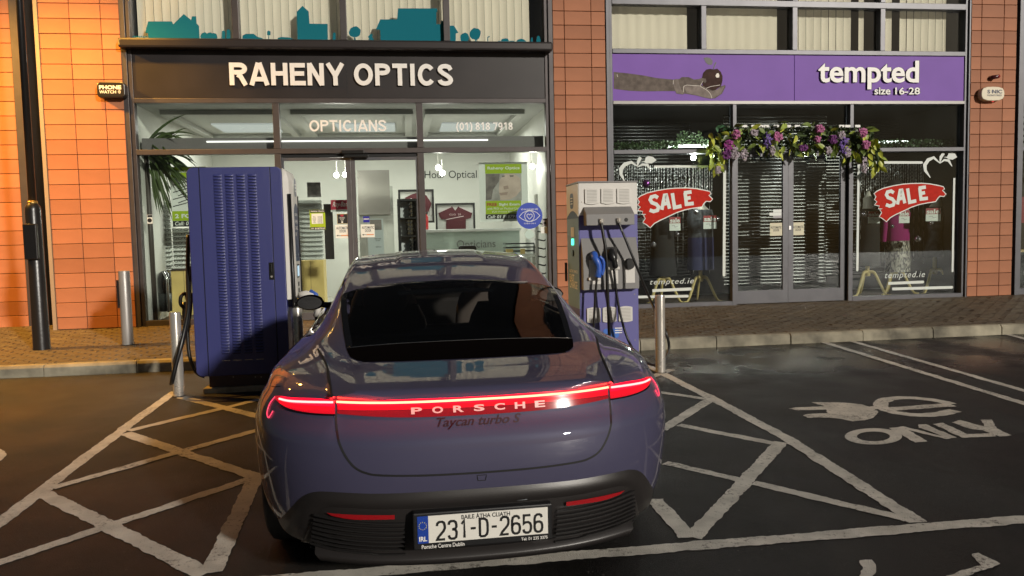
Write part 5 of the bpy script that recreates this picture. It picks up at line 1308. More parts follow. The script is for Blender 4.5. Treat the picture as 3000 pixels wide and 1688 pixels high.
# wheels
m_tyre = mat('tyre', (.012,.012,.012), .7); m_rim = mat('rim', (.12,.12,.13), .3, metal=.9)
for (ay, w) in ((RA, .30), (FA, .26)):
    for s_ in (-1, 1):
        xo = s_*.945; b = MB()
        pr = [(.25, 0), (.32, 0), (.348, .02), (.355, .05), (.355, w-.05), (.348, w-.02), (.30, w), (.25, w)]
        b.lathe([(r, -s_*h_) for r, h_ in pr], (xo, ay[0], ay[1]), 36, 'x'); wh = cpart(b, 'wheel', m_tyre)
        b = MB()
        for k in range(10):
            a = 2*math.pi*k/10; b.tube([(xo-s_*.03, ay[0]+.05*math.cos(a), ay[1]+.05*math.sin(a)), (xo-s_*.02, ay[0]+.25*math.cos(a+.1), ay[1]+.25*math.sin(a+.1))], .016, 6)
        b.lathe([(.245, -s_*.01), (.255, -s_*.01), (.255, -s_*.2), (.245, -s_*.2)], (xo, ay[0], ay[1]), 36, 'x'); b.lathe([(.06, 0), (.06, -s_*.05)], (xo-s_*.01, ay[0], ay[1]), 16, 'x')
        cpart(b, 'rim', m_rim, wh)
    # arch liners
    b = MB()
    for s_ in (-1, 1):
        rr = [[(s_*xx, ay[0]+.392*math.cos(math.pi*k/24), ay[1]+.392*math.sin(math.pi*k/24)) for k in range(-2, 27)] for xx in (.60, .90)]
        b.grid(rr)
        b.poly([(s_*.60, ay[0]+.40*math.cos(2*math.pi*k/24), ay[1]+.40*math.sin(2*math.pi*k/24)) for k in range(24)])
    cpart(b, 'arch_liner', m_gap)
# floor pan, cabin
cpart(MB().box(-.74, .74, .5, 4.5, .17, .20), 'floor_pan', m_gap, smooth=False)
m_seat = mat('seat_leather', (.16,.145,.135), .5); m_cab = mat('cabin_dark', (.012,.012,.012), .7)
cpart(MB().box(-.60, .60, .75, 1.35, .84, .86), 'parcel_shelf', m_cab, smooth=False)
def seat(x, y, name='seat'):
    b = MB()
    def rb(cx, cy, cz, sx, sy, sz, tilt):
        rows = []
        for i in range(9):
            t = i/8; z = cz - sz + 2*sz*t; w = sx*(1-.25*abs(2*t-1)**3)
            rows.append([(cx + w*math.copysign(abs(math.cos(a))**.6, math.cos(a)), cy - tilt*(z-cz) + sy*math.copysign(abs(math.sin(a))**.6, math.sin(a)), z) for a in [2*math.pi*k/16 for k in range(17)]])
        b.grid(rows)
    rb(x, y, .78, .25, .07, .30, .35); rb(x, y-.16, 1.13, .13, .05, .075, .2)
    return cpart(b, name, m_seat)
seat(-.38, 2.75); seat(.38, 2.75); seat(-.36, 1.72); seat(.36, 1.72); 
cpart(MB().box(-.62, .62, 1.6, 1.75, .5, .95), 'rear_bench', m_seat, smooth=False, bevel=.05)
cpart(MB().box(-.66, .66, 3.45, 3.8, .6, .93), 'dashboard', m_cab, smooth=False, bevel=.04)
b = MB(); b.lathe([(.17,-.012),(.185,0),(.17,.012)], (-.38, 3.22, .86), 24, 'y'); cpart(b, 'steering_wheel', m_cab)
# high brake light housing under the top of the rear window
b = MB(); P = [from_above(lerp(-.29, .25, k/16), 1.45, -.025) for k in range(17)]
b.grid([[p + Vector((0, -.015, -.012)) for p in P], [p + Vector((0, .02, .006)) for p in P]]); cpart(b, 'brake_light', mat('brake_housing', (.62,.50,.36), .25, metal=.8))
# windscreen and side glass (thin panes closing the openings)
def shell_patch(fn, name, m):
    cpart(MB().grid(fn), name, m)
shell_patch([[Vector((.62*j/12*(1 if True else 1), y - 0.0, tab(y, ZC) - .05*(j/12)**2 - .004)) for j in range(-12, 13)] for y in [3.03+.7*i/10 for i in range(11)]], 'windscreen', glass_mat('screen_glass', (.75,.8,.78), .9, 1.5))
for s_ in (-1, 1):
    rows = []
    for i in range(13):
        y = 1.55 + 1.85*i/12; V = valley(tab(y, [(1.05,1.0),(1.4,1.25),(1.9,1.6),(2.5,2.0),(3.1,2.4),(3.6,2.7)]))
        zt2 = tab(y, ZC)-tab(y, ZE); xr2 = tab(y, XRL)
        rows.append([Vector((s_*(lerp(V.x, xr2, t)+.004), y, lerp(V.z, zt2, t))) for t in (0, .25, .5, .75, .95)])
    shell_patch(rows, 'side_window', MATS['car_glass'])
# raised roof panel
rows = []
for i in range(25):
    y = 1.98 + 1.0*i/24; e = min(1, (y-1.98)/.14, (2.98-y)/.05)
    rows.append([from_above(.29*j/16, y, .001 + .009*ss(e)*ss(min(1, (16-abs(j))/2.2))) for j in range(-16, 17)])
cpart(MB().grid(rows), 'roof_panel', m_paint)
# door mirrors
for s_ in (-1, 1):
    b = MB(); cx = s_*.955; rows = []
    for i in range(11):
        t = i/10; a = math.pi*t
        rr_ = math.sin(a)**.45 if 0 < t < 1 else .02
        rows.append([(cx + s_*(-.11+.22*t), 3.30 + .075*rr_*math.cos(q)*(1 if math.cos(q) > 0 else .35), .935 + .065*rr_*math.sin(q)*(1-.1*t)) for q in [2*math.pi*k/16 for k in range(17)]])
    b.grid(rows); b.tube([(s_*.76, 3.34, .90), (s_*.86, 3.33, .91), (s_*.90, 3.32, .92)], [.03, .022, .02], 8)
    mr_ = cpart(b, 'door_mirror', m_gloss if s_ < 0 else m_gloss)
    b = MB(); b.poly([(cx + .092*math.cos(q), 3.271, .935 + .05*math.sin(q)) for q in [2*math.pi*k/20 for k in range(20)]]); cpart(b, 'mirror_glass', mat('mirror_glass', (.6,.6,.6), .03, 1.0), mr_, smooth=False)
# black sill of the side windows
# ================================================================== THINGS INSIDE AND ON THE OPTICIAN'S WINDOW
ZA = lambda x, y: (380 + x/2.684, 420 + y/2.684)
ZBm = lambda x, y: (840 + x/4.14, 430 + y/4.14)
ZCm = lambda x, y: (1150 + x/4.14, 430 + y/4.14)
def rect(f, r): return (*f(r[0], r[1]), *f(r[2], r[3]))
def plate(px, Y, m, name, par=None, th=.006, bevel=0):
    X0, X1, Z0, Z1_ = FR(*px, Y); return MB().box(X0, X1, Y, Y+th, Z0, Z1_).build(name, m, par, bevel=bevel)
def card(name, label, cat, f, r, Y, m, group=None, th=.006):
    return tag(plate(rect(f, r), Y, m, name, None, th), label, cat, group)
def words(par, s, f, r, Y, m, bold=0, shear=0): return ftext('lettering', s, rect(f, r), Y, m, par, bold=bold, shear=shear)
m_lime = mat('lime_print', (.33,.47,.03), .6, spec=.15); m_ink = mat('black_print', (.012,.012,.012), .5); m_paper = mat('paper_white', (.72,.76,.72), .6)
m_wood = mat('pale_wood', (.62,.47,.17), .45, nscale=3, namt=.12); m_board = mat('display_white', (.72,.74,.70), .5)
m_specs = mat('spectacle_black', (.015,.013,.012), .3); m_silver = mat('polished_silver', (.75,.75,.75), .12, metal=1.0)
m_redsign = mat('crimson_sign', (.42,.03,.06), .45); m_maroon = mat('maroon_cloth', (.065,.008,.014), .8)
m_brown = mat('dark_brown', (.045,.035,.03), .5)
Y1 = YF + 1.3
# spectacle displays
def specs_mesh(w):
    b = MB(); t = .006
    for s_ in (-1, 1):
        c = s_*w*.26; rx, rz = w*.20, w*.15
        R_o = [(c+rx*math.cos(a), 0, rz*math.sin(a)) for a in [2*math.pi*k/10 for k in range(10)]]; R_i = [(c+(rx-t)*math.cos(a), 0, (rz-t)*math.sin(a)) for a in [2*math.pi*k/10 for k in range(10)]]
        b.add(R_o+R_i, [(k, (k+1) % 10, (k+1) % 10+10, k+10) for k in range(10)])
        b.box(s_*w*.46-.004, s_*w*.46+.004, -.002, .05, rz*.3, rz*.3+.008)
    b.box(-w*.07, w*.07, -.003, .003, w*.02, w*.02+t)
    return b.mesh('spectacles', m_specs)
ORD = ['leftmost', 'second', 'third', 'fourth']; NUM = ['one','two','three','four','five','six','seven','eight','nine','ten','eleven','twelve','thirteen','fourteen','fifteen']
sme = specs_mesh(.15)
sme2 = specs_mesh(.145)
def display(label, sl, f, r, Y, rows, per, grp, y0=None):
    X0, X1, Z0, Z1_ = FR(*rect(f, r), Y)
    t = thing('spectacle_display', label, 'display', ((X0+X1)/2, Y, Z0))
    MB().box(X0, X1, Y+.03, Y+.06, Z0, Z1_).build('back_board', m_board, t)
    for k in range(rows):
        z = Z0 + (Z1_-Z0)*(k+.25)/rows
        MB().box(X0, X1, Y-.05, Y+.029, z-.012, z).build('shelf', mat('acrylic_shelf', (.55,.58,.56), .2), t)
        for j in range(per):
            o = link('spectacles', sme if j % 2 else sme2); o.location = (X0+(X1-X0)*(j+.5)/per, Y-.03, z+.032); o.rotation_euler = (random.uniform(-.2,.2), 0, random.uniform(-.25,.25))
            s_ = min(1, (X1-X0)/per/.165); o.scale = (s_, s_, s_)
            tag(o, '%s spectacles in row %s from the top, %s' % (ORD[j] + ' pair of', NUM[rows-1-k], sl), 'spectacles', grp)
    return t
display('white board of spectacles between the window edge and the two for offer poster', 'leftmost white board', ZA, (172,460,322,1000), Y1, 15, 2, 'spectacles on the leftmost board')
display('white board of spectacles directly left of the blue charger', 'board touching the blue charger', ZA, (338,668,520,985), Y1, 9, 2, 'spectacles on the second board')
display('tall white spectacle board between the blue charger and the sliding door', 'tall board right of charger', ZBm, (132,645,437,1375), Y1+.5, 13, 4, 'spectacles on the tall board')
t = thing('cabinet', 'low pale wooden cabinet with a steel handle left of the blue charger', 'cabinet', F(*ZA(380, 1250), Y1))
X0, X1, Z0, Z1_ = FR(*rect(ZA, (180,1000,560,1320)), Y1); MB().box(X0, X1, Y1, Y1+.5, ZB, Z1_).build('carcass', m_wood, t, bevel=.004); MB().box(X0-.02, X1+.02, Y1-.04, Y1+.5, Z1_+.001, Z1_+.035).build('worktop', m_brown, t)
for xx in (.33, .66): MB().box(lerp(X0, X1, xx)-.002, lerp(X0, X1, xx)+.002, Y1-.003, Y1+.001, ZB, Z1_).build('door_gap', m_brown, t)
p = F(*ZA(322, 1060), Y1-.03); MB().tube([p+Vector((0,0,.12)), p-Vector((0,0,.12))], .012, 8).build('handle', m_silver, t)
t = thing('cabinet', 'pale yellow wooden cupboard under the tall spectacle board', 'cabinet', F(915, 850, Y1+.5))
X0, X1, Z0, Z1_ = FR(873, 763, 950, 856, Y1+.5); MB().box(X0, X1, Y1+.45, Y1+.9, ZB, Z1_).build('carcass', m_wood, t, bevel=.004); MB().box((X0+X1)/2-.002, (X0+X1)/2+.002, Y1+.447, Y1+.451, ZB, Z1_-.02).build('door_gap', m_brown, t)
# bin
t = thing('litter_bin', 'black and steel curved litter bin inside the left window', 'bin', F(*ZA(245, 1330), YF+.6))
X0, X1, Z0, Z1_ = FR(*rect(ZA, (192,1008,300,1330)), YF+.6); cx, rr = (X0+X1)/2, (X1-X0)/2; zf = max(Z0, ZB+.01)
MB().lathe([(rr*.92, zf-ZB), (rr, .45*(Z1_-zf)+zf-ZB)], (cx, YF+.8, ZB), 24).build('body', mat('bin_grey', (.05,.055,.055), .3, metal=.5), t, smooth=True)
MB().lathe([(rr*1.02, .45*(Z1_-zf)+zf-ZB), (rr*1.02, .8*(Z1_-zf)+zf-ZB), (rr*.8, .95*(Z1_-zf)+zf-ZB), (rr*.3, Z1_-ZB)], (cx, YF+.8, ZB), 24).build('hood', MATS['gloss_black'], t, smooth=True)
MB().tube([(cx+rr*.9, YF+.62, zf), (cx+rr*1.0, YF+.60, lerp(zf, Z1_, .8)), (cx+rr*.5, YF+.60, Z1_)], .02, 8).build('rim', m_silver, t, smooth=True)
# posters and signs
c = card('poster', 'lime green spectacle offer poster half hidden by the blue charger', 'poster', ZA, (325,185,600,655), YF+.5, m_paper)
yy = YF+.4985
for r_, m_ in (((325,185,600,270), m_lime), ((335,532,600,608), m_lime), ((340,609,600,654), m_ink)): plate(rect(ZA, r_), yy, m_, 'print', c, .001)
words(c, 'Raheny', ZA, (342,207,470,240), yy-.001, m_paper, .02); words(c, '2 FOR 1', ZA, (356,555,560,588), yy-.001, m_paper, .03); words(c, 'Call: 01 818', ZA, (356,614,560,645), yy-.001, m_paper, .02, .2)
b = MB()
for k in range(7): fline(b, [ZA(340+(k%2)*40, 330+28*k), ZA(470, 295+28*k)], .012, yy-.001)
b.build('print', m_ink, c)
c = card('poster', 'small lime green opening hours poster on the sliding door glass', 'poster', ZBm, (280,765,468,1008), YF+.012, m_lime)
for r_, m_ in (((282,766,466,800), m_ink), ((302,812,440,935), m_paper), ((288,975,468,1008), m_ink)): plate(rect(ZBm, r_), YF+.0105, m_, 'print', c, .001)
words(c, 'Raheny Optics', ZBm, (290,774,455,794), YF+.0098, m_paper, .02, .2); words(c, '01 8187918', ZBm, (298,982,462,1002), YF+.0098, m_paper, .03, .2)
words(c, 'Monday\nTuesday\nWednesday\nThursday\nFriday\nSaturday', ZBm, (312,842,358,930), YF+.0098, m_ink, .0); words(c, '9.30-6.00\n9.30-6.00\n9.30-6.00\n9.30-6.00\n9.30-6.00\n9.30-5.00', ZBm, (375,842,430,930), YF+.0098, m_ink, .0)
c = card('sign', 'crimson spectacle brand sign with white script inside the left door', 'sign', ZBm, (534,645,742,765), YF+.32, m_redsign)
words(c, 'Ray-Ban', ZBm, (556,668,735,745), YF+.319, m_paper, .0, .35); plate(rect(ZBm, (534,766,742,788)), YF+.32, m_paper, 'print', c, .005); words(c, 'GENUINE SINCE 1937', ZBm, (548,770,738,783), YF+.319, m_ink, .01)
c = card('sign', 'small black certified store sticker on the left door', 'sticker', ZBm, (610,815,738,936), YF+.012, mat('gold_edge', (.45,.33,.12), .4)); plate(rect(ZBm, (615,820,733,931)), YF+.011, m_ink, 'print', c, .001)
plate(rect(ZBm, (652,825,688,845)), YF+.0104, m_redsign, 'print', c, .0005); words(c, 'CERTIFIED\nSTORE\n2022', ZBm, (634,855,706,902), YF+.0104, m_paper)
plate(rect(ZBm, (663,906,683,925)), YF+.0104, m_paper, 'print', c, .0005)
for r_, lb in (((590,948,760,1108), 'white automatic door notice on the left optician door'), ((900,942,1066,1098), 'white automatic door notice on the right optician door')):
    c = card('notice', lb, 'notice', ZBm, r_, YF+.012, m_paper, 'automatic door notices')
    words(c, 'AUTOMATIC\nDOOR', ZBm, (r_[0]+12, r_[1]+22, r_[2]-8, r_[1]+92), YF+.0105, m_ink, .01)
    plate(rect(ZBm, (r_[0]+70, r_[3]-38, r_[2]-10, r_[3]-26)), YF+.0105, mat('orange_print', (.6,.25,.08), .5), 'print', c, .001)
    b = MB(); fline(b, [ZBm(r_[0]+20, r_[3]-30), ZBm(r_[0]+70, r_[3]-30)], .006, YF+.0105); fline(b, [ZBm(r_[0]+34, r_[3]-38), ZBm(r_[0]+20, r_[3]-30), ZBm(r_[0]+34, r_[3]-22)], .006, YF+.0105); b.build('arrow', m_ink, c)
c = card('sticker', 'small square blue lens maker sticker on the right door', 'sticker', ZBm, (928,845,1004,918), YF+.012, m_eu_ if False else mat('sticker_blue', (.015,.015,.30), .4)); words(c, 'ZEISS', ZBm, (930,868,1000,886), YF+.0105, m_paper, .02)
c = card('display_stand', 'grey free standing clinic notice board behind the right door', 'notice board', ZBm, (985,873,1175,1330), YF+.8, mat('notice_grey', (.42,.47,.47), .4))
plate(rect(ZBm, (1010,885,1150,1010)), YF+.798, mat('print_umber', (.16,.14,.13), .5, nscale=6, namt=.5), 'print', c, .001)
words(c, 'Welcome\nto our', ZBm, (1065,1106,1144,1145), YF+.797, m_ink); words(c, 'Clinic', ZBm, (1082,1206,1148,1222), YF+.797, m_ink)
t = tag(plate(rect(ZBm, (458,695,566,1366)), Y1+.6, mat('dark_mirror', (.04,.035,.032), .25), 'mirror', None, .03), 'tall dark mirror panel left of the door notices', 'mirror')
tag(plate(rect(ZBm, (248,432,412,612)), Y1+.5, mat('framed_photo', (.22,.21,.21), .4, nscale=9, namt=.7), 'picture', None, .03), 'square grey picture standing on top of the tall spectacle board', 'picture')
t = thing('partition', 'grey partition wall seen through the right sliding door', 'wall', F(1180, 700, YF+2.5)); X0, X1, Z0, Z1_ = FR(*rect(ZBm, (880,480,1300,1500)), YF+2.6); MB().box(X0, X1, YF+2.6, YF+2.7, ZB, Z1_).build('panel', mat('partition_grey', (.36,.37,.34), .7), t); MB().box(X0, X1-.05, YF+2.55, YF+2.599, Z1_-.5, Z1_+.28).build('sign_board', mat('partition_dark', (.20,.19,.17), .7), t)
# shelf unit with silver trophies
t = thing('shelf_unit', 'black framed white cubby shelf with silver ornaments by the right door', 'shelf', F(*ZBm(1485, 1290), YF+.9))
YS_ = YF+.9; X0, X1, Z0, Z1_ = FR(*rect(ZBm, (1350,632,1612,1420)), YS_)
MB().box(X0, X1, YS_+.25, YS_+.28, ZB, Z1_).build('back', mat('cubby_white', (.60,.62,.64), .5), t)
fr = MB(); fr.box(X0, X0+.045, YS_, YS_+.249, ZB, Z1_); fr.box(X1-.045, X1, YS_, YS_+.249, ZB, Z1_); fr.box(X0+.046, X1-.046, YS_, YS_+.249, Z1_-.035, Z1_)
cz = [F(*ZBm(1480, y), YS_).z for y in (858, 1078, 1290)]
for z in cz: fr.box(X0+.046, X1-.046, YS_, YS_+.249, z-.02, z)
fr.build('frame', MATS['black_metal'], t)
def ornament(x, z, n, label, bottle=False):
    b = MB(); r = .05
    prof = []
    for k in range(n): prof += [(r*.6, k*.065), (r, k*.065+.02), (r, k*.065+.045)]
    prof += [(r*.5, n*.065), (r*.3, n*.065+.03), (.008, n*.065+.04)]
    b.lathe(prof, (x, YS_+.12, z), 14)
    tag(b.build('ornament', m_silver, None, smooth=False), label, 'ornament', 'silver ornaments on the cubby shelf')
ornament((X0+X1)/2+.05, cz[0]+.002, 4, 'silver ornament alone on the top cubby shelf'); ornament(X0+.17, cz[1]+.002, 4, 'left of two silver ornaments on the middle cubby shelf'); ornament(X1-.12, cz[1]+.002, 4, 'right of two silver ornaments on the middle cubby shelf'); ornament((X0+X1)/2+.05, cz[2]+.002, 4, 'silver ornament alone on the lowest visible cubby shelf')
# framed shirts
def shirt(label, f, r, Y, pts, cut=None):
    t = thing('framed_shirt', label, 'framed shirt', F(*f((r[0]+r[2])/2, r[3]), Y))
    X0, X1, Z0, Z1_ = FR(*rect(f, r), Y); w = .035
    b = MB(); b.box(X0, X0+w, Y, Y+.05, Z0, Z1_); b.box(X1-w, X1, Y, Y+.05, Z0, Z1_); b.box(X0+w, X1-w, Y, Y+.05, Z1_-w, Z1_); b.box(X0+w, X1-w, Y, Y+.05, Z0, Z0+w); b.build('frame', MATS['black_metal'], t)
    MB().box(X0+w, X1-w, Y+.03, Y+.04, Z0+w, Z1_-w).build('mount', mat('mount_grey', (.45,.45,.43), .6), t)
    b = MB(); fpoly(b, [f(*p) for p in pts], Y+.012, .012); b.build('shirt', m_maroon, t, recalc=True)
    return t
YW = YF+3.2
t = shirt('framed maroon sports shirt hung in the middle of the optician back wall', ZCm, (522,683,1003,1060), YW, [(555,805),(720,720),(760,775),(800,722),(968,800),(950,865),(890,880),(890,1030),(650,1030),(650,885),(590,880)])
b = MB(); fline(b, [ZCm(560,800), ZCm(715,728)], .012, YW+.010); fline(b, [ZCm(805,728), ZCm(962,800)], .012, YW+.010); fline(b, [ZCm(650,885), ZCm(760,862), ZCm(862,842)], .012, YW+.010); b.build('shirt_stripe', mat('stripe_white', (.5,.42,.42), .7), t); 
words(t, 'CLG  25', ZCm, (690,812,830,832), YW+.010, MATS['stripe_white'])
t = shirt('framed maroon sports shirt partly hidden behind the door mullion', ZCm, (72,518,505,925), YW-.3, [(150,620),(240,575),(300,560),(410,590),(475,690),(420,830),(380,820),(380,900),(180,900),(170,700)])
# wall lettering
bw = YF+4.594
ftext('lettering', '1 Hour Optical', (1225, 500, 1397, 529), bw, mat('wall_ink', (.02,.02,.02), .5), bld, bold=.0)
# reception counter
YC_ = YF+2.2
t = thing('reception_desk', 'white reception counter with pale green glass front lettered opticians', 'counter', (1.2, YC_, ZB))
zt_ = F(*ZCm(960, 1030), YC_).z
xa_, xb_ = F(*ZCm(382, 1030), YC_).x, F(*ZCm(1560, 1030), YC_).x
MB().box(xa_, xb_, YC_, YC_+.5, zt_, zt_+.05).build('counter_top', mat('counter_white', (.72,.74,.72), .3), t, bevel=.004); MB().box(xa_+.02, xb_-.02, YC_+.06, YC_+.45, ZB, zt_-.001).build('counter_front', mat('counter_green', (.50,.60,.54), .25), t)
ftext('lettering', 'Opticians', (1338, 703, 1452, 733), YC_+.055, mat('letter_grey', (.22,.23,.22), .5), t)
t = thing('office_chair', 'black office chair back in front of the reception counter', 'chair', F(*ZCm(910, 1290), YF+1.3))
X0, X1, Z0, Z1_ = FR(*rect(ZCm, (800,1198,1020,1330)), YF+1.3); rbox(MB(), X0, X1, .80, Z1_, YF+1.3, YF+1.36, .05).build('backrest', MATS['black_plastic'], t, recalc=True, bevel=.01)
MB().box(X0+.02, X1-.02, YF+1.0, YF+1.35, .74, .80).build('seat', MATS['black_plastic'], t, bevel=.02); MB().tube([((X0+X1)/2, YF+1.2, ZB), ((X0+X1)/2, YF+1.2, .75)], .03, 8).build('leg', m_steel, t)
t = thing('fire_extinguisher', 'red fire extinguisher standing at the left end of the counter', 'extinguisher', F(*ZCm(400, 1020), YC_+.2)); p = F(*ZCm(400, 1020), YC_+.2)
MB().lathe([(.05, 0), (.055, .02), (.055, .22), (.03, .27), (.02, .29)], (p.x, p.y, zt_+.051), 16).build('cylinder', mat('extinguisher_red', (.40,.015,.02), .3), t, smooth=True); MB().tube([(p.x, p.y-.02, zt_+.33), (p.x+.05, p.y-.03, zt_+.36)], .015, 6).build('valve', MATS['black_plastic'], t)
t = thing('coat_rail', 'white pole rail with dark hanging things at the right window edge', 'rail', F(1573, 760, YF+.7))
p = F(1573, 700, YF+.7); MB().tube([(p.x, p.y, ZB), (p.x, p.y, F(1572, 570, YF+.7).z)], .03, 10).build('pole', m_white, t)
for k in range(7): z = .9+.13*k; MB().tube([(p.x-.03, p.y, z), (p.x+.10, p.y-.06, z-.03), (p.x+.20, p.y-.04, z+.02)], .012, 6).build('hook', MATS['black_plastic'], t)
t = thing('wall_shelf', 'dark goods on shelves at the right end of the optician shop', 'shelf', F(1575, 620, YF+2.4))
for k, (y_, w_) in enumerate(((540, .5), (580, .45), (640, .5))):
    p = F(1575, y_, YF+2.6); MB().box(p.x-.35, p.x+.35, YF+2.5, YF+2.8, p.z, p.z+.03).build('board', m_brown, t)
    for q in range(4): MB().box(p.x-.3+.15*q, p.x-.2+.15*q, YF+2.55, YF+2.7, p.z+.031, p.z+.12+.05*random.random()).build('box', mat('goods_%d' % (q % 3), [(.05,.05,.05), (.12,.1,.08), (.3,.28,.25)][q % 3], .5), t)
# things on the desk at the right
t = thing('desk_tray', 'black document trays and folders on the desk at right', 'tray', F(*ZCm(1560, 1220), YF+1.6)); X0, X1, Z0, Z1_ = FR(*rect(ZCm, (1370,1120,1720,1300)), YF+1.6)
for k in range(3): MB().box(X0, X1, YF+1.6, YF+1.9, lerp(Z0, Z1_, .15+.25*k), lerp(Z0, Z1_, .15+.25*k)+.02).build('tray', MATS['black_plastic'], t)
MB().box(X0, lerp(X0, X1, .25), YF+1.55, YF+1.59, Z0, lerp(Z0, Z1_, .35)).build('folder', m_wood, t); MB().box(lerp(X0, X1, .5), lerp(X0, X1, .66), YF+1.55, YF+1.59, Z0, lerp(Z0, Z1_, .35)).build('folder', m_wood, t)
MB().box(X0-.05, X1+.2, YF+1.5, YF+2.0, Z0-.05, Z0-.001).build('desk_top', m_board, t)
# big face poster with its white backing
c = card('poster', 'large lime green sight test poster with a close up face in the right window', 'poster', ZCm, (1055,190,1640,905), YF+.35, m_paper)
Yp = YF+.349
for r_, m_, d in (((1122,210,1565,325), m_lime, 0), ((1130,655,1560,815), m_lime, 0), ((1130,816,1560,876), m_ink, 0), ((1130,326,1565,654), mat('photo_grey', (.36,.35,.33), .4, nscale=5, namt=.35), 0)): plate(rect(ZCm, r_), Yp-.001, m_, 'print', c, .001)
def pz_print(pts, m, dy): b = MB(); fpoly(b, [ZCm(*p) for p in pts], Yp-.002-dy); b.build('print', m, c)
pz_print([(1290,520),(1300,400),(1360,330),(1470,328),(1545,380),(1560,520),(1500,600),(1420,640),(1310,650)], mat('photo_skin', (.50,.40,.34), .45, nscale=6, namt=.15), 0)
pz_print([(1420,345),(1470,345),(1465,365),(1425,368)], MATS['print_umber'], .001); pz_print([(1325,350),(1360,348),(1360,366),(1330,370)], MATS['print_umber'], .001); pz_print([(1345,480),(1400,470),(1410,510),(1350,520)], mat('photo_skin_dark', (.33,.24,.20), .5), .001); pz_print([(1290,560),(1400,548),(1390,585),(1310,592)], MATS['photo_skin_dark'], .001)
pz_print([(1132,330),(1300,330),(1290,420),(1220,520),(1200,640),(1132,650)], mat('photo_hair', (.16,.14,.13), .5, nscale=8, namt=.5), .0005)
words(c, 'Raheny Optics', ZCm, (1152,240,1540,285), Yp-.003, m_paper, .02); words(c, 'FREE', ZCm, (1145,682,1268,720), Yp-.003, mat('print_red', (.35,.03,.02), .5), .03); words(c, 'Sight Exam', ZCm, (1292,682,1540,722), Yp-.003, m_paper, .02)
words(c, 'with PRSI or Medical Card', ZCm, (1148,735,1550,762), Yp-.003, m_paper); words(c, '€20 Private Eye Exam', ZCm, (1205,775,1550,803), Yp-.003, m_paper, 0, .25); words(c, 'Call: 01 8187918', ZCm, (1150,828,1540,868), Yp-.003, m_paper, .02, .2)
# round blue sticker with an eye
t = thing('sticker', 'large round blue sticker with a white outlined eye and heart', 'sticker', F(*ZCm(1660, 840), GY-.01))
ce = F(*ZCm(1661, 838), GY-.006); rr = abs(F(*ZCm(1818, 838), GY-.006).x - ce.x)
disc = lambda r, y, c_=ce, n=40: MB().poly([(c_.x+r*math.cos(2*math.pi*k/n), y, c_.z+r*math.sin(2*math.pi*k/n)) for k in range(n)], (0, .003, 0))
disc(rr, GY-.008).build('disc', mat('sticker_royal', (.02,.055,.42), .45), t, recalc=True)
b = MB(); yq = GY-.0095
def wl_(pts, w=.007): fline(b, [ZCm(*p) for p in pts], w, yq)
wl_([(1535,850),(1580,800),(1640,775),(1690,775),(1745,795),(1788,835),(1745,880),(1690,905),(1630,905),(1575,880),(1535,850)])
wl_([(1661+58*math.cos(2*math.pi*k/24), 842+64*math.sin(2*math.pi*k/24)) for k in range(25)]); wl_([(1661,880),(1630,845),(1632,822),(1648,815),(1661,828),(1675,815),(1692,822),(1694,845),(1661,880)])
b.build('eye_outline', m_paper, t)
words(t, "let's stay social again, safely", ZCm, (1560,742,1765,775), yq, m_paper); words(t, "it's safe to come in", ZCm, (1595,918,1738,938), yq, m_paper)
t = thing('sticker', 'small round pale mint sticker below the big blue one', 'sticker', F(*ZCm(1660, 1065), GY-.01)); ce2 = F(*ZCm(1660, 1065), GY-.006)
disc(rr*.34, GY-.008, ce2).build('disc', mat('sticker_mint', (.45,.60,.55), .45), t, recalc=True)
c = card('sticker', 'small grey camera notice on the right jamb of the optician window', 'sticker', ZCm, (1820,870,1876,965), GY-.006, MATS['print_grey']); p = F(*ZCm(1848, 925), GY-.008); MB().lathe([(.02, 0), (.02, -.002)], (p.x, GY-.007, p.z), 14, 'y').build('print', m_ink, c); plate(rect(ZCm, (1826,876,1870,892)), GY-.0075, m_ink, 'print', c, .001)
card('notice', 'small white notice beneath the camera sticker at the right jamb', 'notice', ZCm, (1798,972,1876,1052), GY-.005, m_paper)
c = card('sticker', 'small grey camera notice inside the left edge of the optician window', 'sticker', ZA, (137,562,178,632), GY-.006, m_paper); plate(rect(ZA, (139,564,176,582)), GY-.0075, m_ink, 'print', c, .001); p = F(*ZA(157, 606), GY-.008); MB().lathe([(.03, 0), (.03, -.002)], (p.x, GY-.007, p.z), 14, 'y').build('print', m_ink, c)
c = card('alarm_sensor', 'small white sensor on the left inner jamb of the optician window', 'sensor', ZA, (80,495,110,545), GY+.06, m_white, th=.04)
# yucca plant
m_leafd = mat('yucca_leaf', (.055,.085,.026), .4, nscale=4, namt=.3)
t = thing('yucca_plant', 'tall dark yucca plant with drooping leaves in the left optician window', 'plant', F(425, 940, YF+.55))
c0 = F(426, 432, YF+.5)
def blade(c, az, el, L, droop, w):
    P = []; d = Vector((math.cos(az)*math.cos(el), math.sin(az)*math.cos(el)*.35, math.sin(el))); p = Vector(c)
    n = 8
    for k in range(n+1): P.append(p.copy()); p = p + d*(L/n); d = (d + Vector((0, 0, -droop/n))).normalized()
    L_, R_, M_ = [], [], []
    for k, p in enumerate(P):
        t_ = k/n; ww = w*(math.sin(math.pi*min(1, .18+.82*t_)))**.8 if k < n else .001
        d = (P[min(k+1, n)]-P[max(k-1, 0)]).normalized(); s_ = d.cross(Vector((0, 1, 0))).normalized()*ww/2
        L_.append(p+s_); R_.append(p-s_); M_.append(p+Vector((0, -.006, 0)))
    return MB().grid([L_, M_, R_])
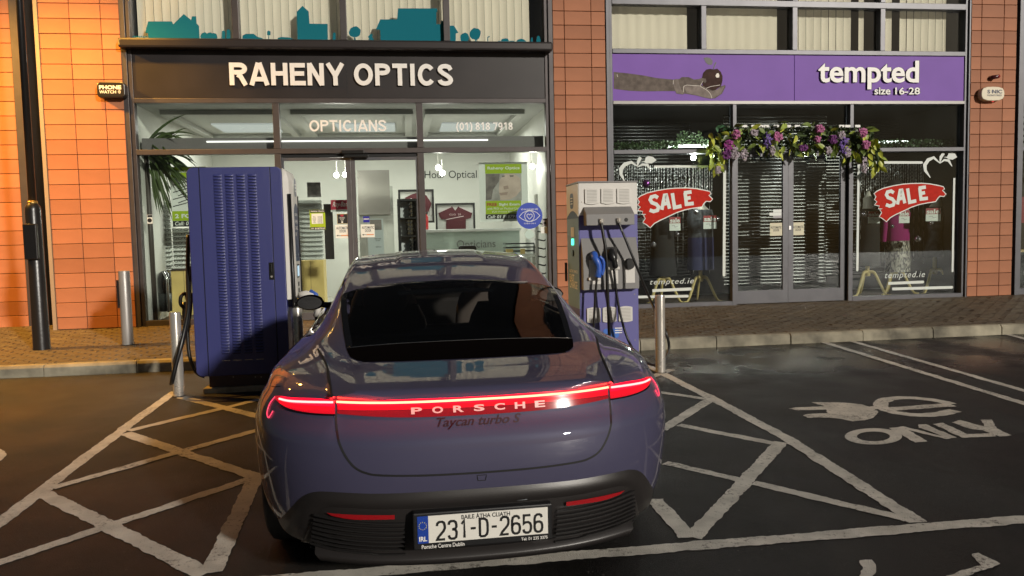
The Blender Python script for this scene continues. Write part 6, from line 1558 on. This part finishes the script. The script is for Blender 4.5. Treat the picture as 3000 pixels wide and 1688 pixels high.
for k in range(112):
    az = random.uniform(-1.45, 1.45) if k % 4 else random.uniform(1.6, 4.6); el = random.uniform(-1.3, .85); c = c0 + Vector((random.uniform(-.04,.04), random.uniform(-.04,.10), random.uniform(-.25,.08)))
    L = random.uniform(.5,.95)*(1 if math.cos(az) > 0 else .3)
    b = blade(c, az, el, L, random.uniform(.5,1.6), random.uniform(.03,.05))
    b.v = [(max(v[0], -3.60), max(v[1], YF+.12), v[2]) for v in b.v]
    b.build('leaf', m_leafd, t, smooth=True)
MB().tube([(c0.x-.02, c0.y+.05, ZB), (c0.x, c0.y+.02, 1.6), c0], [.05, .04, .035], 10).build('trunk', m_brown, t, smooth=True)
# ================================================================== CLOTHES SHOP WINDOWS
ZE_ = lambda x, y: (1780 + x/3.083, 430 + y/3.083)
ZF_ = lambda x, y: (2450 + x/3.083, 430 + y/3.083)
Z4 = lambda x, y: (1600 + x/1.84, 450 + y/1.84)
m_red = mat('sale_red', (.46,.020,.010), .6, spec=.1, nscale=20, namt=.12); m_dec = mat('vinyl_white', (.62,.66,.62), .5)
SP = [(272,470),(300,448),(360,422),(450,400),(540,385),(620,378),(720,377),(800,383),(870,396),(922,408),(930,425),(912,440),(945,475),(928,492),(890,488),(868,510),(850,540),(780,550),(700,565),(620,592),(540,630),(470,662),(420,690),(385,728),(352,700),(322,684),(345,648),(330,622),(350,608),(312,608),(322,582),(276,572),(300,545),(276,525),(292,498)]
def sale(label, conv, mp):
    t = thing('sale_sticker', label, 'sticker', F(*conv(*mp(600, 540)), GY-.01), 'sale stickers on the clothes shop windows')
    cx = sum(p[0] for p in SP)/len(SP); cy = sum(p[1] for p in SP)/len(SP)
    P = [conv(*mp(*p)) for p in SP]
    n = len(SP); big = []
    for i in range(n):
        a, b_, c_ = Vector(SP[i-1]), Vector(SP[i]), Vector(SP[(i+1) % n]); d = (c_-a).normalized(); nn = Vector((d.y, -d.x)); q = b_ + nn*9; big.append(conv(*mp(q.x, q.y)))
    from mathutils.geometry import tessellate_polygon
    for nm, pp, y, m in (('white_edge', big, GY-.004, m_dec), ('red_stroke', P, GY-.006, m_red)):
        V = [F(*p, y) for p in pp]; b = MB(); b.add(V, tessellate_polygon([[Vector((v.x, v.z, 0)) for v in V]])); b.build(nm, m, t)
    b = MB(); yt = GY-.008
    S_ = [[(455,462),(430,445),(395,455),(385,480),(400,505),(440,520),(462,545),(450,575),(415,585),(380,572)], [(490,570),(515,440),(530,438),(560,560)], [(500,520),(555,505)], [(585,420),(605,550),(668,536)], [(700,415),(712,520),(778,512)], [(690,418),(758,408)], [(706,468),(750,460)]]
    for s_ in S_: 
        P2 = [conv(*mp(*p)) for p in s_]
        fline(b, P2, .055, yt)
    b.build('lettering', m_dec, t)
    return t
sale('red sale sticker with white edge on the left clothes window', ZE_, lambda x, y: (x, y))
sale('red sale sticker with white edge on the right clothes window', ZF_, lambda x, y: (345+(x-272)*.955, 335+(y-377)*.965))
def stroke_poly(mb, pts, ws, Y):                 # tapered vinyl stroke
    P = [F(*p, Y) for p in pts]; L_, R_ = [], []
    for i, p in enumerate(P):
        d = (P[min(i+1, len(P)-1)]-P[max(i-1, 0)]).normalized(); n = Vector((-d.z, 0, d.x))*ws[i]/2; L_.append(p+n); R_.append(p-n)
    mb.grid([L_, R_])
def apple(conv, C1, C2, stem, leaf, label):
    t = thing('window_decal', label, 'decal', F(*conv(*C1[0]), GY-.01))
    b = MB(); stroke_poly(b, [conv(*p) for p in C1], [.012,.05,.065,.06,.045,.012], GY-.005); b.build('apple_side', m_dec, t)
    b = MB(); stroke_poly(b, [conv(*p) for p in C2], [.01,.035,.045,.012], GY-.005); b.build('apple_side', m_dec, t)
    b = MB(); stroke_poly(b, [conv(*p) for p in stem], [.012,.05,.05], GY-.0055); b.build('stalk', m_dec, t)
    b = MB(); fpoly(b, [conv(*p) for p in leaf], GY-.005); b.build('apple_leaf', m_dec, t)
apple(ZE_, [(155,315),(122,250),(122,200),(155,160),(215,140),(270,175)], [(268,185),(315,160),(360,165),(390,212)], [(268,175),(280,130),(298,95)], [(300,130),(335,130),(345,95),(370,82),(410,92),(442,122),(400,150),(350,150),(330,138)], 'white apple outline decal at the top of the left clothes window')
apple(ZF_, [(850,280),(805,215),(800,165),(830,120),(880,98),(936,148)], [(936,150),(975,120),(1015,125),(1046,178)], [(936,145),(945,95),(970,58)], [(965,92),(1000,92),(1015,58),(1045,48),(1075,65),(1092,95),(1050,118),(1015,112),(995,100)], 'white apple outline decal at the top of the right clothes window')
def vline(conv, a, b_, w, lb):
    m_ = MB(); A_, B_ = F(*conv(*a), GY-.004), F(*conv(*b_), GY-.004); d = (B_-A_).normalized(); n = Vector((-d.z, 0, d.x))*w/2
    pts = [A_-n] + [B_+(n*math.sin(q)+d*math.cos(q)*w/2) for q in [-math.pi/2+math.pi*k/6 for k in range(7)]] + [A_+n-d*0] 
    m_.poly(pts); tag(m_.build('decal_line', m_dec), lb, 'decal', 'white brush lines on the clothes shop windows')
for a, b_, w, conv, lb in (((420,180),(900,178),.035,ZE_,'white decal line along the top of the left clothes window'), ((1058,160),(1052,1160),.045,ZE_,'long upright white decal line right of the left sale sticker'), ((405,1300),(748,1285),.045,ZE_,'upper white decal line under tempted.ie in the left window'), ((240,1358),(722,1350),.04,ZE_,'lower white decal line at the bottom of the left window'),
                          ((345,142),(772,143),.04,ZF_,'white decal line along the top of the right clothes window'), ((203,160),(190,1115),.04,ZF_,'upright white decal line left of the right sale sticker'), ((1066,282),(1050,1125),.035,ZF_,'upright white decal line at the far right window edge'), ((470,1235),(782,1222),.045,ZF_,'upper white decal line under tempted.ie in the right window'), ((505,1285),(1044,1270),.045,ZF_,'lower white decal line at the bottom of the right window')):
    vline(conv, a, b_, w, lb)
for conv, r_, lb in ((ZE_, (385,1192,780,1255), 'white web address lettering on the left clothes window'), (ZF_, (440,1128,802,1200), 'white web address lettering on the right clothes window')):
    t = thing('window_lettering', lb, 'lettering', F(*conv(r_[0], r_[3]), GY-.004)); ftext('lettering', 'tempted.ie', rect(conv, r_), GY-.004, m_dec, t, shear=.3, spacing=1.15)
def tags(conv, r_, lb, part=False):
    c = card('sale_tag', lb, 'price tag', conv, r_, YF+.25, m_paper, 'sale price tags'); h_ = r_[3]-r_[1]
    plate(rect(conv, (r_[0], r_[1], r_[2], r_[1]+h_*.46)), YF+.2485, mat('tag_red', (.30,.02,.03), .5), 'print', c, .001); words(c, 'sale', conv, (r_[0]+6, r_[1]+h_*.08, r_[2]-6, r_[1]+h_*.42), YF+.2475, m_paper, .03)
    b = MB(); w = r_[2]-r_[0]; fline(b, [conv(r_[0]+w*.2, r_[1]+h_*.65), conv(r_[0]+w*.45, r_[1]+h_*.62), conv(r_[0]+w*.5, r_[1]+h_*.75), conv(r_[0]+w*.75, r_[1]+h_*.68)], .008, YF+.2475); b.build('print', MATS['print_grey'], c)
tags(ZE_, (560,635,658,758), 'sale tag hanging alone below the left sale sticker'); tags(ZE_, (866,622,986,742), 'sale tag pinned on the navy dress'); tags(ZE_, (255,625,335,740), 'sale tag half hidden behind the violet charger')
tags(ZF_, (290,585,392,692), 'sale tag left of the magenta cardigan'); tags(ZF_, (568,575,662,690), 'sale tag pinned on the magenta cardigan'); tags(ZF_, (810,555,940,672), 'sale tag on the rightmost dress form')
for r_, lb in (((1207,374,1272,443), 'cream automatic door notice on the left clothes shop door'), ((1326,371,1390,440), 'cream automatic door notice on the right clothes shop door')):
    c = card('notice', lb, 'notice', Z4, r_, YF+.012, mat('notice_cream', (.62,.58,.42), .6), 'cream automatic door notices'); words(c, 'AUTOMATIC\nDOOR', Z4, (r_[0]+3, r_[1]+18, r_[2]-2, r_[1]+46), YF+.0105, m_ink, .01)
c = card('sticker', 'small pale stickers on the left clothes shop door', 'sticker', Z4, (1224,300,1270,348), YF+.014, MATS['print_grey']); plate(rect(Z4, (1224,302,1268,316)), YF+.0125, m_paper, 'print', c, .001); plate(rect(Z4, (1204,318,1268,335)), YF+.0128, m_paper, 'print', c, .001)
# dress forms
m_pine = mat('stand_wood', (.55,.43,.17), .5, nscale=4, namt=.12)
def dress_form(conv, px, ztop_px, bottom_px, Y, label, parts, post_top):
    base = F(*conv(px, bottom_px), Y); x = base.x
    t = thing('dress_form', label, 'dress form', (x, Y, ZB+.005), 'dress forms on wooden tripod stands')
    zt3 = F(*conv(px, post_top), Y).z
    MB().lathe([(.035, .34), (.045, .36), (.03, .45), (.034, .6), (.026, .62), (.026, zt3-ZB+.02)], (x, Y, ZB), 14).build('stand_post', m_pine, t, smooth=True)
    for a in (math.radians(-155), math.radians(-40), math.radians(80)):
        d = Vector((math.cos(a), math.sin(a), 0)); P = smooth_path([Vector((x, Y, ZB+.40)), Vector((x, Y, ZB+.40))+d*.10, Vector((x, Y, ZB+.20))+d*.20, Vector((x, Y, ZB+.05))+d*.28, Vector((x, Y, ZB+.025))+d*.36], 5)
        MB().tube(P, [.026]*6+[.022]*8+[.018]*(len(P)-14), 8).build('leg', m_pine, t, smooth=True)
    for nm, m, rows in parts:                    # rows: (pixel y, half width m, depth m)
        R_ = []
        for (py_, hw, dp, ox) in rows:
            z = F(*conv(px, py_), Y).z
            R_.append([(x+ox + hw*math.cos(a)*(1+.03*math.sin(7*a)*(1 if nm != 'bust' else 0)), Y + dp*math.sin(a), z) for a in [2*math.pi*k/28 for k in range(29)]])
        b = MB(); b.grid(R_); b.poly([p for p in R_[0][:-1]]); b.build(nm, m, t, smooth=True)
    return t
m_navyc = mat('navy_cloth', (.028,.032,.10), .8); m_floral = mat('floral_cloth', (.05,.055,.065), .8, nscale=9, namt=.9); m_blackc = mat('black_cloth', (.010,.009,.010), .85); m_magc = mat('magenta_cloth', (.26,.010,.12), .85)
m_bust = mat('bust_cream', (.45,.42,.36), .6)
def sequin():
    m = mat('sequin_cloth', (.05,.048,.045), .3); nt = m.node_tree; b = nt.nodes['Principled BSDF']; tc = nt.nodes.new('ShaderNodeTexCoord'); vo = nt.nodes.new('ShaderNodeTexVoronoi'); vo.inputs['Scale'].default_value = 55; mp = nt.nodes.new('ShaderNodeMapping'); mp.inputs['Scale'].default_value = (1, 1, .45)
    nt.links.new(tc.outputs['Object'], mp.inputs['Vector']); nt.links.new(mp.outputs['Vector'], vo.inputs['Vector'])
    rp = nt.nodes.new('ShaderNodeValToRGB'); rp.color_ramp.elements[0].position = .25; rp.color_ramp.elements[0].color = (.012,.011,.011,1); rp.color_ramp.elements[1].position = .85; rp.color_ramp.elements[1].color = (.45,.42,.36,1)
    sp = nt.nodes.new('ShaderNodeSeparateColor'); nt.links.new(vo.outputs['Color'], sp.inputs[0]); nt.links.new(sp.outputs[0], rp.inputs['Fac']); nt.links.new(rp.outputs['Color'], b.inputs['Base Color']); return m
m_seq = sequin()
YD = YF+.55
dress_form(ZE_, 505, 560, 1400, YD, 'dress form in black on a pale tripod, nearest the violet charger', [('dress', m_blackc, [(560,.10,.08,0),(600,.20,.12,0),(760,.18,.13,0),(900,.19,.14,0),(1165,.22,.16,0)])], 1100)
dress_form(ZE_, 840, 540, 1395, YD, 'dress form in a navy dress with floral top, left clothes window', [('bust', m_bust, [(480,.05,.05,.02),(535,.06,.06,.02),(570,.13,.09,.02),(600,.15,.1,.02)]), ('top', m_floral, [(570,.19,.12,.01),(640,.225,.14,.01),(760,.20,.14,.01),(840,.205,.145,.01)]), ('dress', m_navyc, [(820,.208,.148,.01),(900,.21,.15,.01),(1020,.212,.155,.01),(1112,.215,.16,.01)])], 1000)
dress_form(ZF_, 280, 400, 1340, YD, 'dress form with bare cream bust in black, left of the right window', [('bust', m_bust, [(400,.02,.03,0),(430,.035,.04,0),(470,.08,.07,0),(540,.10,.09,.02),(575,.12,.1,.03)]), ('dress', m_blackc, [(560,.13,.1,.03),(640,.16,.12,.04),(800,.15,.12,.05),(950,.18,.13,.02),(1075,.2,.14,.02)])], 1000)
dress_form(ZF_, 530, 330, 1335, YD+.15, 'dress form in magenta cardigan and sequinned skirt', [('hat', m_blackc, [(300,.05,.05,-.02),(330,.13,.12,-.02),(365,.15,.14,-.02)]), ('cardigan', m_magc, [(540,.13,.09,.03),(600,.22,.13,.03),(720,.20,.14,.03),(850,.205,.145,.03)]), ('sleeve', m_magc, [(600,.05,.05,-.19),(700,.05,.05,-.20),(855,.042,.05,-.225)]), ('skirt', m_seq, [(835,.195,.14,.04),(950,.20,.15,.045),(1130,.215,.16,.04)])], 1000)
dress_form(ZF_, 885, 450, 1320, YD, 'rightmost dress form with cream bust and short dark dress', [('bust', m_bust, [(450,.04,.04,.03),(490,.07,.06,.02),(550,.11,.08,.0)]), ('dress', m_floral, [(545,.12,.09,0),(620,.14,.11,0),(800,.10,.10,0),(930,.15,.12,-.02),(995,.18,.13,-.03)]), ('jacket', m_blackc, [(560,.16,.095,.05),(700,.17,.09,.06),(900,.12,.08,.08)])], 900)
# tinsel curtains and baubles
m_tins = mat('tinsel', (.8,.8,.8), .3, metal=.3)
def tinsel(conv, x0, x1, y0, ys, label, n, Y=YF+.95):
    t = thing('tinsel_curtain', label, 'curtain', F(*conv((x0+x1)/2, ys[0]), Y))
    for k in range(n):
        x = x0 + (x1-x0)*(k+random.uniform(-.3,.3))/n; y1_ = ys[0] if k % 3 else ys[1]
        a, b_ = F(*conv(x, y0), Y), F(*conv(x, y1_*random.uniform(.93,1.0)), Y); L_, R_ = [], []
        m = 26
        for i in range(m+1):
            p = a.lerp(b_, i/m); an = i*1.1+k; w = .004; L_.append(p+Vector((w*math.cos(an), w*math.sin(an), 0))); R_.append(p-Vector((w*math.cos(an), w*math.sin(an), 0)))
        MB().grid([L_, R_]).build('strand', m_tins, t)
    A_, B_ = F(*conv(x0, y0), Y), F(*conv(x1, y0), Y); MB().tube([A_, B_], .008, 6).build('rod', m_silver, t)
tinsel(ZE_, 50, 955, 165, (470, 1150), 'silver tinsel curtain hanging in the left clothes window', 56); tinsel(ZF_, 215, 860, 150, (440, 1080), 'silver tinsel curtain hanging in the right clothes window', 44)
m_baub = mat('bauble_clear', (.65,.62,.68), .08, metal=.9)
def bauble(conv, p, r, lb, m=None, Y=YF+.3):
    c = F(*conv(*p), Y); t = thing('bauble', lb, 'bauble', c, 'baubles in the clothes shop windows'); MB().ball(c, r, 14, 9).build('ball', m or m_baub, t, smooth=True); MB().lathe([(r*.25, r*.95), (r*.25, r*1.2)], c, 8).build('cap', m_silver, t)
for p, r, lb in (((415,885),.045,'silver bauble in the dark left of the navy dress'), ((800,590),.045,'silver bauble by the shoulder of the navy dress'), ((625,790),.04,'silver bauble below the lone sale tag'), ((998,655),.035,'silver bauble right of the navy dress sale tag')): bauble(ZE_, p, r, lb)
bauble(ZE_, (345,335), .06, 'purple bauble above the left sale sticker', mat('bauble_purple', (.14,.03,.16), .1, metal=.7))
for p, r, lb in (((508,720),.03,'silver bauble on the magenta cardigan'), ((740,835),.05,'silver bauble right of the magenta cardigan'), ((860,690),.035,'silver bauble below the rightmost sale tag'), ((255,612),.05,'silver bauble left of the cream bust sale tag'), ((350,548),.04,'silver bauble at the lower left of the right sale sticker')): bauble(ZF_, p, r, lb)
# ivy on the transoms
m_ivy = mat('ivy_leaf', (.045,.085,.03), .5, nscale=20, namt=.5)
def ivy(px0, px1, Y, n, label, hump=None):
    a, b_ = F(*px0, Y), F(*px1, Y); t = thing('ivy_garland', label, 'ivy', a.lerp(b_, .5)); mbx = MB()
    for k in range(n):
        p = a.lerp(b_, random.random()) + Vector((0, random.uniform(-.05,.05), random.uniform(-.045,.05)))
        if hump and abs(p.x-F(*hump, Y).x) < .2: p.z += random.uniform(0, .16)
        d = Vector((random.uniform(-1,1), random.uniform(-1,.3), random.uniform(-.8,.8))).normalized(); s_ = d.cross(Vector((random.random(), 1, random.random()))).normalized(); L = random.uniform(.025,.05)
        mbx.add([p, p+d*L*.5+s_*L*.4, p+d*L, p+d*L*.5-s_*L*.4], [(0,1,2,3)])
    o = mbx.build('leaf_mass', m_ivy, t); o['kind'] = 'stuff'
    MB().tube([a, b_], .008, 5).build('stem', m_brown, t)
ivy((1797, 430), (2075, 420), YF+.3, 900, 'strip of ivy above the left clothes window', (2020, 412)); ivy((2575, 421), (2805, 420), YF+.3, 700, 'strip of ivy above the right clothes window')
MB().box(F(1960, 418, YF+.38).x, F(2075, 418, YF+.38).x, YF+.38, YF+.40, 2.80, 2.84).build('light_rail', emat('rail_glow', (.9,1,.95), 3.5), tem); MB().box(F(2575, 411, YF+.38).x, F(2660, 411, YF+.38).x, YF+.38, YF+.40, 2.84, 2.88).build('light_rail', MATS['rail_glow'], tem)
# ================================================================== FLOWER GARLAND OVER THE DOORS
ZG = lambda x, y: (2000 + x/3.963, 300 + y/3.963)
gar = thing('flower_garland', 'leafy garland of purple and pink flowers above the clothes shop doors', 'garland', F(*ZG(1300, 500), YF-.15))
m_gl = [mat('garland_leaf_%d' % k, c_, .45, nscale=18, namt=.35) for k, c_ in enumerate(((.40,.43,.05), (.26,.33,.06), (.13,.18,.04), (.05,.075,.025), (.05,.13,.06)))]
def leaf_mesh(m, L, w):
    n = 5; A_, M_, B_ = [], [], []
    for k in range(n+1):
        t = k/n; ww = w*(math.sin(math.pi*t**.8))*.5; z = -.25*L*t*t
        M_.append((L*t, 0, z-.12*ww)); A_.append((L*t, ww, z+.25*ww)); B_.append((L*t, -ww, z+.25*ww))
    return MB().grid([A_, M_, B_]).mesh('leaf', m, smooth=True)
lm = [leaf_mesh(m, L, w) for m in m_gl for L, w in ((.15,.065), (.11,.055))]
inv = gar.matrix_basis.inverted()
def put_leaf(px, Y, down, kinds, sc=1.0):
    p = F(*ZG(*px), Y); o = link('leaf', random.choice([lm[k] for k in kinds]), gar); o.matrix_parent_inverse = inv
    d = Vector((random.uniform(-.9,.9), random.uniform(-.9,.1), random.uniform(-.5,.8)-down)).normalized()
    q = d.to_track_quat('X', 'Z'); o.rotation_mode = 'QUATERNION'; o.rotation_quaternion = q @ __import__('mathutils').Quaternion((1,0,0), random.uniform(-1.4,1.4)); o.location = p; s_ = random.uniform(.8,1.25)*sc; o.scale = (s_, s_, s_)
for k in range(176):
    x = 420 + 1760*(k+random.random())/176; yc = 385 + 30*math.sin(x*.004); v_ = random.uniform(-115, 215)
    put_leaf((x, yc + v_), YF-.10-random.uniform(0,.14), .3 if v_ < 60 else .9, (0,1,0,2,3,2,4,5) if random.random() < .75 else (4,5,6,7), 1.15)
bk = MB()
for k in range(1500):                            # small dark filler leaves behind
    t_ = random.random(); x = 330 + 1950*t_; sag = 0 if 420 < x < 2190 else 120
    p = F(*ZG(x, 395 + sag + random.uniform(-105, 150 + sag)), YF-.05-random.uniform(0,.08)); d = Vector((random.uniform(-1,1), random.uniform(-1,.2), random.uniform(-1,.6))).normalized(); s_ = d.cross(Vector((random.random(), 1, random.random()))).normalized(); L = random.uniform(.04,.08)
    bk.add([p, p+d*L*.5+s_*L*.28, p+d*L, p+d*L*.5-s_*L*.28], [(0,1,2,3)])
o = bk.build('filler_leaves', m_gl[3], gar); o['kind'] = 'stuff'
for k in range(42): t_ = random.random(); put_leaf((340+70*t_+random.uniform(-55,65), 350+400*t_), YF-.10-random.uniform(0,.12), 1.1, (0,1,0,1,2,3), 1.1)
for k in range(42): t_ = random.random(); put_leaf((2190+60*t_+random.uniform(-75,60), 350+400*t_), YF-.10-random.uniform(0,.12), 1.1, (0,1,0,1,2,3), 1.1)
for k in range(34): put_leaf((random.uniform(380, 700), random.uniform(270, 420)), YF-.12-random.uniform(0,.1), .2, (8,9), .7)
def blossom(px, rx, rz, col, n, name):
    Y = YF-.27; c = F(*ZG(*px), Y); b = MB(); k_ = 1/3.963*.0044
    for i in range(n):
        a, r = random.uniform(0, 2*math.pi), math.sqrt(random.random()); p = c + Vector((rx*k_*r*math.cos(a), random.uniform(-.04,.05), rz*k_*r*math.sin(a))); s_ = random.uniform(.012,.022)
        u = Vector((random.uniform(-1,1), random.uniform(-.6,.2), random.uniform(-1,1))).normalized(); v = u.cross(Vector((0,-1,.3))).normalized()
        b.add([p-u*s_, p+v*s_*.7+Vector((0,-.006,0)), p+u*s_, p-v*s_*.7+Vector((0,-.006,0))], [(0,1,2,3)])
    o = b.build('blossom', mat(name, col, .6, nscale=30, namt=.45), gar)
    o['kind'] = 'stuff'
PU, PK, LI, MA = ((.20,.12,.40), 'petal_purple'), ((.50,.16,.33), 'petal_pink'), ((.42,.36,.40), 'petal_lilac'), ((.34,.06,.27), 'petal_magenta')
for px, rx, rz, c_ in (((620,370),50,60,PK), ((830,350),45,45,LI), ((540,500),70,70,MA), ((510,600),60,70,(( .16,.04,.17), 'petal_plum')), ((600,590),60,80,LI), ((715,610),45,80,LI), ((990,440),55,110,PU), ((1110,395),60,70,PK), ((1595,310),50,55,PK), ((1565,430),40,40,PK), ((1745,430),55,60,(( .16,.04,.17), 'petal_plum')), ((1880,500),65,120,PU), ((1910,590),40,60,LI), ((2095,350),55,60,PK), ((2130,490),45,60,PK), ((2110,730),45,110,LI), ((1400,530),60,40,(( .16,.04,.17), 'petal_plum')), ((410,790),30,50,LI), ((1840,380),50,50,LI), ((1040,560),30,60,LI), ((1690,560),40,50,LI)):
    blossom(px, rx, rz, c_[0], 110, c_[1])
for x in (720, 830, 910, 975, 1090, 1230, 1335, 1590, 1850, 1920, 2035):
    q = FR(*ZG(x-32, 262), *ZG(x+28, 290), YF-.12); MB().box(q[0], q[1], YF-.12, YF-.10, q[2], q[3]).build('shutter_glint', mat('glint_white', (.7,.7,.66), .4), gar)  # white boxes stand in for the bright shutter reflections above the garland
# crumpled garland wire
MB().tube(smooth_path([F(*ZG(x, y), YF-.12) for x, y in ((400,760),(360,560),(420,400),(800,370),(1300,390),(1800,390),(2150,400),(2240,560),(2280,760))]), .02, 6).build('stem', m_gl[3], gar)
